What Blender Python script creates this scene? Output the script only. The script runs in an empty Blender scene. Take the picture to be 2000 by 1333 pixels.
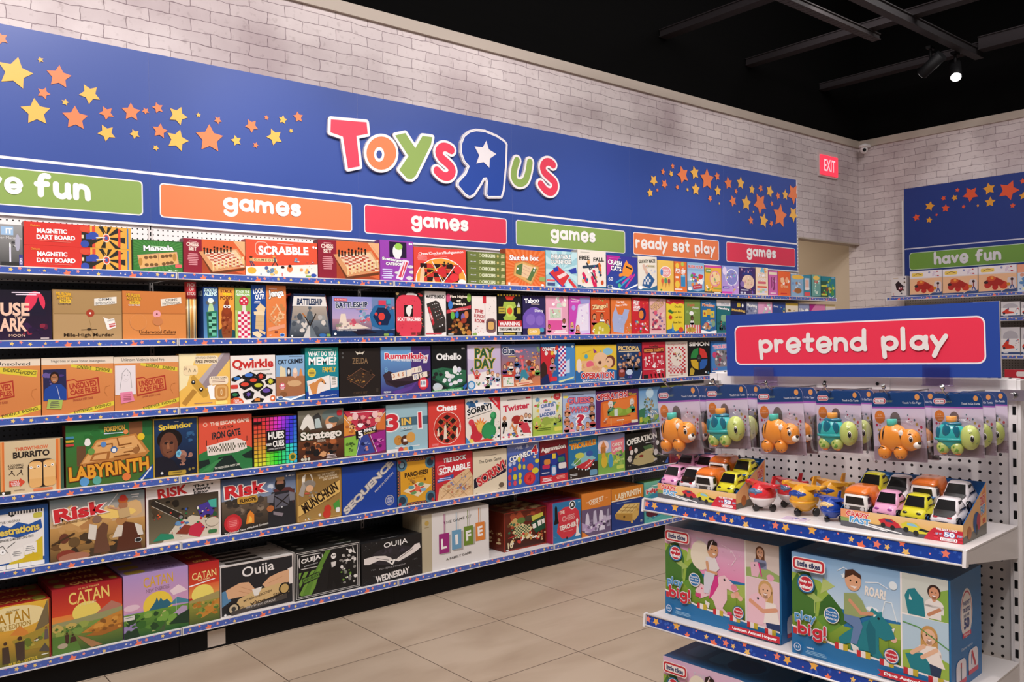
import bpy, math, random
from mathutils import Matrix, Vector
from mathutils.geometry import tessellate_polygon
C = bpy.context.scene.collection
PI = math.pi
H = 1.53                                   # eye height of the camera
# ---- camera frame (image x right, y down, forward) of the three room axes
FPX, CX, CY = 1659.0, 1000.0, 666.5
AX = Vector((0.76866996, -0.01214298, 0.63953032))
AY = Vector((-0.63950345, 0.00648781, 0.76876085))
AZ = Vector((-0.0134842, -0.99990522, -0.00277849))
def ray(u, v):
    c = Vector((u-CX, v-CY, FPX)); return Vector((c.dot(AX), c.dot(AY), c.dot(AZ)))
def onY(u, v, y):
    r = ray(u, v); p = r*(y/r.y); return p.x, p.z+H
def onX(u, v, x):
    r = ray(u, v); p = r*(x/r.x); return p.y, p.z+H
GN = Vector((0.99843454, 0.05593266, 0)); GG = Vector((-0.05593266, 0.99843454, 0))
GROT = math.atan2(-GG.y, -GG.x)
def onG(u, v, d):                         # point on the end fixture: metres along it, height
    r = ray(u, v); p = r*(d/r.dot(GN)); return -p.dot(GG), p.z+H
def gw(x, d, z): return GN*d - GG*x + Vector((0, 0, z))
# ---- colour
def lin(c):
    return tuple((x/12.92 if x <= .04045 else ((x+.055)/1.055)**2.4) for x in c)
_cc = {}
def col(s):
    if s in _cc: return _cc[s]
    n = len(s)//3
    v = tuple(int(s[i*n:(i+1)*n]*(2//n), 16)/255 for i in range(3))
    _cc[s] = lin(v)+(1,); return _cc[s]
# ---- materials
def nodes(name):
    m = bpy.data.materials.new(name); m.use_nodes = True
    t = m.node_tree; b = t.nodes['Principled BSDF']; return m, t, b
def plain(name, c, rough=.5, metal=0, spec=.5, **k):
    m, t, b = nodes(name); b.inputs['Base Color'].default_value = col(c)
    b.inputs['Roughness'].default_value = rough; b.inputs['Metallic'].default_value = metal
    b.inputs['Specular IOR Level'].default_value = spec
    nz = t.nodes.new('ShaderNodeTexNoise'); nz.inputs['Scale'].default_value = k.get('ns', 40)
    mr = t.nodes.new('ShaderNodeMapRange'); mr.inputs['To Min'].default_value = max(0, rough-.05); mr.inputs['To Max'].default_value = rough+.05
    t.links.new(nz.outputs['Fac'], mr.inputs['Value']); t.links.new(mr.outputs['Result'], b.inputs['Roughness'])
    return m
def vcol(name, rough, spec=.5, coat=0):
    m, t, b = nodes(name); a = t.nodes.new('ShaderNodeAttribute'); a.attribute_name = 'Col'
    t.links.new(a.outputs['Color'], b.inputs['Base Color']); b.inputs['Roughness'].default_value = rough
    b.inputs['Specular IOR Level'].default_value = spec; b.inputs['Coat Weight'].default_value = coat
    b.inputs['Coat Roughness'].default_value = .08
    return m
PRINT = vcol('printed_card', .38, .4); VINYL = vcol('printed_vinyl', .36, .6); PLASTIC = vcol('toy_plastic', .22, .5, .3)
STRIP = vcol('price_strip_print', .16, .6)
WHITE = plain('white_metal', 'e6e2e2', .35); BLACKM = plain('black_metal', '0b0b0d', .6, spec=.2); GREYM = plain('grey_metal', '1d2024', .6, spec=.2)
CHROME = plain('chrome', 'ccc', .12, 1); CEILM = plain('black_paint', '070707', .9, spec=.05); BEAMM = plain('grey_steel', '2b2729', .7, spec=.1)
# ---- mesh builder with per-corner colours
class M:
    def __init__(s): s.v = []; s.f = []; s.c = []; s.sm = []
    def poly(s, pts, c, smooth=False):
        i = len(s.v); s.v += [tuple(p) for p in pts]; s.f.append(list(range(i, i+len(pts))))
        s.c.append([c]*len(pts) if not isinstance(c, list) else c); s.sm.append(smooth)
    def box(s, x0, x1, y0, y1, z0, z1, c, tc=None, fc=None):
        P = lambda a, b, d: (a, b, d)
        s.poly([P(x0,y0,z0),P(x1,y0,z0),P(x1,y0,z1),P(x0,y0,z1)], fc or c)
        s.poly([P(x1,y1,z0),P(x0,y1,z0),P(x0,y1,z1),P(x1,y1,z1)], c)
        s.poly([P(x0,y1,z0),P(x0,y0,z0),P(x0,y0,z1),P(x0,y1,z1)], c)
        s.poly([P(x1,y0,z0),P(x1,y1,z0),P(x1,y1,z1),P(x1,y0,z1)], c)
        s.poly([P(x0,y0,z1),P(x1,y0,z1),P(x1,y1,z1),P(x0,y1,z1)], tc or c)
        s.poly([P(x0,y1,z0),P(x1,y1,z0),P(x1,y0,z0),P(x0,y0,z0)], c)
        return s
    def ell(s, cx, cy, cz, rx, ry, rz, c, n=20, m=12, R=None):
        i = len(s.v); R = R or Matrix.Identity(3); o = Vector((cx, cy, cz))
        for a in range(m+1):
            th = PI*a/m
            for b in range(n):
                ph = 2*PI*b/n
                s.v.append(tuple(o+R@Vector((rx*math.sin(th)*math.cos(ph), ry*math.sin(th)*math.sin(ph), rz*math.cos(th)))))
        for a in range(m):
            for b in range(n):
                q = [i+a*n+b, i+(a+1)*n+b, i+(a+1)*n+(b+1) % n, i+a*n+(b+1) % n]
                s.f.append(q); s.c.append([c]*4); s.sm.append(True)
        return s
    def tube(s, pts, r, c, n=10, cap=True):
        i = len(s.v); pts = [Vector(p) for p in pts]; rs = r if isinstance(r, list) else [r]*len(pts)
        for k, p in enumerate(pts):
            d = (pts[min(k+1, len(pts)-1)]-pts[max(k-1, 0)]).normalized()
            a = d.orthogonal().normalized() if abs(d.z) > .99 else d.cross(Vector((0, 0, 1))).normalized(); b = d.cross(a)
            for j in range(n):
                t = 2*PI*j/n; s.v.append(tuple(p+(a*math.cos(t)+b*math.sin(t))*rs[k]))
        for k in range(len(pts)-1):
            for j in range(n):
                s.f.append([i+k*n+j, i+k*n+(j+1) % n, i+(k+1)*n+(j+1) % n, i+(k+1)*n+j]); s.c.append([c]*4); s.sm.append(True)
        if cap:
            s.f.append([i+j for j in reversed(range(n))]); s.c.append([c]*n); s.sm.append(False)
            e = i+(len(pts)-1)*n; s.f.append([e+j for j in range(n)]); s.c.append([c]*n); s.sm.append(False)
        return s
    def loft(s, rings, c, smooth=True, caps=True):
        i = len(s.v); n = len(rings[0])
        for r in rings: s.v += [tuple(p) for p in r]
        for k in range(len(rings)-1):
            for j in range(n):
                s.f.append([i+k*n+j, i+k*n+(j+1) % n, i+(k+1)*n+(j+1) % n, i+(k+1)*n+j]); s.c.append([c]*4); s.sm.append(smooth)
        if caps:
            s.f.append([i+j for j in reversed(range(n))]); s.c.append([c]*n); s.sm.append(False)
            e = i+(len(rings)-1)*n; s.f.append([e+j for j in range(n)]); s.c.append([c]*n); s.sm.append(False)
        return s
    def mesh(s, name, mat):
        me = bpy.data.meshes.new(name); me.from_pydata(s.v, [], s.f)
        a = me.color_attributes.new('Col', 'FLOAT_COLOR', 'CORNER')
        flat = [x for f in s.c for c in f for x in c]
        if len(flat) == 4*len(me.loops): a.data.foreach_set('color', flat)
        me.polygons.foreach_set('use_smooth', s.sm); me.materials.append(mat); me.update()
        return me
    def obj(s, name, mat, parent=None, loc=(0, 0, 0), rot=0):
        o = bpy.data.objects.new(name, s.mesh(name, mat)); C.objects.link(o); o.parent = parent
        o.location = loc; o.rotation_euler[2] = rot
        return o
def tag(o, label, cat, group=None, kind=None):
    if label: o['label'] = label
    if cat: o['category'] = cat
    if group: o['group'] = group
    if kind: o['kind'] = kind
    return o
def empty(name, loc, rot=0):
    o = bpy.data.objects.new(name, None); C.objects.link(o); o.location = loc; o.rotation_euler[2] = rot; o.empty_display_size = .02; return o
def dup(root, loc, rot=None):
    r = root.copy(); C.objects.link(r); r.location = loc
    if rot is not None: r.rotation_euler = rot
    for ch in list(root.children):
        c = ch.copy(); C.objects.link(c); c.parent = r
        for g in list(ch.children):
            d = g.copy(); C.objects.link(d); d.parent = c
    return r
# ---- text
_fc = bpy.data.curves.new('lettering', 'FONT'); _fc.resolution_u = 3; _fo = bpy.data.objects.new('lettering', _fc)
_fc.align_x = 'CENTER'
_tx = {}
def text_polys(body, off):
    k = (body, off)
    if k not in _tx:
        _fc.body = body.replace('|', '\n'); _fc.offset = off; _fc.space_line = .95
        me = bpy.data.meshes.new_from_object(_fo)
        vs = [(v.co.x, v.co.y) for v in me.vertices]; fs = [list(p.vertices) for p in me.polygons]
        par = list(range(len(vs)))
        def fd(i):
            while par[i] != i: par[i] = par[par[i]]; i = par[i]
            return i
        for f in fs:
            for i in f[1:]: par[fd(i)] = fd(f[0])
        ids = {}; fs = [(f, ids.setdefault(fd(f[0]), len(ids)) % 3) for f in fs]
        bpy.data.meshes.remove(me)
        xs = [v[0] for v in vs] or [0, 1]; ys = [v[1] for v in vs] or [0, 1]
        _tx[k] = (vs, fs, min(xs), max(xs), min(ys), max(ys))
    return _tx[k]
# round brush alphabet (x-height 1)
def arc(cx, cy, rx, ry, a, b, n=9):
    return [(cx+rx*math.cos(math.radians(a+(b-a)*i/n)), cy+ry*math.sin(math.radians(a+(b-a)*i/n))) for i in range(n+1)]
O_ = arc(.4, .42, .36, .4, 0, 360, 16)
BR = {
 'a': (.85, [O_, [(.8, .82), (.78, .4), (.84, .02)]]), 'd': (.85, [O_, [(.8, 1.45), (.78, .4), (.84, .02)]]),
 'p': (.85, [arc(.45, .42, .36, .4, 0, 360, 16), [(.08, .82), (.08, .3), (.14, -.55)]]),
 'g': (.85, [arc(.4, .45, .36, .37, 0, 360, 16), [(.8, .82), (.8, .3)]+arc(.42, -.15, .38, .38, 0, -160, 8)]),
 'e': (.86, [[(.08, .34), (.82, .42)]+arc(.45, .42, .4, .52, 6, 325, 14)]),
 'm': (1.25, [[(.08, .85), (.08, .02)], [(.1, .5)]+arc(.35, .5, .25, .3, 150, 0, 6)+[(.62, .02)], [(.62, .5)]+arc(.9, .5, .25, .3, 150, 0, 6)+[(1.17, .02)]]),
 'n': (.8, [[(.08, .85), (.08, .02)], [(.1, .5)]+arc(.4, .48, .32, .34, 150, 0, 6)+[(.74, .02)]]),
 'u': (.8, [[(.08, .82), (.08, .4)]+arc(.38, .36, .3, .36, 180, 330, 6), [(.72, .82), (.72, .3), (.78, .02)]]),
 's': (.66, [arc(.34, .62, .27, .22, 30, 250, 8)[:8]+[(.34, .42)]+arc(.32, .21, .28, .22, 80, -150, 8)]),
 'r': (.6, [[(.08, .85), (.1, .02)], [(.12, .5)]+arc(.36, .5, .24, .3, 150, 60, 4)]),
 'y': (.8, [[(.06, .82), (.36, .2)], [(.76, .85), (.36, .1), (.14, -.5)]]),
 't': (.66, [[(.34, 1.25), (.3, .3)]+arc(.46, .22, .16, .2, 180, 300, 5), [(.06, .8), (.62, .82)]]),
 'l': (.3, [[(.1, 1.45), (.1, .02)]]), 'h': (.8, [[(.08, 1.42), (.1, .02)], [(.1, .5)]+arc(.4, .48, .32, .34, 150, 0, 6)+[(.74, .02)]]),
 'v': (.8, [[(.06, .82), (.38, .06), (.72, .84)]]), 'f': (.68, [arc(.5, 1.0, .26, .32, 60, 180, 6)+[(.24, .02)], [(.04, .72), (.58, .76)]]),
 'b': (.85, [arc(.45, .42, .36, .4, 0, 360, 16), [(.08, 1.45), (.08, .02)]]), 'i': (.28, [[(.1, .8), (.1, .02)], [(.1, 1.2), (.11, 1.21)]]),
 'o': (.82, [O_]), 'k': (.75, [[(.08, 1.45), (.08, .02)], [(.66, .8), (.16, .38), (.68, .02)]]), '!': (.3, [[(.1, 1.4), (.1, .5)], [(.1, .02), (.11, .03)]]), ' ': (.5, [])}
def brush(body, w):
    x = 0; out = []
    for ch in body:
        a, st = BR[ch]
        for p in st: out.append([(x+q[0], q[1]) for q in p])
        x += a+w*.82
    xs = [q[0] for p in out for q in p]; ys = [q[1] for p in out for q in p]
    return out, min(xs)-w/2, max(xs)+w/2, min(ys)-w/2, max(ys)+w/2
def starpts(cx, cy, r, rot=0, k=.5, n=5):
    return [(cx+(r if i % 2 == 0 else r*k)*math.sin(rot+PI*i/n), cy+(r if i % 2 == 0 else r*k)*math.cos(rot+PI*i/n)) for i in range(2*n)]
class Art:
    """flat printing on one face: coordinates in metres (x right, y up), each op a hair above the last"""
    def __init__(s, m, w, h, fn, step=.00004, clip=True):
        s.clip = clip; s.m = m; s.w = w; s.h = h; s.fn = fn; s.k = 1; s.step = step
    def put(s, pts, c, k=None):
        if s.clip:
            a, b, hh = -s.w/2, s.w/2, s.h
            if any(p[0] < a or p[0] > b or p[1] < 0 or p[1] > hh for p in pts):
                for ax, lim, sg in ((0, a, 1), (0, b, -1), (1, 0, 1), (1, hh, -1)):
                    out = []
                    for i in range(len(pts)):
                        p, q = pts[i-1], pts[i]; dp, dq = (p[ax]-lim)*sg, (q[ax]-lim)*sg
                        if (dp >= 0) != (dq >= 0):
                            t = dp/(dp-dq); out.append((p[0]+(q[0]-p[0])*t, p[1]+(q[1]-p[1])*t))
                        if dq >= 0: out.append(q)
                    pts = out
                    if len(pts) < 3: return
        e = (s.k if k is None else k)*s.step
        s.m.poly([s.fn(x, y, e) for x, y in pts], c)
    def concave(s, pts, c):
        area = sum(a[0]*b[1]-b[0]*a[1] for a, b in zip(pts, pts[1:]+pts[:1]))
        if area < 0: pts = pts[::-1]
        for t in tessellate_polygon([[Vector((x, y, 0)) for x, y in pts]]):
            q = [pts[i] for i in t]
            if (q[1][0]-q[0][0])*(q[2][1]-q[0][1])-(q[2][0]-q[0][0])*(q[1][1]-q[0][1]) < 0: q = q[::-1]
            s.put(q, c)
    def ellipse(s, cx, cy, rx, ry, c, n=20, rot=0):
        cr, sr = math.cos(rot), math.sin(rot)
        s.put([(cx+rx*math.cos(2*PI*i/n)*cr-ry*math.sin(2*PI*i/n)*sr, cy+rx*math.cos(2*PI*i/n)*sr+ry*math.sin(2*PI*i/n)*cr) for i in range(n)], c)
    def rect(s, x0, y0, x1, y1, c): s.put([(x0, y0), (x1, y0), (x1, y1), (x0, y1)], c)
    def rrect(s, x0, y0, x1, y1, r, c):
        p = []
        for cx, cy, a in ((x1-r, y1-r, 0), (x0+r, y1-r, 90), (x0+r, y0+r, 180), (x1-r, y0+r, 270)): p += arc(cx, cy, r, r, a, a+90, 5)
        s.put(p, c)
    def stroke(s, pts, w, c, round_=True):
        for a, b in zip(pts, pts[1:]):
            dx, dy = b[0]-a[0], b[1]-a[1]; L = math.hypot(dx, dy) or 1e-9; nx, ny = -dy/L*w/2, dx/L*w/2
            s.put([(a[0]-nx, a[1]-ny), (b[0]-nx, b[1]-ny), (b[0]+nx, b[1]+ny), (a[0]+nx, a[1]+ny)], c); s.k += .4
        if round_:
            for p in pts: s.ellipse(p[0], p[1], w/2, w/2, c, 12); s.k += .4
    def text(s, cx, cy, w, h, rot, c, body, off=.02, out=None, ow=.05):
        R = math.radians(rot); cr, sr = math.cos(R), math.sin(R)
        v0, f0, a, b, d, e = text_polys(body, off)
        for pas in ((1, 0) if out else (0,)):
            vs, fs = (text_polys(body, off+ow)[:2] if pas else (v0, f0))
            sx, sy = w/(b-a), h/(e-d); mx, my = (a+b)/2, (d+e)/2
            ps = [((x-mx)*sx, (y-my)*sy) for x, y in vs]; ps = [(cx+x*cr-y*sr, cy+x*sr+y*cr) for x, y in ps]
            for f, il in fs: s.put([ps[i] for i in f], out if pas else c, s.k+il*.7)
            s.k += 2
    def brush(s, cx, cy, w, h, rot, c, body, bw=.3, out=None, ow=.16):
        R = math.radians(rot); cr, sr = math.cos(R), math.sin(R); st, a, b, d, e = brush(body, bw)
        sx, sy = w/(b-a), h/(e-d); f = lambda q: (cx+(q[0]-(a+b)/2)*sx*cr-(q[1]-(d+e)/2)*sy*sr, cy+(q[0]-(a+b)/2)*sx*sr+(q[1]-(d+e)/2)*sy*cr)
        for pas in ((1, 0) if out else (0,)):
            for p in st: s.stroke([f(q) for q in p], (bw+(ow if pas else 0))*(sx+sy)/2, out if pas else c)
            s.k += 1
    def person(s, cx, cy, r, skin, hair, shirt, long=False):
        s.ellipse(cx, cy-r*2.1, r*1.5, r*1.1, shirt); s.rect(cx-r*1.5, cy-r*3.4, cx+r*1.5, cy-r*2.1, shirt); s.k += 1
        s.ellipse(cx, cy+r*.12, r*1.05, r*1.2, hair)
        if long: s.rect(cx-r*1.05, cy-r*1.5, cx+r*1.05, cy, hair)
        s.k += 1; s.ellipse(cx, cy-r*.9, r*.35, r*.6, skin); s.ellipse(cx, cy-r*.1, r*.82, r, skin); s.k += 1
        d = col('322'); s.ellipse(cx-r*.32, cy+r*.05, r*.1, r*.12, d, 8); s.ellipse(cx+r*.32, cy+r*.05, r*.1, r*.12, d, 8)
        s.put([(cx-r*.35, cy-r*.45), (cx, cy-r*.68), (cx+r*.35, cy-r*.45)], col('fee')); s.k += 1
    def run(s, spec):
        W, Hh = s.w/100, s.h/100; X = lambda x: (float(x)-50)*W; Y = lambda y: s.h-float(y)*Hh
        for op in spec.split(';'):
            q = op.split()
            if not q: continue
            o = q[0]
            if o == 'r': s.rect(X(q[1]), Y(float(q[2])+float(q[4])), X(float(q[1])+float(q[3])), Y(q[2]), col(q[5]))
            elif o == 'R': s.rrect(X(q[1]), Y(float(q[2])+float(q[4])), X(float(q[1])+float(q[3])), Y(q[2]), min(float(q[3])*W, float(q[4])*Hh)*.3, col(q[5]))
            elif o == 'G':
                a, b = col(q[5]), col(q[6]); e = s.k*s.step; x0, y0, x1, y1 = X(q[1]), Y(float(q[2])+float(q[4])), X(float(q[1])+float(q[3])), Y(q[2])
                s.m.poly([s.fn(x0, y0, e), s.fn(x1, y0, e), s.fn(x1, y1, e), s.fn(x0, y1, e)], [b, b, a, a])
            elif o == 'e': s.ellipse(X(q[1]), Y(q[2]), float(q[3])*W, float(q[4])*Hh, col(q[5]), 24, math.radians(float(q[6])) if len(q) > 6 else 0)
            elif o == 'c': s.ellipse(X(q[1]), Y(q[2]), float(q[3])*W, float(q[3])*W, col(q[4]))
            elif o == 'p': s.concave([(X(q[i]), Y(q[i+1])) for i in range(2, len(q), 2)], col(q[1]))
            elif o == 's': s.put(starpts(X(q[1]), Y(q[2]), float(q[3])*W, math.radians(float(q[5])) if len(q) > 5 else 0)[::-1], col(q[4]))
            elif o == 'x':                      # burst with many points
                s.put(starpts(X(q[1]), Y(q[2]), float(q[3])*W, 0, .55, int(q[5]))[::-1], col(q[4]))
            elif o == 'l': s.stroke([(X(q[i]), Y(q[i+1])) for i in range(3, len(q), 2)], float(q[2])*W, col(q[1]))
            elif o in 'tTq':
                cc = q[6].split('/'); body = ' '.join(q[7:]); a = (X(q[1]), Y(q[2]), float(q[3])*W, float(q[4])*Hh, float(q[5]), col(cc[0]), body)
                if o == 'q': s.brush(*a, out=col(cc[1]) if len(cc) > 1 else None)
                else: s.text(*a, off=.012 if o == 't' else .04, out=col(cc[1]) if len(cc) > 1 else None)
            elif o == 'k':
                x0, y0, w, h, nx, ny = float(q[1]), float(q[2]), float(q[3]), float(q[4]), int(q[5]), int(q[6]); cs = q[7].split(',')
                for i in range(nx):
                    for j in range(ny):
                        cc = cs[(i+j) % len(cs)]
                        if cc != '-': s.rect(X(x0+w*i/nx), Y(y0+h*(j+1)/ny), X(x0+w*(i+1)/nx), Y(y0+h*j/ny), col(cc))
            elif o == 'n':
                if len(q[6]) > 2: q.insert(6, '3')
                rd = random.Random(int(q[6])); x0, y0, w, h = map(float, q[1:5]); cs = q[7].split(',')
                z = float(q[8]) if len(q) > 8 else .13; asp = s.w/max(s.h, .001)
                for i in range(int(q[5])):
                    n = rd.randint(5, 9); cx = x0+w*rd.uniform(z*.6, 1-z*.6); cy = y0+h*rd.uniform(z*.6, 1-z*.6); r = w*z*rd.uniform(.35, 1); a0 = rd.uniform(0, 6)
                    el = rd.uniform(.5, 1.1)
                    s.put([(X(min(100, max(0, cx+r*rr*math.cos(a0-2*PI*j/n)))), Y(min(100, max(0, cy+r*asp*el*rr*math.sin(a0-2*PI*j/n))))) for j, rr in enumerate([rd.uniform(.75, 1) for _ in range(n)])][::-1][::-1], col(rd.choice(cs)), s.k+i*.5)
                s.k += int(int(q[5])*.5)
            elif o == 'u':
                x, y, w, n, lh = float(q[1]), float(q[2]), float(q[3]), int(q[4]), float(q[6])
                rd = random.Random(n+int(x))
                for i in range(n):
                    ww = w*rd.uniform(.7, 1); s.rect(X(x+(w-ww)/2), Y(y+i*lh+lh*.5), X(x+(w+ww)/2), Y(y+i*lh), col(q[5]))
            elif o == 'f': s.person(X(q[1]), Y(q[2]), float(q[3])*W, col(q[4]), col(q[5]), col(q[6]), len(q) > 7)
            elif o == 'F':
                c1 = col(q[2]); t = float(q[1]); tw = t*W
                s.rect(X(0)+tw*.3, Y(100)+tw*.3, X(0)+tw*1.3, Y(0)-tw*.3, c1); s.rect(X(100)-tw*1.3, Y(100)+tw*.3, X(100)-tw*.3, Y(0)-tw*.3, c1)
                s.rect(X(0)+tw*.3, Y(100)+tw*.3, X(100)-tw*.3, Y(100)+tw*1.3, c1); s.rect(X(0)+tw*.3, Y(0)-tw*1.3, X(100)-tw*.3, Y(0)-tw*.3, c1)
            elif o == 'h':                      # radiating rays
                cx, cy, n = float(q[1]), float(q[2]), int(q[3]); r = float(q[5])
                for i in range(n):
                    a = 2*PI*i/n; b = a+PI/n
                    s.put([(X(cx), Y(cy)), (X(cx+r*math.cos(a)), Y(cy-r*math.sin(a))), (X(cx+r*math.cos(b)), Y(cy-r*math.sin(b)))], col(q[4]))
            s.k += 1
def carton(w, h, d, bg, side, top, art, flat=False):
    """a lidded carton: lid, slightly smaller tray behind it, printing on the front, top and left side"""
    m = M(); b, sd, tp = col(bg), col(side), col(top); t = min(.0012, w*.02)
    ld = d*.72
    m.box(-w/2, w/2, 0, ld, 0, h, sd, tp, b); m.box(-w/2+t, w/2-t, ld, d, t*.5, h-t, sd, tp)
    parts = art.split('@')
    A = Art(m, w, h, lambda x, y, e: (x, -e, y)); A.run(parts[0])
    for p in parts[1:]:
        if p[0] == 'T': Art(m, w, d, lambda x, y, e: (x, y, h+e)).run(p[1:])
        elif p[0] == 'L': Art(m, d, h, lambda x, y, e: (-w/2-e, -x+d/2, y)).run(p[1:])
        elif p[0] == 'R': Art(m, d, h, lambda x, y, e: (w/2+e, x+d/2, y)).run(p[1:])
    return m
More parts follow.
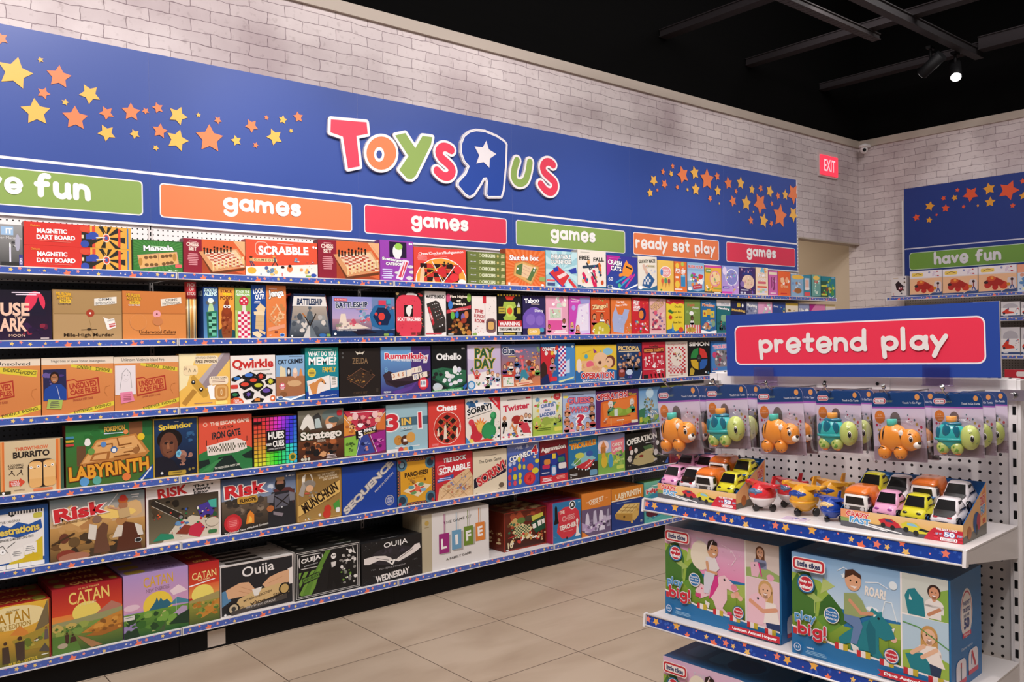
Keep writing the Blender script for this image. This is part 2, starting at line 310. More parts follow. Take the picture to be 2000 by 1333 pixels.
BOXES = '''
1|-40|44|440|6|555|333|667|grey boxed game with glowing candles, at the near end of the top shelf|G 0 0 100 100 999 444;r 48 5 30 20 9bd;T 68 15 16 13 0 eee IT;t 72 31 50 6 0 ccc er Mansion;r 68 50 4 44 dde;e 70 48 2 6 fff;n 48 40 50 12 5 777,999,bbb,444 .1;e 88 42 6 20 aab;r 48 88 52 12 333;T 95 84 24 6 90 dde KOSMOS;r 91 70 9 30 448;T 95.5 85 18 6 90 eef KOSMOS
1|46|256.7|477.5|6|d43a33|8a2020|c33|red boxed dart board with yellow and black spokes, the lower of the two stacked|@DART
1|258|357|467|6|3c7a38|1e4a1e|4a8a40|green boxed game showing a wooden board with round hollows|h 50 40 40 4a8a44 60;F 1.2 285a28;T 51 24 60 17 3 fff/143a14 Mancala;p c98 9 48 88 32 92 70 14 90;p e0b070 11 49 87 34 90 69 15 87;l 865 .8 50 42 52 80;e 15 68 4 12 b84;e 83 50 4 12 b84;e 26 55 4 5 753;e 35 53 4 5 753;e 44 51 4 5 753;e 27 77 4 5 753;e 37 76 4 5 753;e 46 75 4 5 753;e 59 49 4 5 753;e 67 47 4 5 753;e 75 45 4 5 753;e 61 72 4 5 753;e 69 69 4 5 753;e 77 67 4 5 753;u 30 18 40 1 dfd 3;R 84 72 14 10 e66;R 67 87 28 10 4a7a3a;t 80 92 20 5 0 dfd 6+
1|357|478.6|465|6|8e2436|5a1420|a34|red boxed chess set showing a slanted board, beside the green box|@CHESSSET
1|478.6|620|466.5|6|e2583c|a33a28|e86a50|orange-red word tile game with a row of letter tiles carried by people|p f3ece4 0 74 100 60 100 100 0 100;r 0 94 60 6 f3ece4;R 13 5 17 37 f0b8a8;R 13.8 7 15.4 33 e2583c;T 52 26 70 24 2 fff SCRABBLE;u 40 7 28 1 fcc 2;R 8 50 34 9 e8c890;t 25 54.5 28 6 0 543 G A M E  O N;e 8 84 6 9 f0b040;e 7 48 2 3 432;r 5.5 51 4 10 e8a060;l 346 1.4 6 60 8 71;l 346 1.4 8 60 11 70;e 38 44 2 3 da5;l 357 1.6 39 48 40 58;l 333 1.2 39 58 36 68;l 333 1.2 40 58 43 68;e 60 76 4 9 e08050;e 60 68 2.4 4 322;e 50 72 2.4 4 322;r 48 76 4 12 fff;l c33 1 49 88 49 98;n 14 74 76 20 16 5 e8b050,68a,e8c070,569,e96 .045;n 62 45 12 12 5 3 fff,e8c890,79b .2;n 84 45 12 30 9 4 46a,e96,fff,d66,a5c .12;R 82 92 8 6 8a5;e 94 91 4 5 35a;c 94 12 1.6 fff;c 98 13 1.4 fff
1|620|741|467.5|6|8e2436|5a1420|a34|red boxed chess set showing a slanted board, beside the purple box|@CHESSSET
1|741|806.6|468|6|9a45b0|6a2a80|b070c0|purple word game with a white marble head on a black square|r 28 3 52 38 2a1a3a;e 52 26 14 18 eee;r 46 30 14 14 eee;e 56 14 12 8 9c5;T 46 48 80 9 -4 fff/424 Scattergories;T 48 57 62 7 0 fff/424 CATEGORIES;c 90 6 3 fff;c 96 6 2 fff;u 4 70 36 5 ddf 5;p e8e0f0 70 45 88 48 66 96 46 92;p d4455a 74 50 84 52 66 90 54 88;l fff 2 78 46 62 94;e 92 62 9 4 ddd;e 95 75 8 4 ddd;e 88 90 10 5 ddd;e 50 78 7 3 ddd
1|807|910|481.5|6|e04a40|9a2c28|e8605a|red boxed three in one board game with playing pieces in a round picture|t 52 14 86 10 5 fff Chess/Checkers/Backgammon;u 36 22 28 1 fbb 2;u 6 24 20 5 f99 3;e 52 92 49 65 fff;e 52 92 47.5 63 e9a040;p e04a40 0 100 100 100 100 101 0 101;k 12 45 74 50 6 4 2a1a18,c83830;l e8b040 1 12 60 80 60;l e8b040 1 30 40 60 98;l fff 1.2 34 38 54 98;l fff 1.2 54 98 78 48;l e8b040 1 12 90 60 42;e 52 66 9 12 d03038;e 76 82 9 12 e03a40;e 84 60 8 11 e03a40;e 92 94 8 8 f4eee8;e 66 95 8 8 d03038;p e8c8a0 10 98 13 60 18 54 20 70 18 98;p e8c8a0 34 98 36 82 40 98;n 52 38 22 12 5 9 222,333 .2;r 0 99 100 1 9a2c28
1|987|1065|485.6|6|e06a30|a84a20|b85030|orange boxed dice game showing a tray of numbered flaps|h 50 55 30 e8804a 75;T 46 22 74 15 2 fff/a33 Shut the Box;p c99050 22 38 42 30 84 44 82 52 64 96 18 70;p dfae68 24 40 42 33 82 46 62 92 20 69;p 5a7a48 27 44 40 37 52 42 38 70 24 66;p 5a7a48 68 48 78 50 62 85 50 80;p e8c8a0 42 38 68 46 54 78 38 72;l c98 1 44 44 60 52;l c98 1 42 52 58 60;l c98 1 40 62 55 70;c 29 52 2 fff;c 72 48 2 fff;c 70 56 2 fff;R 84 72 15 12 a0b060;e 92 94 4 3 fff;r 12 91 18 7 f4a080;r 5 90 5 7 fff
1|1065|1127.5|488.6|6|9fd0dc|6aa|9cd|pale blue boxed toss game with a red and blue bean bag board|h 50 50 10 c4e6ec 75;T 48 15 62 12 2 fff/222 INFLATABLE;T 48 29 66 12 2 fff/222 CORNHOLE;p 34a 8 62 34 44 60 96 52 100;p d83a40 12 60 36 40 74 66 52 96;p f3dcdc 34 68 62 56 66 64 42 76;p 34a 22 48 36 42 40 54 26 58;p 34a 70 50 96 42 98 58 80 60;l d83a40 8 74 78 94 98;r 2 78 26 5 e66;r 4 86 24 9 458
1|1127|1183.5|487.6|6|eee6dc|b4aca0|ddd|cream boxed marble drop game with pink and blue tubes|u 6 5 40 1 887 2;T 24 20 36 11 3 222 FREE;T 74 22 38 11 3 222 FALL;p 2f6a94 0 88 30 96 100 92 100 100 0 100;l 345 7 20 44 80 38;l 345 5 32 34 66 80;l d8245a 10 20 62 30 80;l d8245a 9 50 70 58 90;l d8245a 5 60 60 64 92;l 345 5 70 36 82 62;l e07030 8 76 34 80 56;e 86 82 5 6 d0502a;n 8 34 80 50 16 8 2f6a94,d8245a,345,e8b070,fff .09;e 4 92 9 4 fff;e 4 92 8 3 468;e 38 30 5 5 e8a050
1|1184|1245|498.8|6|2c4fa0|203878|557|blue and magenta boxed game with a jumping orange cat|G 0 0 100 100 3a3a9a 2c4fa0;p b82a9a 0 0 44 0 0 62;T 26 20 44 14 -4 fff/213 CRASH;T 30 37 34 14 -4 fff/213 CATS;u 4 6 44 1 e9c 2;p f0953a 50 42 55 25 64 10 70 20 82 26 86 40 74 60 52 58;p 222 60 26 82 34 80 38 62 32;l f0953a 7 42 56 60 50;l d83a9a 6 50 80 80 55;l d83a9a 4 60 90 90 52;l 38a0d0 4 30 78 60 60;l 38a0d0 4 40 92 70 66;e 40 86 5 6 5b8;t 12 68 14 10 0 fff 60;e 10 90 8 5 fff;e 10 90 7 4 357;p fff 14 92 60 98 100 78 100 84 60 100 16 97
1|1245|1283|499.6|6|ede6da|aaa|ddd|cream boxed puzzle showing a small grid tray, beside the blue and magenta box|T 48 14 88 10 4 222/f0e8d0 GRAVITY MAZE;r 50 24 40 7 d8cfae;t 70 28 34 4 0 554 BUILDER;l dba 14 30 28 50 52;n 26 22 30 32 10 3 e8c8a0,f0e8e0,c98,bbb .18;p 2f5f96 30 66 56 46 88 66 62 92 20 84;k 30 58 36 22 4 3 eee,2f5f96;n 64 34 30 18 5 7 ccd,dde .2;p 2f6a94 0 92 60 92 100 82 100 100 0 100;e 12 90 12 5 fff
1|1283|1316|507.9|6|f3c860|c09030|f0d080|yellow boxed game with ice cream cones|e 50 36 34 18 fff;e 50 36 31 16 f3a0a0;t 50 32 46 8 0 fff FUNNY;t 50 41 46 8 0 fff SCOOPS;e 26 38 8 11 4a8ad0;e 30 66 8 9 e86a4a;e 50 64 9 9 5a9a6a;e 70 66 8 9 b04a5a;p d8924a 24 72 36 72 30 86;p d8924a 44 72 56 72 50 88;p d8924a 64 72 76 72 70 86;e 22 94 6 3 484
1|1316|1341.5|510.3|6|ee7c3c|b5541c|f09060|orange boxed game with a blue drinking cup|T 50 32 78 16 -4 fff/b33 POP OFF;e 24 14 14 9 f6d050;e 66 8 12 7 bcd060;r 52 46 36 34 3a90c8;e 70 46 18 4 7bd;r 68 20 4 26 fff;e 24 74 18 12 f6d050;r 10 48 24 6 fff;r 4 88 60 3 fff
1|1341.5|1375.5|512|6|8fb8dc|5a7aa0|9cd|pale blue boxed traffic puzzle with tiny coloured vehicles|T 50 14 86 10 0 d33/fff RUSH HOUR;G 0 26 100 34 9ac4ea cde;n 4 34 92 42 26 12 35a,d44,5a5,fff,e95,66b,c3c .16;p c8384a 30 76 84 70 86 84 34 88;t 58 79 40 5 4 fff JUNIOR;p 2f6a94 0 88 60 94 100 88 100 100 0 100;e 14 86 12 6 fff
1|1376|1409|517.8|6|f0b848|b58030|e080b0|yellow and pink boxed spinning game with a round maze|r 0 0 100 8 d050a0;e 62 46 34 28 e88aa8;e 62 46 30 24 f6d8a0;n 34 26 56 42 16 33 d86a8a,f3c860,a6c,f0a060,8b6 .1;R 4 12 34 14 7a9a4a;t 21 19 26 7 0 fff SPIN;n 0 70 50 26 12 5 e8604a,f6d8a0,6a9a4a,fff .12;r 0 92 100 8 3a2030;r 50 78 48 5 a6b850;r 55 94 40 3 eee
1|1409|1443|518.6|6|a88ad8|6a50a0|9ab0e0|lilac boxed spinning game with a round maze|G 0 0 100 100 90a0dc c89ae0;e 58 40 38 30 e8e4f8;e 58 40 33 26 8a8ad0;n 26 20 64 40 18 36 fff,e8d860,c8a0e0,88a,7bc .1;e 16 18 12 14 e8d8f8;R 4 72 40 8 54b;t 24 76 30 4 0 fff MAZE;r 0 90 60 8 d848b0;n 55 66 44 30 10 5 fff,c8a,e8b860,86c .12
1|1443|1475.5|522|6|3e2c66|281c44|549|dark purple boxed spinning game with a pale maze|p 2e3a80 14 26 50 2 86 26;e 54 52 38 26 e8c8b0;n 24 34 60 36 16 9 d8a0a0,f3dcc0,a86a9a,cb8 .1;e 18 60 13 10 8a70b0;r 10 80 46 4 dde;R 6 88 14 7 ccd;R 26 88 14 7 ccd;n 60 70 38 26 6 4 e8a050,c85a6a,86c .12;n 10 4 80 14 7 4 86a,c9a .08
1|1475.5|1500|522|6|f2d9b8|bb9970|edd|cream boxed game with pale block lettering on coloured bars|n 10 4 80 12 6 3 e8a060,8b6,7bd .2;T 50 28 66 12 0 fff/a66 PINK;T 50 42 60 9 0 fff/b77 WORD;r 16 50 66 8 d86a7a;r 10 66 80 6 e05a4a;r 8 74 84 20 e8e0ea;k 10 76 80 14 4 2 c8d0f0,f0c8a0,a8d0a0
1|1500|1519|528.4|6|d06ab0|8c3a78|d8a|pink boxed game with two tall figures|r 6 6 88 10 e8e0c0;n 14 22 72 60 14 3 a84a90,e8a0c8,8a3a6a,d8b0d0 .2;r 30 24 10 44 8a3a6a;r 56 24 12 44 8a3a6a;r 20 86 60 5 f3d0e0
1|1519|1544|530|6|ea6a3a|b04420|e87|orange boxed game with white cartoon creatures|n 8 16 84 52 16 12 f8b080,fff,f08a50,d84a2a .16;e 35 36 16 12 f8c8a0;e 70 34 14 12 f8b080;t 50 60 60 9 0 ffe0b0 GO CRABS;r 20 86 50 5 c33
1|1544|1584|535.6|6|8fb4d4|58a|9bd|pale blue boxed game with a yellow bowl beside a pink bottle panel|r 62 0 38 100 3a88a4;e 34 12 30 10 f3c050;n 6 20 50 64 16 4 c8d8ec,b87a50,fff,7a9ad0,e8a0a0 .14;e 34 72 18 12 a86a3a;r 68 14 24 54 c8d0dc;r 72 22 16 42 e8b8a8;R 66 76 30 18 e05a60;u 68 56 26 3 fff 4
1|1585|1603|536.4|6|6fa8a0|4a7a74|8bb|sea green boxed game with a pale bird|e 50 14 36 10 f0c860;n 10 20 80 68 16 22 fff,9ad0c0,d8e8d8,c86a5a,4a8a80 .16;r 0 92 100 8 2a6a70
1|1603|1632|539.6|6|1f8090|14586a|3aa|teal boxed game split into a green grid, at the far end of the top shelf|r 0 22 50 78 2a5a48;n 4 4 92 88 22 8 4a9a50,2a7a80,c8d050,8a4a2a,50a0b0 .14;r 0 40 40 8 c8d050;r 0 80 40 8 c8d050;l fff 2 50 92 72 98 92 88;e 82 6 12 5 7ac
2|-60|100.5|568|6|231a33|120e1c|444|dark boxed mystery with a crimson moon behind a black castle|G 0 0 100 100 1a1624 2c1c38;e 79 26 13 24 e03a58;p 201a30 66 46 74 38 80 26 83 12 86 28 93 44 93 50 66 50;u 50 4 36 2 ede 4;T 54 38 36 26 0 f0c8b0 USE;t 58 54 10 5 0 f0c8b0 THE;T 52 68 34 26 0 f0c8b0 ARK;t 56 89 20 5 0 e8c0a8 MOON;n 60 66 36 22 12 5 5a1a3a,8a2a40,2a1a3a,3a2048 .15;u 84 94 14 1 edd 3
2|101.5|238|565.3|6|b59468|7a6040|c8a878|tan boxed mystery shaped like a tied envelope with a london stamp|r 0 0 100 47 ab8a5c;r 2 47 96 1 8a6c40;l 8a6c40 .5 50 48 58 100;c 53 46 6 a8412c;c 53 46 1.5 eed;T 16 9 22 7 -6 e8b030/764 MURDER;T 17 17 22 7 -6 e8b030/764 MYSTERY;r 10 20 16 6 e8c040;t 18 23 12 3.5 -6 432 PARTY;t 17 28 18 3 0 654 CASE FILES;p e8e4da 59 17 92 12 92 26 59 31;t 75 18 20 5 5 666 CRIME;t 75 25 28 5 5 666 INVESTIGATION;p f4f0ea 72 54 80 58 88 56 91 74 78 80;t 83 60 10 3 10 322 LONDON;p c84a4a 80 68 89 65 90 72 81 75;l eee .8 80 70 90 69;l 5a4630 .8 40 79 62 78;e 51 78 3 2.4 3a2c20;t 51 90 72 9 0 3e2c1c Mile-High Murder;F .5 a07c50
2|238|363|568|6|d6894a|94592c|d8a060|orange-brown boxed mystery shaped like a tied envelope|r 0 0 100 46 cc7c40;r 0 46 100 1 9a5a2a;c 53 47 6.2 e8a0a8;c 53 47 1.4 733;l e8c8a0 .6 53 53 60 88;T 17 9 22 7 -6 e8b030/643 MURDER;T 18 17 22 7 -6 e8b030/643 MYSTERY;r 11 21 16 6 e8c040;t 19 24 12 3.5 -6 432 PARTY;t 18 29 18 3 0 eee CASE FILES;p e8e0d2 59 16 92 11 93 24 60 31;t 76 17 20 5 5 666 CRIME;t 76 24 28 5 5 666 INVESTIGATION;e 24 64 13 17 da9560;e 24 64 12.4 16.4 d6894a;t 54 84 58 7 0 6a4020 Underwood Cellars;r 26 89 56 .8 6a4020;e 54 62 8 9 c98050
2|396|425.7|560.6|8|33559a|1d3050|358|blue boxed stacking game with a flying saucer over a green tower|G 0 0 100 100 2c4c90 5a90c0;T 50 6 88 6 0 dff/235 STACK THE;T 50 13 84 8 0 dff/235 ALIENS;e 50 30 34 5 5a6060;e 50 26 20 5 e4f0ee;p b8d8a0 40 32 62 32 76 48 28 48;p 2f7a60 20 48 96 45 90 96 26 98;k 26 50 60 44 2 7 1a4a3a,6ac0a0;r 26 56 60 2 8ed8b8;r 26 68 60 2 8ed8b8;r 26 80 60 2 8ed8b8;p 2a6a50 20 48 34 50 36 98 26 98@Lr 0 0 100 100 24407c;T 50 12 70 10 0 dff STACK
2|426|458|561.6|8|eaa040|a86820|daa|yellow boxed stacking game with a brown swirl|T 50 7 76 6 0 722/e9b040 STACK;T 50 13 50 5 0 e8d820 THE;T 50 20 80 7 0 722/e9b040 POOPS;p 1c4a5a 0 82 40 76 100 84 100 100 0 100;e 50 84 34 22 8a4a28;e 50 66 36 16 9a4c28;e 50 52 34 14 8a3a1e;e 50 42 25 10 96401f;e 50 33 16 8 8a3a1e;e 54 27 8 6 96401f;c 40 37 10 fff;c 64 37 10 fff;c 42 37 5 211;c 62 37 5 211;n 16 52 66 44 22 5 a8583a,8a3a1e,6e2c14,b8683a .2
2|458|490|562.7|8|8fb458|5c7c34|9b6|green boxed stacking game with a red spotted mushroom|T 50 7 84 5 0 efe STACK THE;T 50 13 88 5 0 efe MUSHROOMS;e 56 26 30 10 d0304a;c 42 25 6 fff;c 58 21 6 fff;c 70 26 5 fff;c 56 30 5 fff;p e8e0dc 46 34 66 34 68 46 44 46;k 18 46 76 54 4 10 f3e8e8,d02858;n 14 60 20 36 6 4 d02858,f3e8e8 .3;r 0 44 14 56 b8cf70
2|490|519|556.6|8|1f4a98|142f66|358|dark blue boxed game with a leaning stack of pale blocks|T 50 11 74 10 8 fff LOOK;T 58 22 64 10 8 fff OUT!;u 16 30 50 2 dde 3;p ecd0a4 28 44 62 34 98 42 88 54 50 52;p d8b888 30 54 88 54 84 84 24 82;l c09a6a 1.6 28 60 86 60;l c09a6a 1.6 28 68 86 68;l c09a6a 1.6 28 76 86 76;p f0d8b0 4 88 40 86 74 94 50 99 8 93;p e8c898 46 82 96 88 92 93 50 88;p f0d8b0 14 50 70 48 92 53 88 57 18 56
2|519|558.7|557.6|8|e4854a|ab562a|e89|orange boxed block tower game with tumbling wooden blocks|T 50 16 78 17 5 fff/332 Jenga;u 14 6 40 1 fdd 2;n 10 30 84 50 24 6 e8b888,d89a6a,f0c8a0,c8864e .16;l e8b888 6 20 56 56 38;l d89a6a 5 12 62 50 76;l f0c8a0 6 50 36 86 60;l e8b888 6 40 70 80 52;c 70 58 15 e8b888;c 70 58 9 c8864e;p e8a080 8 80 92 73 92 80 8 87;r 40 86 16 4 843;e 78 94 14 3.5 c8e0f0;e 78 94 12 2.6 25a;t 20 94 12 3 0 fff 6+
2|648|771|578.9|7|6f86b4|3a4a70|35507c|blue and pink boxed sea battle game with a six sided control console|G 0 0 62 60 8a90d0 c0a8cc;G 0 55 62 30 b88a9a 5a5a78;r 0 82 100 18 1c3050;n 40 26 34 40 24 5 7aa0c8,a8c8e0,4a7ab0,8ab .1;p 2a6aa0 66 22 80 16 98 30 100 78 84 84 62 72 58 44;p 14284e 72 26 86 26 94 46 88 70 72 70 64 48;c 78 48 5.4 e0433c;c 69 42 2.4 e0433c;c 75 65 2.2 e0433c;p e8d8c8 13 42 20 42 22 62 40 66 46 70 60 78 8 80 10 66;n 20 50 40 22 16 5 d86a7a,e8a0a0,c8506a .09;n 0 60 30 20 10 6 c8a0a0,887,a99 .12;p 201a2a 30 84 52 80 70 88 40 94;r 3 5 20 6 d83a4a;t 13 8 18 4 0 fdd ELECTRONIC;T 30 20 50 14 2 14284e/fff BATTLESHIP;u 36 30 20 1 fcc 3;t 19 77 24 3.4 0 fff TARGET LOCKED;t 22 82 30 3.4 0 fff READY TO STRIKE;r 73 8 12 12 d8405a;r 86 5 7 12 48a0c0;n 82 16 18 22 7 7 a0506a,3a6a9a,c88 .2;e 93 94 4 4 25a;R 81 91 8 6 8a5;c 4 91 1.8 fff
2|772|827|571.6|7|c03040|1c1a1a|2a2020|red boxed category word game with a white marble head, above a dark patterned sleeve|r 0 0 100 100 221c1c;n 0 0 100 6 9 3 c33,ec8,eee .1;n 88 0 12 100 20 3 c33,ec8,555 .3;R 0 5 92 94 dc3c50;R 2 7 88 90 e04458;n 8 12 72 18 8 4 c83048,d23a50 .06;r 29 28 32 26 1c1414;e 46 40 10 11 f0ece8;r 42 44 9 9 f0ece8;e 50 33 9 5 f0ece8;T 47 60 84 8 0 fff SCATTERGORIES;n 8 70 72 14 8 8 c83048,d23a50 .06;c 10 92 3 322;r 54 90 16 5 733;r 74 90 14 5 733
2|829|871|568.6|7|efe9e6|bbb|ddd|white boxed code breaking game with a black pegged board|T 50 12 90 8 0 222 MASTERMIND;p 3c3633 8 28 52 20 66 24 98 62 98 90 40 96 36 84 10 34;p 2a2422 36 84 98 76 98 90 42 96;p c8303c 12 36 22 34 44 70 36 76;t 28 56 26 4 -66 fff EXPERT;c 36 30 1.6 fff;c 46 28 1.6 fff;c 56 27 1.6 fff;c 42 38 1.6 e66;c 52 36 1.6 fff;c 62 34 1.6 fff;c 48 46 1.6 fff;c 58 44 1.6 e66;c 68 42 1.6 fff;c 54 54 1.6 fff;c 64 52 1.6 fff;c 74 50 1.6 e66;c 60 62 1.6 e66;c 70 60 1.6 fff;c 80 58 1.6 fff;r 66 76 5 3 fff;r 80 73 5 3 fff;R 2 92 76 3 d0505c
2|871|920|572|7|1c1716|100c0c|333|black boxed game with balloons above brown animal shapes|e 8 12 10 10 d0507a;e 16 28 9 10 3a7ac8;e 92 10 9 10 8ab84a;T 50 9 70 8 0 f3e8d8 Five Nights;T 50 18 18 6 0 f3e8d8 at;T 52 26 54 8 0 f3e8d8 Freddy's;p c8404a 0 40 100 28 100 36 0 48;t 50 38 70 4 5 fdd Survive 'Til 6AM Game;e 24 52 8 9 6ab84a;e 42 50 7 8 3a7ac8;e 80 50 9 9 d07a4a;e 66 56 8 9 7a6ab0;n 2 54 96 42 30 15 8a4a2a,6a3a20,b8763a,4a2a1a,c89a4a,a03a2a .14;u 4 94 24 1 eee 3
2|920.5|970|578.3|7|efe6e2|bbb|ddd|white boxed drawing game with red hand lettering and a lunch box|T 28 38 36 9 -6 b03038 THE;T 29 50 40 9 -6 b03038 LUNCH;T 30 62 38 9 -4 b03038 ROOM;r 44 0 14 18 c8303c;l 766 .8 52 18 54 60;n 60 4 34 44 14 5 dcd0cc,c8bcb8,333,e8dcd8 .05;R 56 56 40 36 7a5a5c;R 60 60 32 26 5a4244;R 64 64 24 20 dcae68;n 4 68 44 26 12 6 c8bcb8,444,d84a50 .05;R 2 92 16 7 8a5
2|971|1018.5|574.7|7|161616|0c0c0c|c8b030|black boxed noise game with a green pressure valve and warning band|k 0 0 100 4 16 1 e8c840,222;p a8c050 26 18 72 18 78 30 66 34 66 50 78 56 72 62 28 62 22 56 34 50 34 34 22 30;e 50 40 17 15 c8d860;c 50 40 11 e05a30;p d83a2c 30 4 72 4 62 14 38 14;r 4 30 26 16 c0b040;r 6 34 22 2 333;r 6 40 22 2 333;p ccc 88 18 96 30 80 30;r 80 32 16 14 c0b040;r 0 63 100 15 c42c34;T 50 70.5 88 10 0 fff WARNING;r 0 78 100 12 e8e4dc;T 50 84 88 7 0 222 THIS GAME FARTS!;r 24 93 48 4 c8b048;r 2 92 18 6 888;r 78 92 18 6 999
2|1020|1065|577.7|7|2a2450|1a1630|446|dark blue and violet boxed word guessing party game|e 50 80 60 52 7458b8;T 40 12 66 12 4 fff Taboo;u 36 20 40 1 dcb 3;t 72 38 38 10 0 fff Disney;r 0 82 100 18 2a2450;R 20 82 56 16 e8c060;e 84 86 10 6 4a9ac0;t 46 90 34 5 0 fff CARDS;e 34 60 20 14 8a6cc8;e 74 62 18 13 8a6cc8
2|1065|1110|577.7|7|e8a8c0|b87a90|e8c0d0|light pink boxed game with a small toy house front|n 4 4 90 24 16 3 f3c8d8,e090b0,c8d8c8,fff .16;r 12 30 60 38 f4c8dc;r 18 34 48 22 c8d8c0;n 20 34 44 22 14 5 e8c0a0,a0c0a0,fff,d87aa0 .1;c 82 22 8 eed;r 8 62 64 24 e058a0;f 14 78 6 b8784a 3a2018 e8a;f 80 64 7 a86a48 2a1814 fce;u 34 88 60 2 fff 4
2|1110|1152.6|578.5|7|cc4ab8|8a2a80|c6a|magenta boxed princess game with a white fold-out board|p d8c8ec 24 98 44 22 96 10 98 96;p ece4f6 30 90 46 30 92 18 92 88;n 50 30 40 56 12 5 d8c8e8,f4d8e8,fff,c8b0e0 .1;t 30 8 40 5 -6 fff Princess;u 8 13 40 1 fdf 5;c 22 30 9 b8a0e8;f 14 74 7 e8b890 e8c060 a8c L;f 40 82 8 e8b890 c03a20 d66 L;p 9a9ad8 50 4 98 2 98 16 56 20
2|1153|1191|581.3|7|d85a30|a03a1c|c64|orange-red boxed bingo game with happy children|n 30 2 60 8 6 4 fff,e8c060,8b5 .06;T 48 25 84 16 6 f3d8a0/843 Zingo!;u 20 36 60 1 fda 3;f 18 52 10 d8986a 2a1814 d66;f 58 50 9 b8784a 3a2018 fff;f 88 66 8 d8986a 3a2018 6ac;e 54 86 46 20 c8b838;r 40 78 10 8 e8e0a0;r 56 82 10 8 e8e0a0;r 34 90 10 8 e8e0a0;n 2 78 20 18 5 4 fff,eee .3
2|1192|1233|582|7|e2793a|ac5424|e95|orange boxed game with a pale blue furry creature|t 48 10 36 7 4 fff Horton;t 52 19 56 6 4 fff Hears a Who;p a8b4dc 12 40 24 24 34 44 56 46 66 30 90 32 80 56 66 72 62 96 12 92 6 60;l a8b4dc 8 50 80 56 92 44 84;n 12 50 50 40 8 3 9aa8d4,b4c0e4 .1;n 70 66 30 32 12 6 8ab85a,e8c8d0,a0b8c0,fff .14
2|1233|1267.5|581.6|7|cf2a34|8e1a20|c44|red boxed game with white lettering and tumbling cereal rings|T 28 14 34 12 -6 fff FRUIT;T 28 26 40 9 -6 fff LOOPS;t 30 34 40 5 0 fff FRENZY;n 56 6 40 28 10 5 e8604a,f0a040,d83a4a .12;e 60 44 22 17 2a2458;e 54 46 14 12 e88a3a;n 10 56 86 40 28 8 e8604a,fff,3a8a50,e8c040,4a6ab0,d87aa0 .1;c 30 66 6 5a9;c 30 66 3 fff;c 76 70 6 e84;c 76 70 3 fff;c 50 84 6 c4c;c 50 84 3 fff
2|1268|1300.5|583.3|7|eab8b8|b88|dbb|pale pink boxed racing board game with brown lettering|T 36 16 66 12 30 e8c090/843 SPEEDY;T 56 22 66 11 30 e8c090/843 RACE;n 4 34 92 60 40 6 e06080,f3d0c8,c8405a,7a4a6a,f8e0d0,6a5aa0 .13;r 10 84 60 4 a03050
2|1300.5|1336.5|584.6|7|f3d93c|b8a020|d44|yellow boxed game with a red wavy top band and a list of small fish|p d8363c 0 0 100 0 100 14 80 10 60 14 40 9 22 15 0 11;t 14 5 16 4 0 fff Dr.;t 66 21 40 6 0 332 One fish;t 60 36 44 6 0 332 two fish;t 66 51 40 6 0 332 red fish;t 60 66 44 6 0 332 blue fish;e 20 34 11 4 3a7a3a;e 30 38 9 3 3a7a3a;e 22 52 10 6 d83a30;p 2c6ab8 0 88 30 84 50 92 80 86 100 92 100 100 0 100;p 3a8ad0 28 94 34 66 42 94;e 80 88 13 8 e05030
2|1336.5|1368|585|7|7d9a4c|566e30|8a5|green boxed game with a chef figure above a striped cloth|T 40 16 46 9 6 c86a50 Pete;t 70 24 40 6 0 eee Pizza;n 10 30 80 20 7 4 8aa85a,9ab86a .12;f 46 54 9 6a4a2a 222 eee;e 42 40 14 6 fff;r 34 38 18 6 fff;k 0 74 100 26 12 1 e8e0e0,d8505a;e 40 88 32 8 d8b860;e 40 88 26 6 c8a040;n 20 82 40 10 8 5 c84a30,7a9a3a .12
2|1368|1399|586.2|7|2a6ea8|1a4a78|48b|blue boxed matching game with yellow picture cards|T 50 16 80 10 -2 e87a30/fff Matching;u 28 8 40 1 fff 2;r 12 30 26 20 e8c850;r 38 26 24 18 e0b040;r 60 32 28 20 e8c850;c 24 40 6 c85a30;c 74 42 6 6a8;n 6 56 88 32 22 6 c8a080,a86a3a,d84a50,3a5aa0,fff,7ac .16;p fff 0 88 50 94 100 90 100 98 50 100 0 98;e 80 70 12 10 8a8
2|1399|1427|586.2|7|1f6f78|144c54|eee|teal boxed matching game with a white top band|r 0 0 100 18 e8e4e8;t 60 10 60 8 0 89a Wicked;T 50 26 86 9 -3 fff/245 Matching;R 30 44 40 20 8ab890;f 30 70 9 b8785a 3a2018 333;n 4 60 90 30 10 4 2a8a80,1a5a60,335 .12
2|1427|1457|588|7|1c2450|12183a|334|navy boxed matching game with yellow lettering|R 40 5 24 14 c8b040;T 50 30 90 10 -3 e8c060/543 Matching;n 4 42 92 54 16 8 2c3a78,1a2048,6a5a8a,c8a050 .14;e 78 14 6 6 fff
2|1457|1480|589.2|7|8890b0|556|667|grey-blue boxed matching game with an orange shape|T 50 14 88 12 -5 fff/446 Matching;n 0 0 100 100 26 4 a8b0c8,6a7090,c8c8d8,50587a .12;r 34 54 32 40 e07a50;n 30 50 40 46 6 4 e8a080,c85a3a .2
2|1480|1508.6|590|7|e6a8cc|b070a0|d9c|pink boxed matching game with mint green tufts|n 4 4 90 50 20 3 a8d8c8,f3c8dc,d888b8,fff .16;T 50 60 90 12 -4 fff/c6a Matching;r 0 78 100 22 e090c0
2|1508.6|1534|590.8|7|2a4a94|1a2c60|358|deep blue boxed matching game with pale lettering|t 26 14 36 8 0 fff Disney;T 50 60 90 13 -4 fff/235 Matching;n 50 6 48 34 8 7 4a8ac8,e8c060,6a9a5a .2;n 0 76 100 20 8 7 3a5aa8,1a3a80 .2
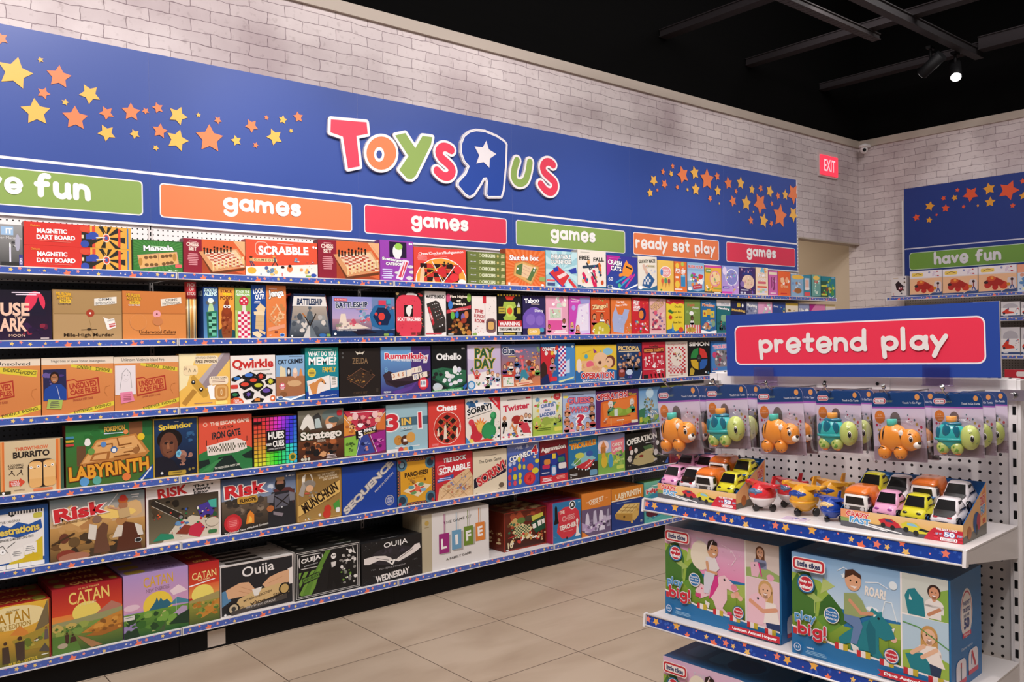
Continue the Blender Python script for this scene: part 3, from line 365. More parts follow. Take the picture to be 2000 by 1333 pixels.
2|1534|1559|592.4|7|efe4cc|b8a888|e8c840|cream boxed game with a yellow top and a small arch|r 0 0 100 8 e8c840;n 20 14 60 30 8 4 c8a050,8a6a30,fff .14;t 50 50 60 12 0 654 Safari;n 0 66 100 30 10 9 8b6,cb8,fff .15
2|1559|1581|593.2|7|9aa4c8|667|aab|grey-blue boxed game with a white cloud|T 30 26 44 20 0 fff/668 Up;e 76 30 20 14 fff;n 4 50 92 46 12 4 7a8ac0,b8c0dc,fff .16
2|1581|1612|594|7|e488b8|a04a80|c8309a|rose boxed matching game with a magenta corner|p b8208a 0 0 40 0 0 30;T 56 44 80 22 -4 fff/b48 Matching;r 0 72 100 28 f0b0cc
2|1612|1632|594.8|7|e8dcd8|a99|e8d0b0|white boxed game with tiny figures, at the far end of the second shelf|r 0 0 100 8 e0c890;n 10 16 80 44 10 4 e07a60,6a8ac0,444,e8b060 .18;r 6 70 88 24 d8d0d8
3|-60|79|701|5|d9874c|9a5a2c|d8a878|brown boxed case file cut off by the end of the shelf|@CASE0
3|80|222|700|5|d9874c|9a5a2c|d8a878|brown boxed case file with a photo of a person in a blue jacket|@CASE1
3|222|349|697.8|5|d9874c|9a5a2c|d8a878|brown boxed case file with a pencil portrait and a pink note|@CASE2
3|348.6|449|692|5|f0c060|c09040|f3d0a0|yellow boxed card game with a long grey cartoon sword|G 0 0 100 100 f3cc70 eeb850;p f6e8b8 0 0 34 0 14 60 0 70;p 9a8a90 32 56 84 0 100 0 100 12 50 70;p b8acb0 32 56 84 0 90 0 42 62;p c89a40 22 44 28 40 58 74 54 82 46 84 24 58;p b8863a 4 92 26 66 34 72 12 98;c 27 54 4 222;c 27 53 1.6 fff;c 42 68 4 222;c 42 67 1.6 fff;R 30 4 46 16 f3e2c4;t 52 8 40 4 0 654 LET'S HIT EACH OTHER WITH;T 53 15 42 6 0 543 FAKE SWORDS;R 8 22 28 18 f3dcb0;t 12 27 5 7 0 865 2-6;l 543 .8 18 34 20 28 22 34;l 543 .8 28 34 30 28 32 34;R 58 44 38 16 f6e4c8;t 77 47 32 3.4 0 765 A CARD GAME;u 62 51 30 2 a87 3;p fff 54 62 64 60 66 88 60 88;p fff 62 62 72 61 74 88 66 88;R 68 60 28 30 c88c48;R 70 62 24 26 e0b070;R 74 66 16 18 c88c48;T 82 75 4 12 0 f3dcb0 O;R 70 91 24 7 f3e080;u 26 93 40 1 a87 3
3|449|537.6|695.4|6|f0e9e4|c04030|c84a38|white boxed tile game with black square tiles and red lettering|T 50 19 92 22 1 c8302c Qwirkle;e 46 8 4 2 3a6ab0;u 46 31 46 1 543 2;p 1c1a1a 2 46 18 40 26 46 10 54 2 52;e 14 47 7 3.4 3a7ac8;p 1c1a1a 24 42 44 34 56 40 52 46 34 52 26 48;e 40 41 9 4.2 4a7ad0;p 1c1a1a 54 42 66 36 80 42 78 50 66 54 56 48;x 67 44 7 d84a3a 7;p 1c1a1a 18 58 34 50 46 56 44 66 30 72 20 66;e 31 60 9 4.2 e04a38;p 1c1a1a 38 50 56 44 66 52 74 60 72 68 60 76 50 70 40 58;e 50 52 8 4 e05038;e 61 63 9 4.2 c8c838;p 1c1a1a 76 54 88 48 100 52 100 60 88 64 78 60;x 89 56 7 d0d040 8;p 1c1a1a 64 76 80 66 94 74 92 82 76 88 66 82;e 79 75 9 4.4 6a50a8;p 1c1a1a 26 78 42 72 52 78 48 90 34 92 28 86;x 39 81 6 6a50a8 6;p 1c1a1a 0 76 16 74 20 84 4 90 0 88;e 9 80 6 3.4 2a7a4a;p 1c1a1a 44 96 58 88 74 92 70 99 46 99;r 52 90 12 6 e08a3a;R 0 60 16 8 d8453a;e 12 98 16 12 d85a30;t 12 92 12 3 0 fff OVER;t 15 96 18 4 0 fff 7 MILLION;R 88 86 11 12 e0703a;c 93 92 3 fff;t 84 40 18 3 0 222 2-4 PLAYERS
3|538|595|694.8|5|8eb4da|4a6a9a|9bd|sky blue boxed cat puzzle with four sitting cats and one sleeping|T 50 14 88 10 2 1c2430 CAT CRIMES;u 40 3 56 1 456 2;G 0 46 100 44 b07850 a86c48;p e8d8b0 12 46 14 30 20 26 32 28 34 46;p 3c3a40 38 46 38 28 44 26 52 30 52 46;e 44 36 4 6 eee;e 66 40 9 10 e8c0a8;e 66 34 7 6 f3dcc8;p e09050 80 46 84 30 88 30 94 46;e 18 28 5 5 e8d8b0;e 64 62 24 7 d8ae80;p d8ae80 38 62 44 54 48 62;c 21 67 11 d86a7a;T 21 65 12 6 0 fff 40;u 13 70 16 2 fff 2.5;e 24 85 13 6 8a5a38;p fff 0 88 50 95 100 86 100 89 50 99 0 93;p 35649c 0 93 50 99 100 89 100 100 0 100;e 14 92 10 4 fff;e 14 92 8.6 3 469
3|595|661|680|6|1f8a8c|14605f|3a9c98|teal boxed picture caption game with a corgi photo|G 0 0 100 86 239a90 1e7ca0;u 10 3 76 1 cff 2.4;T 51 12 84 10 0 fff WHAT DO YOU;T 52 26 84 16 0 fff MEME?;T 72 43 42 10 0 e8c040 FAMILY;c 19 48 12.5 e8cc48;u 10 44 18 4 764 2.6;r 0 84 100 16 1d4496;p f2ece8 4 64 72 54 74 82 10 92;p d89050 12 74 30 66 46 58 54 62 60 70 46 74 44 88 20 90;p f3e8e0 38 70 46 66 58 72 52 80 42 88 32 90;c 50 66 1.6 222;e 59 70 2 1.4 222;p d89050 8 72 26 66 24 76;p f2ece8 74 56 96 58 96 78 76 80;u 78 59 14 4 776 4;t 68 94 50 3 2 fff Match Captions & Photos;c 10 96 3 eee
3|661.6|742.7|681.3|6|241e1c|161210|342|black boxed chess set with a faint bronze board and pale winged crest|p d8d0c0 38 6 48 10 44 14;p d8d0c0 62 6 52 10 56 14;p d8d0c0 47 12 50 6 53 12;t 50 26 38 12 0 8a6e50 ZELDA;u 42 21 16 1 654 1.6;p 3a2c24 18 60 52 40 86 56 56 82;l 8a5c44 .8 18 62 56 82 86 57 52 42 18 60;n 18 52 46 24 24 8 b08040,8a5c34,c89a50,6a4428 .06;n 44 44 38 16 14 9 3a2c24,1c1614,4a3426 .1;t 50 92 34 5 0 5c4838 CHESS SET;c 8 10 2.4 555;c 8 18 2.4 555;r 88 84 6 8 3c342e
3|742.5|841|678.2|6|47609c|2c2a60|7ac|blue and purple boxed number tile game with a long tile rack|G 0 0 100 100 6fa8dc 3a2a7a;p 4a3478 60 0 100 0 100 100 36 100 60 60;p 5c3f90 20 94 60 84 84 60 60 92 30 100;T 47 20 78 13 -1 d83a50/fff Rummikub;t 50 29 60 5 -3 fff LARGE Numbers Edition;p 3c2c38 4 58 14 50 44 62 98 54 98 60 30 86 10 78;p 2c2028 10 70 60 74 98 62 98 68 30 86;p f0e4d4 20 56 48 50 50 64 22 70;t 25 61 4 8 6 c8702a 3;t 34 59 4 8 6 c8702a 4;t 43 58 4 8 6 c8702a 5;p f0e4d4 50 50 60 48 61 62 51 64;p f0e4d4 60 46 80 42 82 54 61 58;t 65 51 4 8 6 b33 11;t 76 49 4 8 6 222 11;p f0e4d4 62 60 74 58 75 70 64 72;t 69 65 6 8 6 4a6ab0 10;p f0e4d4 76 57 92 54 93 65 78 69;t 82 62 4 8 6 222 9;t 89 60 4 8 6 4a8;p e8e0e8 86 20 96 18 92 36 84 36;t 90 27 5 10 -8 b33 9;t 10 48 7 10 10 7ab0dc 8;c 84 80 11 c83040;c 84 80 9 e04050;r 78 72 12 15 eee;t 84 79 8 8 0 358 10;t 12 94 14 4 0 fff PRESSMAN
3|842|911|675|6|14181a|0a0c0e|223|black boxed disc flipping game with a green board|T 49 25 72 15 0 eee/333 Othello;c 88 8 2 ccc;c 93 8 2 ccc;p 2e6a4c 2 52 30 48 98 56 98 82 56 96 0 70;p 1c4432 0 66 56 94 98 80 98 86 56 98 0 72;l 1a3a2a .6 14 50 70 92;l 1a3a2a .6 30 49 84 88;l 1a3a2a .6 2 60 60 50;l 1a3a2a .6 20 76 90 60;n 6 48 84 44 14 4 e4e8ea,222628,dde .09;e 66 54 7 9 e8ecec;e 56 68 9 4.5 dde2e4;e 46 66 8 5 eee;e 78 54 6 6 dde;e 66 82 8 4 eee;e 80 78 8 4 dde;e 16 90 14 8 c8ccd0;e 14 86 10 5 c8d4dc;e 6 68 5 3 222;p 2a8a50 0 97 88 92 88 100 0 100;t 44 97 80 3 0 dfd A MINUTE TO LEARN... A LIFETIME TO MASTER;p 2c5fa8 88 92 100 84 100 92 92 100
3|912|978|674|6|c8b8d8|8a7aa0|dcd|lilac boxed money game with big green block lettering and running people|e 20 20 30 14 dcd0e8;T 51 19 58 22 0 2f5a34/d8b84a PAY;T 52 43 62 22 0 2f5a34/d8b84a DAY;u 24 4 52 1 876 2.4;p f0e8e4 0 66 60 60 100 70 100 100 0 100;p 5a7a50 8 56 14 50 18 58 12 62;p 5a7a50 60 58 66 54 70 66 62 68;f 27 62 4.6 e0a880 8a4a2a d8504a;l d8504a 4 16 58 24 74;l d8504a 4 36 66 30 76;f 60 64 4.6 e8b890 6a3a20 fff;f 74 66 5 e8b890 b85a30 9ac;f 90 70 4.6 e8b890 7a3a5a 9ac;f 58 84 5 c89a70 4a7a4a 5a7a50;n 40 76 56 18 16 9 fff,c8a,8a6a4a,6a8ab0 .1;e 10 90 12 10 3a8ac0;e 10 90 8 7 c8d8e8;n 20 78 20 16 5 6 5a8a50,e8e0d8 .2
3|978|1055|673.6|6|c87a50|7c2c24|a34|multicoloured boxed mystery game with a pink fountain among party guests|G 0 0 100 100 4a6a9a d8804a;T 18 15 30 17 0 1c2c50/eee Clue;u 16 28 22 1 e8c040 3;n 36 4 36 40 18 4 e8707a,f3a0a0,c84a5a .12;n 72 2 28 44 14 6 e08a50,f0b060,8a4a3a,7a9a6a .16;l e8707a 5 52 38 56 70;e 56 78 14 12 6a8ab0;p 3a8aa0 50 60 62 60 70 92 46 92;n 4 36 92 56 40 9 e8b890,c8503a,3a4a80,f0a050,e8d0b0,8a3a2a,4a7a9a .09;f 8 52 4 e8b890 3a2018 6a4a8a;f 24 46 4 e8b890 2a1814 eee;f 38 36 4 e8b890 4a2a1a 358;f 40 62 5 e8e0e8 ccd 99b;f 78 48 4 b8785a 2a1814 d66;f 92 56 4.6 e8b890 a0502a 6a5;r 3 70 27 5 c33;r 3 75 27 22 e8e4dc;n 4 76 24 18 10 3 7aa,b98,8b8 .12;p f0c8a8 34 90 74 84 80 92 38 98;u 38 91 36 1 c44 3
3|1055|1123|672|6|2c66a8|1b3e70|48b|blue and red boxed four in a row game with a tall mesh grid|p c82c38 0 8 46 10 30 92 0 98;T 24 13 38 9 0 fff/222 CONNECT;c 47 10 5 e04838;c 16 23 4.6 e8e0dc;c 25 23 4.6 c83838;c 33 23 4.6 e8c040;c 42 22 4.6 e8e0dc;p 4a8ac8 66 8 100 12 100 92 50 92;k 51 6 22 74 4 14 3a3a9a,e8e8f8,c83a6a,e8e8f8;p c8d8f0 74 44 84 38 84 72 70 74;f 34 42 6 c8906a 3a1e14 b8a;l a87868 5 32 70 38 60;e 8 66 10 22 3a2420;p 1c2a5a 0 84 20 72 26 96 0 100;p d8e0b0 50 92 96 82 96 86 54 96;R 26 80 20 11 d83a48;e 93 8 4 3 dee
3|1123|1204.5|675|6|e6c23c|a8901c|ecd060|yellow boxed tweezer game with a patient lying under a blue cover|p 2c6aa8 0 66 20 70 60 62 100 70 100 100 0 100;l c89a30 1 16 22 38 14;e 78 18 12 10 8ac0d8;l 5ab 2 60 16 66 28;p 8a3a8a 42 8 52 20 44 22;n 4 34 30 38 10 4 e8b888,f0d0c0,dca078 .2;e 60 40 18 20 ecc09a;e 34 52 15 12 e8b888;e 34 52 9 10 e86a80;p e8b888 16 62 40 56 80 64 70 76 20 76;e 84 46 12 17 7a4030;e 81 48 9 13 ecc09a;c 78 46 1.4 322;e 58 48 4 5 6a4030;c 25 30 4 5ab;e 8 54 6 18 f0dcd0;n 40 58 50 14 8 4 e8b888,dca078,f0dcd0 .12;T 52 82 80 17 -1 c8282c/fff OPERATION;T 50 95 70 3 0 fff WATCH THE PATIENT
3|1204|1253.5|671.6|6|1d3a68|122444|556|dark blue boxed picture trivia game with crowded portraits|T 48 13 84 12 -1 e8c888/322 PICTOPIA;r 8 20 84 3 dcc8a0;n 4 26 92 50 40 7 e0b090,3a2a28,5a6a8a,8a5a4a,2a3a5a,c8a080,1a1a24 .1;f 50 50 8 e0b090 3a2018 2a2a3a;f 26 56 5.5 e0b090 8a4a2a 3a2a3a L;f 76 56 5.5 d8a080 4a2a20 333;f 44 32 5 d8c0b0 999 445;c 92 30 6 c8502c;e 48 78 13 8 c8d8f0;R 6 68 24 22 8a3a2c;e 18 74 8 4 c88;n 34 82 34 12 6 4 4a4a9a,6a5ab0 .15;u 6 92 24 2 ccd 2.4;p e8e0e0 88 99 98 76 100 78 92 99
3|1253.5|1299.5|669|6|c9283c|8a1828|d04858|crimson boxed party game with white dancing figures|T 50 12 40 7 0 111/e55 Incredibly;R 5 15 90 15 6a1020;T 50 22 84 9 2 e8a050 HIDDEN TALENTS;r 38 29 22 4 e8c0c0;n 4 36 92 34 30 6 f8d8dc,fff,e890a0,c9283c .07;c 14 44 5 f0d0d0;c 30 42 4 e8c0c0;c 48 38 4 f0d0d0;c 66 42 4 e8c0c0;c 84 40 4 f0d0d0;l f0d0d0 3 14 48 14 66;l f0d0d0 3 48 42 50 60;l f0d0d0 3 84 46 82 62;r 4 74 92 1 f8c0c8;n 20 76 76 8 12 3 f8e0e0,fff .06;l 311 5 36 88 40 97;l 311 5 54 88 58 97;l 311 5 70 88 74 97;l 311 5 86 88 90 97;r 4 88 20 10 222
3|1299.5|1343|668|6|eadcd0|b09a8a|d8c0b0|cream boxed party game with a red checkered border and a round picture|t 50 8 84 6 1 b03a40 Five Nights at Freddy's;k 10 15 80 74 10 14 c83840,f0e0dc;e 50 44 28 26 f0e4d8;n 28 26 44 38 22 7 8a4a2a,3a2a5a,c8a050,c83a40,4a3a2a .12;T 50 72 46 6 -4 fff/a33 NIGHT OF FRIGHTS;n 66 76 24 18 8 5 8a3a3a,c86a5a .2;u 10 94 50 1 a76 2
3|1343.5|1386.5|668|6|121212|080808|333|black boxed light memory game with a four colour disc|T 51 7 94 12 0 f3f0ea SIMON;p 2e8a44 46 18 46 40 36 48 10 48 14 34 26 22;p d83a34 52 18 52 40 62 48 88 48 84 34 72 22;p d8b030 10 52 36 52 46 60 46 82 24 76 14 66;p 2c64b4 88 52 62 52 52 60 52 82 74 78 86 66;c 49 49 12 222;c 49 49 8 333;u 42 48 14 1 999 2;p c8a838 4 96 8 78 16 74 28 84 22 96;c 80 90 3 eee;c 92 92 4 479
3|1387|1432|667.3|6|2d68b0|1b4078|59c|blue boxed pop up dice game with a grey picture and pink lettering|R 4 4 78 90 4a88cc;T 44 16 66 11 3 f08ab0/fff TROUBLE;R 18 26 66 50 8a8890;n 20 28 60 46 34 5 c8c0c8,6a6a74,a03a5a,e8e4e8,555 .12;c 16 40 8 d84a7a;T 20 82 18 6 0 d84a6a 2-4;r 4 88 70 3 fff;u 40 92 50 1 fff 3
4|-5|124|856|8|d9c39c|3c5a4a|e8d8b8|beige boxed card game with two soft cartoon rolls showing through a window|r 0 0 3 100 3c5a4a;r 3 0 3 100 e8a060;r 6 0 3 100 e07a3a;r 88 0 4 100 e07a3a;r 92 0 3 100 e8a060;r 95 0 5 100 3c5a4a;T 38 15 26 7 1 d05a38 THROW;T 63 14 26 7 1 e07a50 THROW;T 50 26 56 12 1 2c2420 BURRITO;t 26 45 24 4 0 3a2c24 A DODGEBALL;t 26 50 22 4 0 3a2c24 CARD GAME;l 3a2c24 1.2 16 62 20 58 24 64;l 3a2c24 1.2 28 64 34 58 36 64;c 20 56 1.4 322;c 34 56 1.4 322;p dc5238 16 74 32 73 32 70 40 78 32 87 32 84 16 85;t 24 76 12 3 0 fff YOU;t 25 79.5 14 3 0 fff THROW;t 25 83 12 3 0 fff THESE;R 44 37 44 54 2a1e1a;R 46 41 20 50 e8b470;R 68 40 19 50 e8b470;r 46 44 20 30 efc080;r 68 43 19 30 efc080;c 49 52 2.2 fff;c 60 51 2.2 fff;c 71 51 2.2 fff;c 82 50 2.2 fff;c 49 52 .9 222;c 60 51 .9 222;c 71 51 .9 222;c 82 50 .9 222;l 543 .6 53 54 56 54;l 543 .6 75 53 78 53;R 52 93 30 5 e08050;r 2 93 16 6 332;c 7 96 2 fff;u 20 92 22 1 876 2
4|127|298|833.3|7|3f7a34|6e2420|4a8a40|green boxed maze game with a brown wooden maze and flame coloured lettering|G 0 0 100 100 2f7a3c 45682c;r 72 0 16 40 8a5a38;r 88 0 12 24 2a6a3a;r 12 34 10 32 6a4a30;n 20 0 50 26 20 6 2a7034,3a8a44,2f6a30 .14;p c08040 14 66 34 26 80 20 96 52 90 60 20 68;p e0a868 17 63 35 29 78 23 92 52;p a86a34 26 60 30 48 50 46 48 60;p e0a868 29 58 32 51 46 49 45 58;l 8a5424 1.6 36 36 52 34 52 44 66 42;l 8a5424 1.6 58 26 60 38 74 36;l 8a5424 1.6 66 50 84 48 82 40;l e8b878 1.2 34 33 50 31;l e8b878 1.2 56 44 76 42;l 8a5424 1.6 54 56 72 54;T 55 9 24 9 3 e8c048/335 POKEMON;u 40 16 28 1 cde 3;c 24 26 3 f0ece8;c 24 30 3.6 f0ece8;c 42 34 3.4 5a8ac8;c 54 44 4 3a6aa8;c 54 45 2.6 eee;c 86 26 4.4 e8c030;c 80 48 4 a06a3a;c 28 44 4 6a9a4a;c 68 16 3 e08a50;T 49 75 92 23 3 e8a030/6a2c14 LABYRINTH;c 20 92 5.4 5a9ad0;c 34 92 5 5aa89a;c 68 91 5 e07a40;p 1d4a9a 82 98 100 74 100 98;T 92 89 20 4 52 fff Ravensburger;R 0 17 9 4 48a;R 0 23 9 4 ca3;R 0 29 9 4 c44
4|298|386.5|819.7|7|162440|c8a83c|c8a83c|dark boxed gem trading game with a gold frame and a merchant holding a jewel|r 0 0 100 100 c8a43c;r 2.4 1.8 95.2 96.4 141c30;G 3 2 94 70 22406c 16223c;T 50 15 76 13 3 e8c848 Splendor;u 44 6 14 1 ddd 1.4;e 36 36 28 18 1a1414;e 34 46 20 22 6a4030;p 7a4c38 18 44 30 36 46 42 44 62 34 66 22 58;e 28 42 4 2.4 2a1c1c;e 40 42 4 2.4 2a1c1c;p a06848 30 42 34 42 36 52 30 52;l 2a1414 1.6 30 58 40 56;p 1c1c28 3 66 24 64 44 72 66 98 3 98;e 62 64 12 8 a87868;n 54 58 34 26 10 5 a87868,7a5048,8a6050 .2;p 7ac0dc 50 58 58 54 62 60 58 68 50 66;p 4a90b8 52 60 58 58 58 64 53 64;n 60 24 34 20 9 3 2a5078,34608c .2;e 20 92 9 3 14141c;R 32 90 40 7 b89838;u 38 92.5 28 1 432 2;c 80 90 3 8a7a3a;c 88 89 3 8a7a3a;c 18 92 3 ddd
4|387|492|816|7|dd5640|2c5c34|e06a50|red and green boxed escape game with a long white prison building|T 58 12 74 7 3 f6dcc8 THE ESCAPE GAME;c 12 14 4 f0b8a0;c 12 14 2.6 dd5640;t 50 21 28 5 4 3a2c28 ESCAPE FROM;T 51 33 54 13 5 2c2c30 IRON GATE;p 2f7a44 0 66 20 58 80 54 100 62 100 100 0 100;p ede0d8 14 52 28 50 70 42 88 50 90 62 70 68 16 70;r 16 57 72 .6 aaa09a;k 18 54 18 10 8 3 554,ede0d8;k 38 50 30 14 12 3 665,ede0d8;k 72 52 16 8 7 2 554,ede0d8;l 222 1 14 52 14 42;l 222 1 34 46 34 38;l 222 1 56 42 56 36;l 222 1 90 48 90 40;p 1c2c28 36 74 60 72 80 100 24 100;p 1c2c28 0 78 18 76 20 84 0 92;p 1c2c28 80 74 100 66 100 82 86 80;p 3f8a50 44 76 20 96 2 98 30 80;t 52 92 48 4 4 e8e8d8 THE PRISON BREAK PARTY GAME
4|493|580|816|7|1a1a1c|101012|c63|black boxed colour guessing game with a rainbow grid of squares|@HUES
4|581|671|803.8|7|4a3428|281a14|443|dark brown boxed war strategy game with a white horse and a bearded officer|G 0 0 100 42 8a8878 4a3628;G 0 60 100 40 6a3c24 3a2018;p e8e4dc 4 34 12 16 22 6 30 14 40 36 26 38 20 30 10 38;p 3a3a3a 32 12 44 6 50 14 50 36 36 38;p b8c8c8 36 18 46 16 52 36 38 36;e 76 12 24 13 6a7a78;e 72 26 13 12 d0946a;e 78 22 12 6 4a5a58;p e8e0d8 60 30 70 28 76 32 74 40 62 38;p 4a2c1c 58 42 100 30 100 46 58 50;n 4 62 90 30 36 9 8a4a2a,2a1a14,b8683a,5a3a2a,d8a070,1a1a1c .1;T 50 51 90 21 2 eee8e0/231 Stratego;t 50 61 20 5 0 d8d0c0 ORIGINAL;R 85 3 12 11 c8303c;c 8 95 3 ccb;c 15 95 3 ccb;c 22 95 3 ccb;u 60 90 24 3 dcc 3
4|671|753|803.8|7|7a2a50|38183a|545|bright boxed battle card game with coloured wedges around a black plate|p e0903c 0 6 34 40 30 52 0 54;p c83a50 0 0 100 0 74 44 30 44;p d87838 100 6 100 48 70 46;p 8ac048 0 58 34 54 30 98 0 98;p 3a4a98 34 60 56 54 74 96 28 98;p a02a8a 60 56 100 48 100 92 78 96;l fff .8 36 54 0 14;l fff .8 66 46 100 6;l fff .8 40 58 28 98;l fff .8 62 56 78 96;u 8 4 84 1 fff 3;n 8 8 84 30 24 4 8a2a3a,e8a0a0,5a1a2a,f0c0a0,fff .1;n 4 26 26 24 10 4 e8c080,b86a3a .2;n 4 62 24 30 10 4 3a5a2a,5a7a30 .2;n 40 64 24 30 10 4 7a8ac8,20285a,c88 .2;n 70 60 28 28 10 4 d878c0,5a1a5a .2;e 26 13 7 8 f3c8c8;e 74 12 7 8 f3c8c8;p 141418 26 46 76 36 78 50 52 52 28 64;T 38 53 12 15 8 fff 5;T 60 44 30 7 8 fff -MINUTE;t 60 51 26 6 8 e8c870 Dungeon
4|753|835|792.7|7|9cc0cc|587880|a8ccd4|pale blue boxed three in one game with round cookies on the front|r 0 28 100 18 4a6e80;T 14 37 30 36 2 d0303c/eee 3;T 48 37 24 15 2 e8c060/345 IN;T 81 37 8 34 2 d0303c/eee 1;t 47 51 30 4 0 f4f0e8 GAME SET;l 345 1 34 57 62 55;c 28 76 10 c88c40;c 44 77 10 5a3424;r 40 74 9 6 eee;c 58 72 11 d8a050;n 20 70 16 12 6 3 a86a28 .1;u 12 90 76 1 eee 3;r 0 94 26 6 e8e4e0;c 34 97 6 c44;c 46 97 5 e8a050;c 58 96 5 3a7aa0
4|836|907.6|786|7|d8423a|8e2824|dd5a50|red boxed chess game with an oval picture of pieces on diamond squares|T 50 15 56 14 1 fff Chess;e 51 60 38 36 f3dcd0;e 51 60 36.6 34.6 c83a30;n 18 28 66 64 1 1 c83a30;p 2a1a18 50 30 60 36 50 42 40 36;p 2a1a18 34 38 44 44 34 52 24 45;p 2a1a18 66 38 76 45 66 52 56 44;p 2a1a18 50 46 60 54 50 62 40 54;p 2a1a18 30 54 40 62 30 70 20 62;p 2a1a18 70 54 80 62 70 70 60 62;p 2a1a18 50 64 60 72 50 80 40 72;p 2a1a18 34 72 44 80 36 88 26 80;p 2a1a18 66 72 74 80 64 88 56 80;p 2a1a18 50 82 58 88 50 93 42 88;l e8c060 .7 24 46 66 88;l e8c060 .7 34 38 78 78;l e8c060 .7 78 46 36 88;l e8c060 .7 66 38 22 78;p f0dcc8 40 84 42 56 45 50 48 56 50 84;p f0dcc8 74 82 76 64 79 60 82 82;p f0dcc8 22 76 24 62 27 58 29 76;p f0dcc8 84 60 86 48 89 60;u 6 92 22 3 f99 2
4|908|976.5|780|7|eee6dc|b03a30|ccc|white boxed sliding pawn game with a green and a red pawn|n 0 0 100 20 20 5 3a7ab0,2c5a8a,fff,e8e0d8 .12;p d8303a 66 0 100 0 100 32;t 86 10 20 4 -45 fff CLASSIC;T 40 25 72 14 10 1c1c1c/fff SORRY!;l 222 1 6 44 76 30;x 42 66 24 e8803a 14;x 42 66 16 f0c060 12;n 70 52 30 44 22 7 2a7a4a,fff,3a3a3a .1;p c83040 14 58 24 54 34 72 44 88 30 98 12 92 18 76;e 16 53 8 7 d84050;e 30 86 17 11 c83040;e 66 76 21 20 2a8a50;e 66 76 18 17 34985a;p 2a8a50 68 62 76 44 84 46 82 66;e 80 42 9 9 2a8a50;e 78 40 6 6 44a868;p d84a3a 20 98 60 92 84 98;e 14 96 8 6 e8d060;p 4a8ac0 0 84 14 100 0 100;n 70 84 28 14 8 7 3a7ab0,fff,222 .15
4|976.5|1039|776|7|efe8e2|a33|ddd|white boxed floor game with people bending over coloured spots|u 18 8 58 1 444 3;R 80 4 16 4 c8303c;T 50 26 84 15 4 cc2f4a Twister;n 4 78 94 20 30 6 d8405a,3a8a50,4a6ab0,e8c040,fff,222 .05;f 12 52 5.6 d89a70 c8602a 2c2c2c;l 2c2c2c 4 12 66 8 84;e 50 56 16 10 a8302c;l e8b890 4 38 60 30 74;l e8b890 4 60 60 64 52;f 66 54 6 e8b890 b85a2a c83848;p d04050 60 70 84 62 96 90 70 88;f 80 48 5 e8b890 8a4a2a eee;f 92 50 5 e8b890 3a2018 eee;l d8884a 5 36 68 50 90;l d8884a 5 50 70 44 84
4|1039|1098|772|7|a6be4a|708430|9a5|green and white boxed ladder game with playing children|G 0 0 100 60 e8e8e0 d8e0b0;n 2 4 96 54 36 9 e8a050,6a9ac0,d8505a,8ab04a,f3dcc8,e8c850 .1;R 22 22 58 34 e8e4f0;T 50 28 44 9 4 2a5a9a CHUTES;T 50 39 18 5 4 2a5a9a AND;T 50 49 52 9 4 2a5a9a LADDERS;c 84 6 11 c83a40;u 78 4 12 2 fcc 3;f 30 64 4 e8b890 6a3a20 d86;f 74 64 4 d8a078 3a2018 47a;f 90 58 4 e8b890 3a2018 666;r 0 78 100 22 a6be4a;n 0 60 100 18 10 4 9ab04a,b8cc5a .2;u 8 82 56 2 567020 4;R 72 82 26 10 e0d860;f 12 70 4 e8b890 e8c060 e84
4|1098|1163.5|768|7|aabde0|7080a8|ccd|pale blue boxed face guessing game with crowds of cartoon faces|u 14 6 50 1 334 3;R 2 8 14 6 e8d860;T 50 22 72 16 -1 e8707a/3a3a8a GUESS;T 50 45 56 15 -1 e8707a/3a3a8a WHO;T 52 72 26 30 0 c8304a/fff ?;f 14 34 6 e89060 e8a060 d87;f 12 56 6 e8a878 6a3a20 c87;f 12 78 6 e09068 a86a3a d88;f 26 84 6 e8a070 c8502a e9a;f 88 24 6 e09068 3a2018 867;f 88 46 6 d8986a 7a5a30 a76;f 90 70 6 e8a070 222 b55;f 74 86 6 e89a70 8a4a2a d88;f 44 92 5 e89a70 c84 e88;f 60 92 5 e8a878 642 e88;u 26 58 14 3 eef 3;u 66 58 14 3 eef 3
4|1162.5|1247|765.6|7|5a2a6a|30184a|535|purple boxed tweezer game with an orange operating table picture|p dd6a28 12 30 36 24 96 16 98 88 60 96 10 96;p e8803c 16 34 40 28 92 22 94 84 20 90;T 38 14 72 17 2 c8282c/fff OPERATION;T 86 13 20 8 0 b89a48/321 Silver;n 28 28 20 30 8 3 4a8a68,e8dccc,3a7a58 .25;f 34 38 5 e8dcd0 ddd 4a8a68;f 84 36 5 e8dcd0 ccc 3a8a70;e 54 62 24 11 8aa83c;e 50 56 12 9 9ab84a;e 76 58 7 8 9ab84a;p d8e0dc 42 52 50 50 50 72 42 72;r 30 70 50 3 a85a24;n 14 64 14 26 5 4 d8c0b0,b85a3a .3;u 46 80 20 1 fff 5;l e8a860 2 34 94 34 76;l e8a860 2 60 92 60 76;R 82 84 16 8 e8e4d0
4|1247|1290|758.7|7|6aa0c8|3a6488|8bd|sky blue boxed game with a tall ruined castle|G 0 0 100 60 5a90c8 a8cce0;e 50 16 18 14 c0dcec;n 20 24 60 50 30 6 8a7a5a,6a5a3a,a8946a,4a6a4a,c8b88a .12;p 3a7a58 0 60 30 54 20 100 0 100;T 68 68 30 8 -4 fff/222 ROYAL;T 64 79 48 12 -4 fff/222 PALACE;n 0 78 100 20 14 6 5a8a3a,8ab04a,3a6a2a .14;r 2 80 12 14 c8c040
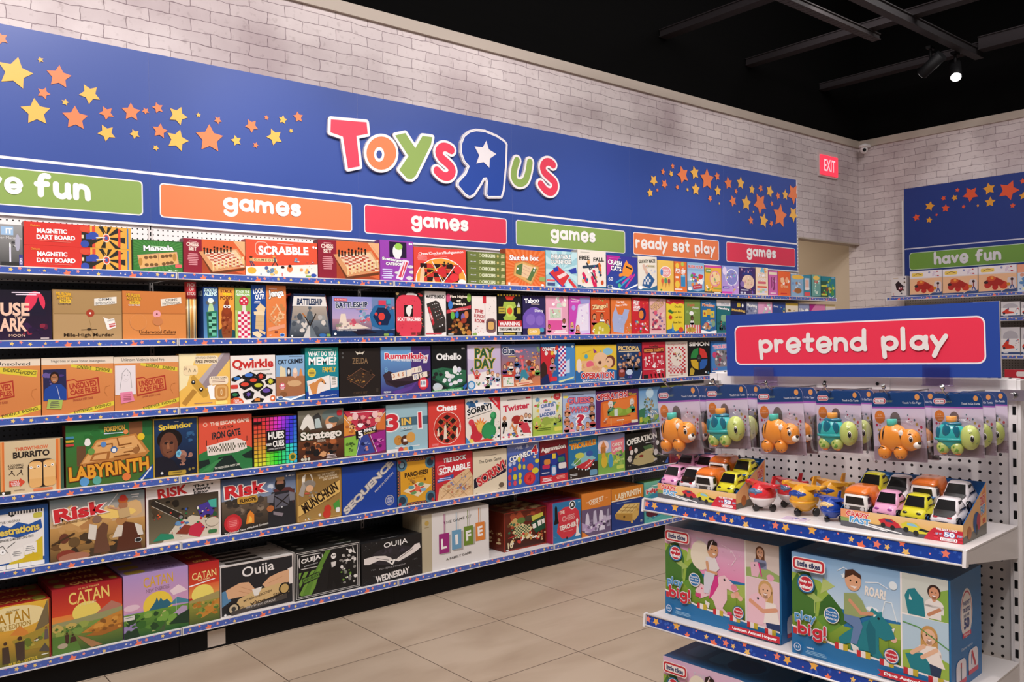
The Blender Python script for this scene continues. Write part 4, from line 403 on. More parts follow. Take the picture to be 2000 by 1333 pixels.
4|1291|1333|755|7|a8b840|667020|b8c850|olive green boxed game partly hidden behind the hanging tiger pack|n 4 4 92 40 12 4 c8d860,e8e0a0,889830 .15;T 50 20 70 12 0 fff/564 ZOO;n 6 50 86 44 12 8 e08a4a,fff,5a9a5a .15
4|1334|1384|752|7|e8e0dc|a99|eee|white boxed game with a red mark, partly hidden behind the hanging packs|n 10 4 80 40 10 6 c84a50,f0d8d0,ccc .15;n 6 50 86 44 12 2 4a7ab0,e8c860,fff .15
5|-60|94.5|985|6|24559c|173a70|358|blue boxed drawing game styled as a white spiral notepad|p f0ece8 0 10 94 8 94 86 0 92;n 0 8 94 3 1 1 222;k 48 6 46 5 24 1 1c1c24,f0ece8;R 80 12 12 9 c8c050;t 50 22 26 4 3 333 THE ORIGINAL;p 2456a4 30 36 40 26 50 32 60 24 74 30 90 24 92 38 84 44 74 46 60 50 48 46 34 48;T 62 37 52 12 4 e8cc60/1c3a70 estrations;t 56 51 48 4 3 333 TELEPHONE GAME SKETCHED OUT!;p d8c030 40 98 70 70 92 52 92 92;p f6f2ee 48 70 66 66 68 84 52 88;p f6f2ee 66 64 84 60 84 78 68 80;u 52 72 12 3 999 3;u 69 66 12 3 999 3;l 444 .8 34 82 28 66 40 60 46 72;c 40 70 4 fff;c 40 70 1 333;l 444 .8 46 64 56 56;p d8b828 66 84 78 80 78 76 90 84 80 94 78 90 66 92;r 0 92 94 7 eee;l 333 .6 60 92 60 99;l 333 .6 76 92 76 99;l 333 .6 44 92 44 99
5|96|283|978.8|6|9a7a54|4a4a50|8a8a88|large boxed world conquest game with mounted cavalry charging at sunset|G 0 0 100 60 7a98a8 e0b070;G 0 46 100 54 c89858 5a4428;n 0 20 100 34 22 5 d8b07a,c89a60,b88450,e8c080 .12;e 70 34 20 8 f0cc70;n 0 60 100 38 44 8 6a4a2a,8a6a3a,4a3a28,a87a40,3a2c20,b89058 .1;p 6a4634 44 96 46 60 54 46 60 52 58 70 62 96;e 48 40 5 6 8a6a58;p e0d8cc 38 70 40 46 48 50 46 74;p 5a3020 68 98 72 60 78 50 92 56 96 98;p dcd0c0 64 74 70 54 76 56 74 74;p e0d8cc 88 54 96 60 98 76 92 76;e 76 22 5 6 a87050;p b8602c 70 12 76 6 82 12 80 18 72 18;c 76 10 4 c83a30;p c8a878 70 28 82 26 84 42 72 44;l d8d8d8 1 60 20 70 2;l c89878 2 60 22 72 28;e 14 64 5 8 6a3a2a;e 16 92 10 9 8a3a2c;e 24 96 16 7 a87058;l 4a3420 2 2 72 24 58;e 24 72 6 8 6a5030;T 31 23 54 22 6 d02c34/f0e0d8 Risk;t 22 39 38 4 5 543020 The Game of Strategic Conquest;u 84 5 10 2 ddd 4;e 92 84 4 4 ddd;e 92 84 3.4 3.2 222
5|284|431|954.6|6|ece4e2|c03038|e4dcda|white boxed conquest game with a cannon and a map of coloured territories|G 3 20 94 76 3a3026 7a7058;T 35 11 40 17 5 c8282c RISK;T 70 6 16 5 3 222 The;T 74 12 24 5 3 222 1980's;T 73 17.5 20 5 3 222 Edition;p d8ccb8 20 96 40 66 60 56 97 70 97 96;n 4 24 40 30 18 5 221c16,4a3c2c,6a5038,18140e .16;l 2c2620 8 10 28 44 56;l c8c0b0 .6 12 24 46 50;l c8c0b0 .6 8 32 42 60;c 45 57 4 2c2620;c 45 57 2.6 888;n 8 44 26 12 7 5 c84030,e06838 .07;p 2a8a68 8 92 18 80 34 84 36 92;n 38 58 20 26 8 4 4a7ab0,6a9ac8,dce .25;p 4a3a98 66 42 82 36 92 46 88 60 72 62;p 48b0a0 82 34 94 32 94 48 86 46;p c8304a 52 78 70 68 78 80 70 96 56 90;p 8a3a28 38 84 50 70 58 74 54 88;n 76 56 20 22 10 8 1c1c1c,2a5a3a,c8303a,222 .2;n 30 40 64 50 34 12 d89a40,222,c83a40,3a5aa8,e8e0d0,2c7a48 .04;R 82 86 12 6 3a7a48;e 88 72 9 8 d8ccb8;c 82 6 1.4 333;c 88 5 1.2 333
5|431.6|578|938.8|6|3a4658|1c2028|445|dark boxed conquest game with an armoured king and a red wax seal|G 0 0 100 44 3a5078 8a98b0;G 0 40 100 60 6a5a4a 1c1a18;n 0 36 58 50 30 7 6a5c50,4a4038,8a7a68,3a342e .12;n 30 14 40 20 10 7 a8b4c8,7a90b8,c8d0dc .14;p e88a30 31 86 33 68 37 62 42 70 42 86;p f3c050 34 84 36 72 39 76 39 84;p 26262c 60 98 62 60 66 34 98 32 98 98;p 5c3030 68 30 76 26 92 28 98 36 96 60 90 34 70 34;e 78 20 7.6 12 221c1c;e 78 18 5 8 a07058;p 1c1818 73 20 83 20 82 30 78 34 74 30;R 72 7 12 6 a8845a;p 7a7a84 60 40 70 36 68 54 60 52;p 7a7a84 90 36 98 40 98 54 91 54;p 5c5c68 70 40 90 38 90 62 70 66;l 221c1c 1.6 70 42 90 62;l 221c1c 1.6 90 42 72 62;p 8a8088 68 70 82 76 80 82 68 76;c 80 64 1 ddd;e 64 64 5 6 b86a3a;c 14 81 11.5 c82c34;c 14 81 8 d84048;u 8 76 12 4 e88 3;T 31 22 54 24 4 d02c34/f0e8e4 Risk;R 20 35 27 13 c8983c;T 34 42 22 7 4 2a1c10 EUROPE;t 32 95 58 5 6 f0ece4 The Enhanced Game of Medieval Conquest;t 92 6 12 3 0 eee 14+
5|578|667|924.7|6|c09850|7a5a28|c8a860|gold boxed card game with a horned helmet and a diagonal title band|F 1.6 8a6630;G 4 4 92 92 8a6a38 a88448;p e0b868 4 66 96 24 96 50 4 88;l 6a4a20 1 4 66 96 24;l 6a4a20 1 4 88 96 50;T 51 55 86 20 27 2c1c10 MUNCHKIN;t 74 60 20 3 27 6a4420 DELUXE;t 66 9 38 4 4 f0e0c0 KILL THE MONSTERS;t 70 14 40 4 4 f0e0c0 STEAL THE TREASURE;t 76 19 36 4 4 f0e0c0 STAB YOUR BUDDY;e 28 26 14 9 8a8278;p f0e8d8 12 24 12 10 20 4 18 20;p f0e8d8 36 22 34 8 28 3 34 16;e 28 34 8 7 e0b088;p a8a098 4 44 14 18 20 30 14 50;n 18 38 30 16 10 4 8a8880,c85a4a,b8b0a0 .12;c 68 80 8 c83a2c;c 66 90 9 c83a2c;p 4a9a40 80 72 94 64 96 80 84 84;n 14 88 40 8 8 5 f0ece4,a08850 .1;R 86 80 9 10 eee
5|667|775|913.6|6|1a419c|122c70|2450a8|plain deep blue boxed card game with silver diagonal lettering|T 48 48 112 17 39 d4ccc4/8a8888 SEQUENCE;t 76 42 44 4.5 39 c8c8d0 PREMIUM EDITION;c 86 82 8.6 a8a8b0;c 86 82 7 1a419c;c 86 82 5.4 b8b8c0;c 86 82 4.4 2450a8;u 82 77 8 4 ccd 2.6
5|775|849|899.7|6|dca02c|2a3a4c|c07838|yellow boxed cross and circle game with a patterned blue border|r 0 0 100 100 26384a;k 1 1 98 98 26 32 c06a38,26384a;r 6 5 88 90 26384a;p dca02c 24 6 76 6 80 16 92 22 92 76 80 86 76 94 24 94 20 86 8 76 8 22 20 16;c 12 12 14 4a7a90;c 12 12 9 26384a;c 12 12 6 7a9aa8;c 88 12 14 4a7a90;c 88 12 9 26384a;c 12 88 14 4a7a90;c 12 88 9 26384a;c 88 88 14 4a7a90;c 88 88 9 26384a;c 6 5 4 a33;c 94 5 4 a33;c 6 95 4 a33;c 94 95 4 a33;T 50 33 62 10 3 2c1c14 PARCHEESI;t 50 42 44 4 3 a07020 ROYAL EDITION;p ecdcb8 14 68 54 52 90 62 54 84;e 36 62 8 4 6a9aa0;e 62 58 8 4 6a9a70;e 68 70 8 4 8ab0c8;e 42 74 8 4 6a9a60;p c84030 30 70 70 62 72 64 34 73;p c84030 44 57 60 76 64 74 48 55;c 53 66 7 e87050;n 26 46 52 8 8 5 6a4a28,a8783a .08
5|849|923|890|6|c92c38|8c1c26|d04450|red boxed word tile game with a diagonal board of tiles|T 52 13 62 10 3 fff/6a1018 TILE LOCK;R 6 24 22 21 f0c0c0;R 7.4 25.6 19 17.8 c92c38;T 52 34 84 14 4 fff SCRABBLE;p 3a5a9a 5 54 48 46 48 54 5 62;u 6 52 38 2 ccf 4;p e0bc90 5 100 10 74 88 36 100 56 100 100;n 12 62 84 34 44 6 c8a070,d8b888,7a8ab8,e8ccA8,c88060 .06;n 60 44 38 50 34 8 c8a070,d8b888,7a8ab8,c06a50 .07;l b08a60 .6 14 96 92 44;l b08a60 .6 36 98 98 56;l b08a60 .6 60 98 98 74;l b08a60 .6 20 74 50 98;l b08a60 .6 46 60 84 98
5|923|990|883.5|6|e4d6bc|a08c6c|d4c8b0|cream boxed pawn game with raised red letters on a dark diagonal band|t 50 24 66 8 3 2c2420 The Great Game;u 26 12 46 1 876 2;p 1c1830 2 64 98 28 98 56 2 86;T 53 55 90 22 25 c83038/f0c8b8 SORRY!;e 83 86 8 6 6a5a48;u 70 93 24 1 765 2;t 10 97 6 2.4 0 654 6+
5|990|1053.6|870.4|6|3b5bb0|22387c|6a80c8|blue boxed four in a row game with red and yellow discs|G 0 0 100 26 8a98d4 4a64b4;n 6 4 70 10 6 4 c8d0f0,5a70b8 .2;T 43 28 74 13 10 fff/111 CONNECT;T 84 18 20 21 6 d82c38/fff 4;c 8 44 5 c8d0e8;c 20 42 5 c8d0e8;c 8 58 5 d8404a;c 22 56 5 d8404a;e 36 36 5 6 d8cc38;e 50 38 4 5 d8404a;e 37 52 5 7 d8cc38;e 51 54 4 6 d8cc38;e 6 74 5 7 d8404a;e 22 74 6 7 d8cc38;e 38 72 5 7 d8cc38;e 6 88 4 5 d8404a;e 22 88 5 6 d84a60;e 38 86 5 7 d8cc38;e 70 56 10 8 e05048;e 92 44 7 5 e0d040;e 86 66 11 7 d8cc38;e 68 82 18 15 d02c34;e 68 82 13 11 e04040;T 68 82 10 14 0 b0202c 4;e 84 34 5 3 e8c8a0;e 94 95 5 4 259
5|1053.6|1109|863.3|6|8c2430|5c161e|a04048|dark red and navy boxed racing game with fanned playing cards|p 1c2f74 0 34 60 30 100 74 100 80 0 84;T 48 20 88 15 3 f3e8e0/511 Aggravation;p 1c2f74 0 50 90 34 98 84 0 84;r 0 82 100 18 c82c38;c 50 48 13 2a3a98;r 44 32 12 12 e8c840;R 14 44 22 12 d88a3a;R 8 56 26 10 c8305a;R 64 42 24 12 3a7a58;R 66 56 28 14 e8e4e0;R 40 60 18 24 5a9ad0;R 43 64 12 16 dde;u 54 86 40 3 f9b0a0 3;u 4 88 40 3 fff 3;u 4 74 30 1 ccd 5
5|1109|1167|855.6|6|2b74a4|1a4c70|4a8ab0|blue boxed pop up dice game with a clear track board and yellow lettering|t 24 8 38 6 0 c8d860 pop-o-matic;T 50 20 88 13 4 e07a2c/f3d85a TROUBLE;p 2e2018 0 76 50 68 100 64 100 100 0 100;p 8ac0c8 8 66 34 44 60 40 94 56 66 84;p c8303c 20 72 60 62 92 60 62 82;e 38 46 16 7 c8cc58;e 72 44 12 7 3a5aa8;e 30 60 12 8 6a9a50;e 70 68 10 10 d04040;l fff 1.4 20 66 40 54;l fff 1.4 56 76 82 62;c 24 74 2 fff;c 34 78 2 fff;c 46 80 2 fff;c 58 82 2 fff;c 70 80 2 fff;c 84 72 2 fff;u 4 88 26 2 ddd 3;R 72 84 26 14 6a9ab8;c 8 96 2 fff
5|1167|1220.5|852.5|6|7fae50|4c7c34|8a98c8|green and pale blue boxed sweet land race game with a pink banner|G 0 0 100 46 8a9ad0 a8bce0;e 20 28 20 16 f0d8d8;p d88a50 8 32 20 14 32 32;r 10 30 18 16 b8783c;p e8808c 48 18 98 10 96 50 72 56 50 52;T 72 27 40 9 3 f0e8d8 CANDY;T 70 40 34 9 3 f0e8d8 LAND;n 10 44 84 40 16 6 6a9a44,9ac060,c8c850 .16;e 22 68 11 16 d8b83a;e 20 52 7 7 d8a83a;e 46 70 9 16 4a9ac0;e 46 56 6 6 4a9ac0;t 80 68 34 8 6 d8e890 Game;R 68 82 28 10 c8d860;n 60 50 38 10 5 6 5a3a7a,3a6a3a .14
5|1220.5|1305|849.3|6|20201c|121210|2c2c2a|black boxed tweezer game with a pale lumpy sack figure|T 38 18 70 17 6 f0ece4/333 OPERATION;u 42 30 30 1 ddd 3;p b8a878 14 84 24 62 44 52 50 44 58 42 66 50 62 66 70 78 64 88 30 92;e 57 46 9 8 c8b888;c 52 45 1.8 222;c 59 45 1.8 222;e 36 66 5 4 8a3a2c;c 14 52 4 e0d8d0;c 24 48 4 e0d8d0;c 10 70 5 c8c0b8;c 70 60 5 dcd8d4;c 74 34 4 dcd8d4;n 4 60 24 32 12 4 4a4440,e0d8d0,6a625a .1;n 60 66 30 28 10 6 4a4440,c8c0b8,38342e .1;p a03030 8 36 14 34 14 46 8 46;p 3a5a9a 90 96 100 78 100 96;p 4a6a40 40 40 60 36 66 46 44 50
5|1306|1346|843|6|6a1c2c|48121e|722|maroon boxed game with a row of small glowing figures|n 10 10 84 84 40 8 8a2a4a,5a1a2a,c8603a,e8b870,3a1a3a,d8c8c0 .12;l 9a3a3a 3 4 2 4 98
5|1346.5|1392|838|6|16506c|0e3448|267|dark teal boxed game with bubbles and a curved fish|n 6 6 90 88 26 6 2a6a88,e8e4f0,c83a60,1a3a58,c8b850,3a8ab0 .14;c 34 46 14 dce;c 34 46 10 88a;l c8b850 7 72 60 84 30 72 20
6|-60|99|1170|10|d8a838|8c2a1c|b8a040|yellow boxed settlers game with a family walking through a golden field|G 0 0 100 100 e8b840 c89038;e 52 22 42 20 f0dca0;G 0 44 100 56 e0a840 6a6a2c;p 7a6a4a 78 54 96 0 98 42;p d88a3c 48 50 60 36 70 48 72 56;t 48 21 50 20 4 b88820/f3e4b0 CATAN;t 48 36 52 8 4 b08a30 FAMILY EDITION;t 52 9 16 3 4 7a5a20 Klaus Teuber;p a89038 50 60 98 44 98 82 60 78;n 56 54 42 26 14 5 8a9a3a,b8a84a,6a7a30 .14;c 42 62 2.4 4a3428;p 4a3a30 38 68 46 68 48 96 38 96;c 60 58 3 4a3020;p 4a3a30 54 64 66 63 66 96 56 96;c 94 48 1.6 8a5a3a;p 6a5a5a 92 51 96 51 97 68 91 68;n 74 60 14 8 5 4 6a4a3a,e0d8c0 .2;p 5a5248 84 86 92 74 97 84 97 90;t 64 97 36 5 4 e8c840 BUILD - SETTLE;u 86 92 12 1 eed 3;r 97.6 0 2.4 100 8c2a1c@Tr 0 0 100 100 a02820;T 60 40 50 34 0 e0b850 CATAN;e 88 50 9 40 8a8430
6|100|239|1155|10|ac1e28|74141c|a8242a|red boxed settlers game with a yellow sun setting over farmland|G 0 0 100 46 a41c26 d84a2c;G 0 42 100 14 e8843c d89a4c;e 48 42 20 16 f0d868;t 52 17 58 19 3 f0d070 CATAN;t 50 29 24 4 3 f0dca0 THE GAME;t 52 4 30 2.4 3 e8b870 KLAUS TEUBER;p b87a68 52 54 84 32 98 40 98 58;p 9a9a6a 0 52 40 50 100 44 100 60 0 62;G 0 58 100 42 8a9a48 3a5a2a;n 0 56 100 16 20 4 7a9a4a,9aa850,5a7a3a,c8b060 .1;p c88838 40 74 70 58 100 50 100 74 70 78;p a86a2c 44 80 70 74 100 70 100 78 70 84;n 50 56 50 22 16 6 b8782c,d89a44,8a5a28 .12;p 5a8038 0 72 30 74 40 100 0 100;p a87a50 34 76 46 82 70 98 54 99 40 84;c 20 70 1.6 432;p 4a3028 17 72 23 72 22 86 18 86;c 28 74 1.6 432;p 4a3028 25 77 31 76 34 84 24 86;e 14 88 7 4 b8a890;n 4 58 30 10 7 4 3a6a2c,4a7a34 .1@Tr 0 0 100 100 8c1c22;T 52 45 46 46 0 e8b860 CATAN;e 14 45 8 32 8a7a34;R 86 20 10 50 a89038
6|240|368|1128|10|b498cc|8a6aa0|b8a0cc|lilac boxed settlers game with a yellow sun behind a blue city|G 0 0 100 60 b094cc d8a0c0;e 52 55 23 22 f0d048;t 53 15 46 17 3 d8a838 CATAN;t 52 29 36 6 3 8a6a80 NEW ENERGIES;p f0d8e0 70 36 84 28 92 34 98 40 76 44;e 12 52 12 5 e8c8d8;p 2c6a80 34 66 44 54 48 48 50 42 53 50 56 44 60 50 66 48 74 58 60 66;p 4a8aa0 70 58 82 48 100 56 100 60;G 0 62 100 38 6a9a3c 2a5a2c;p 9a8ab8 0 80 24 76 30 82 0 92;p c8c080 42 96 60 66 66 66 54 96;p 4a5a3a 50 98 60 70 64 70 62 98;p b8a0c0 70 78 90 64 98 66 98 76 76 84;n 0 62 100 34 30 6 3a6a2c,5a8a38,7aaa48,2a4a28,8ab050 .1;r 0 64 16 7 e0dcd8;r 2 66 12 1 888;p 223c28 68 90 84 78 100 72 100 94;p 223c28 0 90 20 88 24 100 0 100;l fff .5 80 44 80 70@Tr 0 0 100 100 a890c0;R 6 20 30 60 c0a840;T 70 50 36 30 0 6a4a80 CATAN
6|368|428.5|1105|10|c03024|8c1c20|a8242a|slim red and orange boxed settlers game with a large yellow sun|G 0 0 100 42 b42024 d84828;G 0 36 100 20 e0603a e8a050;e 44 52 36 16 f3e070;t 50 20 80 12 3 f3e090 CATAN;t 48 28 40 3 3 f0dca0 THE GAME;p fff 0 35 86 29 86 30.4 0 37;p a89a60 0 60 50 56 100 52 100 66 0 68;G 0 64 100 36 9a9a44 4a5a28;p c88838 20 84 60 72 100 64 100 80 40 92;n 0 62 100 34 26 7 8a9a44,c8a050,5a7a34,b8782c .12@Tr 0 0 100 100 8c1c22;T 50 50 50 40 0 e0b850 CATAN
6|429|573|1109|7|26262a|d8d4d0|d8d4d0|black and white boxed talking board with hands on a pointer|r 0 0 100 100 d8d0cc;r 1.4 2.6 97.2 95 242428;t 51 20 44 26 4 f0ecea Ouija;p 5a8ab0 2 50 8 48 14 70 2 80;p e0b088 7 48 26 38 38 40 46 56 42 66 22 66 10 66;l c89068 .6 26 46 42 58;l c89068 .6 24 54 40 64;p f0e8e4 92 28 99 26 99 60 94 60;p e0b088 94 30 80 32 66 38 56 50 62 60 76 56 94 56;l c89068 .6 64 50 84 42;p d8b880 24 70 44 60 80 54 92 62 94 76 30 96 16 88;p 2c2420 20 94 92 72 92 76 24 98;T 50 83 22 8 184 3a2a20 OUIJA;t 50 70 40 6 190 4a3828 ABCDEFGHIJKLM;t 27 87 8 4 6 3a2a20 ON;t 76 75 10 4 184 3a2a20 YES;p f0ece4 42 56 56 54 50 70 45 70;c 17 87 8 1c1a1a;c 17 87 6 c8b898;c 17 87 3 3a3a3a;c 87 67 8 1c1a1a;c 87 67 6 c8a868;p 4a4440 14 92 90 78 90 88 14 100;t 54 88 40 4 4 d8d0c8 MYSTIFYING ORACLE;c 6 96 1.6 fff@Tr 0 0 100 100 d8d4d0;p 3a3430 10 20 60 20 60 80 10 80;u 70 40 20 1 554 20
6|574.5|704|1080|7|161618|d8d4d0|1c2420|black boxed talking board with green stripes and skeleton artwork|r 1.6 3 96.8 94 d8d4d0;r 2.4 4 95.2 92 161618;r 4 6 92 88 d0ccc8;r 5 7 90 86 161618;R 6 10 36 28 d8d4d0;r 7.4 11.6 33 25 161618;T 24 21 29 12 6 f0ece8 OUIJA;t 24 31 20 2.4 6 ddd MYSTIFYING ORACLE;p 5f8a34 46 8 54 8 18 92 10 92;p 5f8a34 38 40 42 40 22 92 18 92;p 6f9a3c 6 44 10 44 7 56 6 56;p 6f9a3c 14 44 20 44 7 76 6 66;p 6f9a3c 24 44 30 43 10 92 6 88;p 6f9a3c 34 43 38 42 30 78 24 92 20 92;p 161618 10 56 36 48 38 60 12 70;p 5f8a34 11 58 35 50 36.6 59 13 67;t 24 58.6 22 6 12 161618 BEETLEJUICE;c 58 22 4 f0ece8;c 57 21 1 111;c 60 21 1 111;p e0dcd8 54 34 62 34 60 46 55 46;p 101012 52 46 66 42 70 88 62 88 58 70 54 88 48 88;n 66 20 28 68 56 5 e8e4e0,2a2a2a,8a8884,161618,b8b4b0 .12;n 66 50 20 34 10 7 5f8a34,7aaa44 .12;l e8e4e0 1.2 78 12 92 24;l e8e4e0 1.2 88 10 90 22;c 84 18 3 f0ece8@Tr 0 0 100 100 1c1e1c;n 10 10 80 70 10 3 3a4a30,8a8a84,2a2a2a .1;u 60 70 30 1 eee 8
6|705|824|1064|7|1a191b|121213|222|black boxed talking board with two pale drawn hands|n 0 0 26 20 22 5 4a4a4c,6a6a6c,2c2c2e .04;t 56 14 40 16 2 f0ecea OUIJA;e 50 40 36 22 2e2a30;n 28 20 44 34 12 7 3a343e,262328 .14;p e8e0dc 4 36 20 34 38 38 48 46 50 52 44 54 28 46 12 52 4 50;p e8e0dc 96 22 88 24 80 34 62 46 54 54 60 58 76 50 90 42 98 34;l 4a4448 .7 24 40 44 50;l 4a4448 .7 84 34 62 50;p f0ece8 40 52 56 50 50 64;p 161618 46 54 51 53 49 59;t 50 68 44 5 0 9a9698 GHIJKLMNOP;t 18 66 8 3 0 777 YES;t 88 60 8 3 0 777 NO;T 50 87 56 16 4 eee8e4 WEDNESDAY;n 0 78 22 20 16 5 4a4a4c,2c2c2e .05;n 74 76 24 20 16 5 3a3a3c,2c2c2e .06@Tr 0 0 100 100 1e1e20;u 30 50 40 1 bbb 8
6|823|955|1008|7|e2dedc|b8ac90|c8c4be|white boxed life path game with four coloured letter tags on strings|r 0 0 14 100 b8ac90;c 7 15 3 b89a50;u 3 22 8 1 8a7a50 2;t 52 18 42 5 4 55504c THE GAME OF;l a02a78 1 32 4 32 38;l c8c0bc 1 34 4 34 38;l 6aa0c0 1 50 5 50 36;l b8b0ac 1 52.5 5 52.5 36;l 7a8a30 1 67 4 67 34;l c8c0bc 1 69.5 4 69.5 34;l e0883c 1 84 4 84 31;l c8b8ac 1 86.5 4 86.5 31;r 26 42 15 33 aaa4a0;r 45 39 15 34 aaa4a0;r 63 36 15 32 a8a498;r 81 32 14 31 b8aca0;r 24 38 15 35 9c2878;r 43 36 14 34 6a9ec0;r 61 33 14 34 6e8a30;r 79 30 14 33 dd8238;T 31 56 8 18 3 f4f0ee L;T 50 53 4 18 3 f4f0ee I;T 68 50 8 18 3 f4f0ee F;T 86 46 8 18 3 f4f0ee E;t 53 83 38 4 4 55504c A FAMILY GAME
6|983|1077|1004|9|5c2416|8a2a1c|6a3a24|dark red boxed collection of classic games with a checkered board picture|F 1.2 a83424;G 4 5 92 90 6a2414 3a180e;n 10 6 80 22 20 5 8a3420,6a2818,a84a2c .12;p c8a868 10 32 26 16 42 30 30 44;n 8 24 34 34 14 4 d8c088,3a6a4a,a84a30,6a4a2a .14;p e0cc98 18 54 42 34 68 50 46 76;k 24 40 36 30 10 8 2a5a3a,e0cc98;e 40 26 10 8 5a7a3a;e 60 24 12 8 4a3a2a;p 1c5038 62 38 96 24 98 58 74 66;p c8c850 64 20 92 14 92 24 66 34;p f0ece4 66 42 74 40 76 52 68 54;p f0ece4 78 36 86 34 88 48 80 50;p f0ece4 88 34 95 32 96 44 90 46;n 8 60 84 22 34 8 c83a30,e8d8a8,c89850,f0ece4,6a8a4a .06;l c83a38 1.4 10 66 30 62;T 14 85 12 16 4 e0d0a8 10;r 4 95 6 3 ddd;n 84 60 14 30 8 5 e8c890,a84a2c .2@Tr 0 0 100 100 6e4a30;n 2 6 94 80 30 4 a88a60,4a3020,c8b080,8a3a28 .12@Lr 0 0 100 100 6a281a;n 8 40 80 50 16 4 c8a878,8a5a3a,e0c898 .2
6|1077|1135|985|9|2f78ac|b03050|8c2446|blue boxed chess teaching set with a red blob and hand lettering|r 0 0 3 100 c83a58;p d23a48 20 24 44 14 76 16 92 30 96 52 90 78 66 92 34 92 16 74 22 48;p 101014 10 12 14 6 18 12 20 40 24 52 6 54 10 40;c 70 12 11 fff;c 70 12 9 222;p eee 64 16 68 6 74 8 74 16;T 34 26 18 8 4 f3e0d0 THE;T 56 42 44 14 5 e8a0a0/c33 CHESS;T 54 63 58 12 5 f6ece4 TEACHER;p f0ece8 78 92 82 84 84 62 82 52 86 46 90 52 88 62 92 84 97 92;u 36 74 36 1 f8b0b0 2;u 88 6 10 1 9cd 4;c 50 92 3 222;l 5aa0cc 1 4 82 14 86
6|1135|1193.5|967|9|dd8434|9a5a24|c87830|orange boxed chess set with glass pieces in a grey photo|r 0 37 100 63 6a5878;T 50 20 50 12 6 f8e4c8 CHESS SET;t 20 21 10 3 6 fdb WE;u 30 28 36 1 fc9 2;l fc9 1 82 18 90 17;p d8d0e4 12 66 14 50 20 44 24 52 26 66 30 92 10 90;p c8c0d8 38 60 40 44 48 42 50 60 54 92 38 90;p e0d8ea 58 60 62 44 70 46 74 60 78 92 58 92;p a8a0b8 84 60 86 46 92 44 94 60 96 86 84 86;p b8a0c8 0 66 30 78 60 70 100 60 100 70 60 84 30 92 0 84;n 4 60 92 30 20 6 e8e4f0,8a7898,4a3c58,c8bcd4 .1;p dd8434 0 86 24 100 0 100
6|1193.5|1257|958|9|1f3a80|142658|c07a3a|navy boxed marble labyrinth with a wooden tray and an orange title band|r 0 0 100 31 d8862c;T 52 17 80 15 4 f8e8c8 LABYRINTH;r 0 28 92 2.4 f8e8c8;r 16 35 48 1.4 8aa0c8;p d8b060 10 62 40 40 88 44 84 74 72 86 12 72;p e8c880 14 58 41 42 85 46 64 66;p b88c40 12 60 64 68 64 88 12 74;l 9a7030 1 26 55 66 62;l 9a7030 1 36 48 78 54;l 9a7030 1 30 60 56 44;l 9a7030 1 46 62 72 46;l 9a7030 1 58 64 82 48;c 38 72 3 6a4a20;c 82 60 3 c89a48;c 62 88 3.4 d8b060;u 88 88 8 2 eed 3
6|1257|1312|944|9|5cb0a8|3a7a78|5a8a50|green and aqua boxed feeding game with a gaping blue hippo mouth|G 0 0 100 30 7ac0a0 4aa0a8;T 50 22 84 14 5 d03038/fff Hippos;u 20 10 50 1 fff 3;p f0ece8 10 22 20 14 34 14 24 22;e 40 60 40 30 3a90b0;e 32 76 26 12 1c1420;c 14 72 3 fff;c 22 84 3 fff;c 36 86 3 fff;c 50 80 3 fff;c 76 74 13 e8a040;n 4 40 90 54 20 5 4ab0c0,3a88a0,d8e8e0,6ac0b0 .1;e 28 78 22 9 5a1c30
6|1313|1350|936|9|c8a840|8a7428|d0b050|mustard boxed game glimpsed behind the corner of the toy car shelf|n 4 6 92 88 20 5 e8c860,8a6a2a,c86a3a,5a8a4a .14
'''.strip().split('\n')
CH = 'r 0 0 29 100 8e2436;u 8 7 14 1 fcc 3;T 14.5 16 19 11 0 f6dcd0 CHESS;T 15 28 13 11 0 f6dcd0 SET;u 6 42 18 7 d89098 5;r 29 0 71 100 d8663a;p a8482a 29 50 60 78 100 96 100 100 29 100;p e8b080 80 0 100 0 100 42;l c98 .6 86 6 99 30;p 6a3a20 24 38 44 98 48 98 98 84 100 76 46 92;p d89a6a 24 36 86 22 100 56 100 74 46 92;p e8c8a0 32 38 84 26 99 60 52 82;k 36 34 46 12 8 3 b8503a,f0d8c0;k 42 46 50 14 8 3 b8503a,f0d8c0;k 48 60 50 14 8 3 b8503a,f0d8c0;' + ';'.join('l 241a18 2.4 %d %d %d %d;c %d %d 1.7 241a18' % (33+i*5.4, 30-i*.6, 33+i*5.4, 40-i*1.2, 33+i*5.4, 26-i*1.5+(i % 3)*3) for i in range(9)) + ';' + ';'.join('l e8c890 2.8 %d %d %d %d;c %d %d 2 f0d8a8' % (47+i*6.2, 72-i*2.4, 47+i*6.2, 86-i*2.6, 47+i*6.2, 68-i*2.6) for i in range(9))
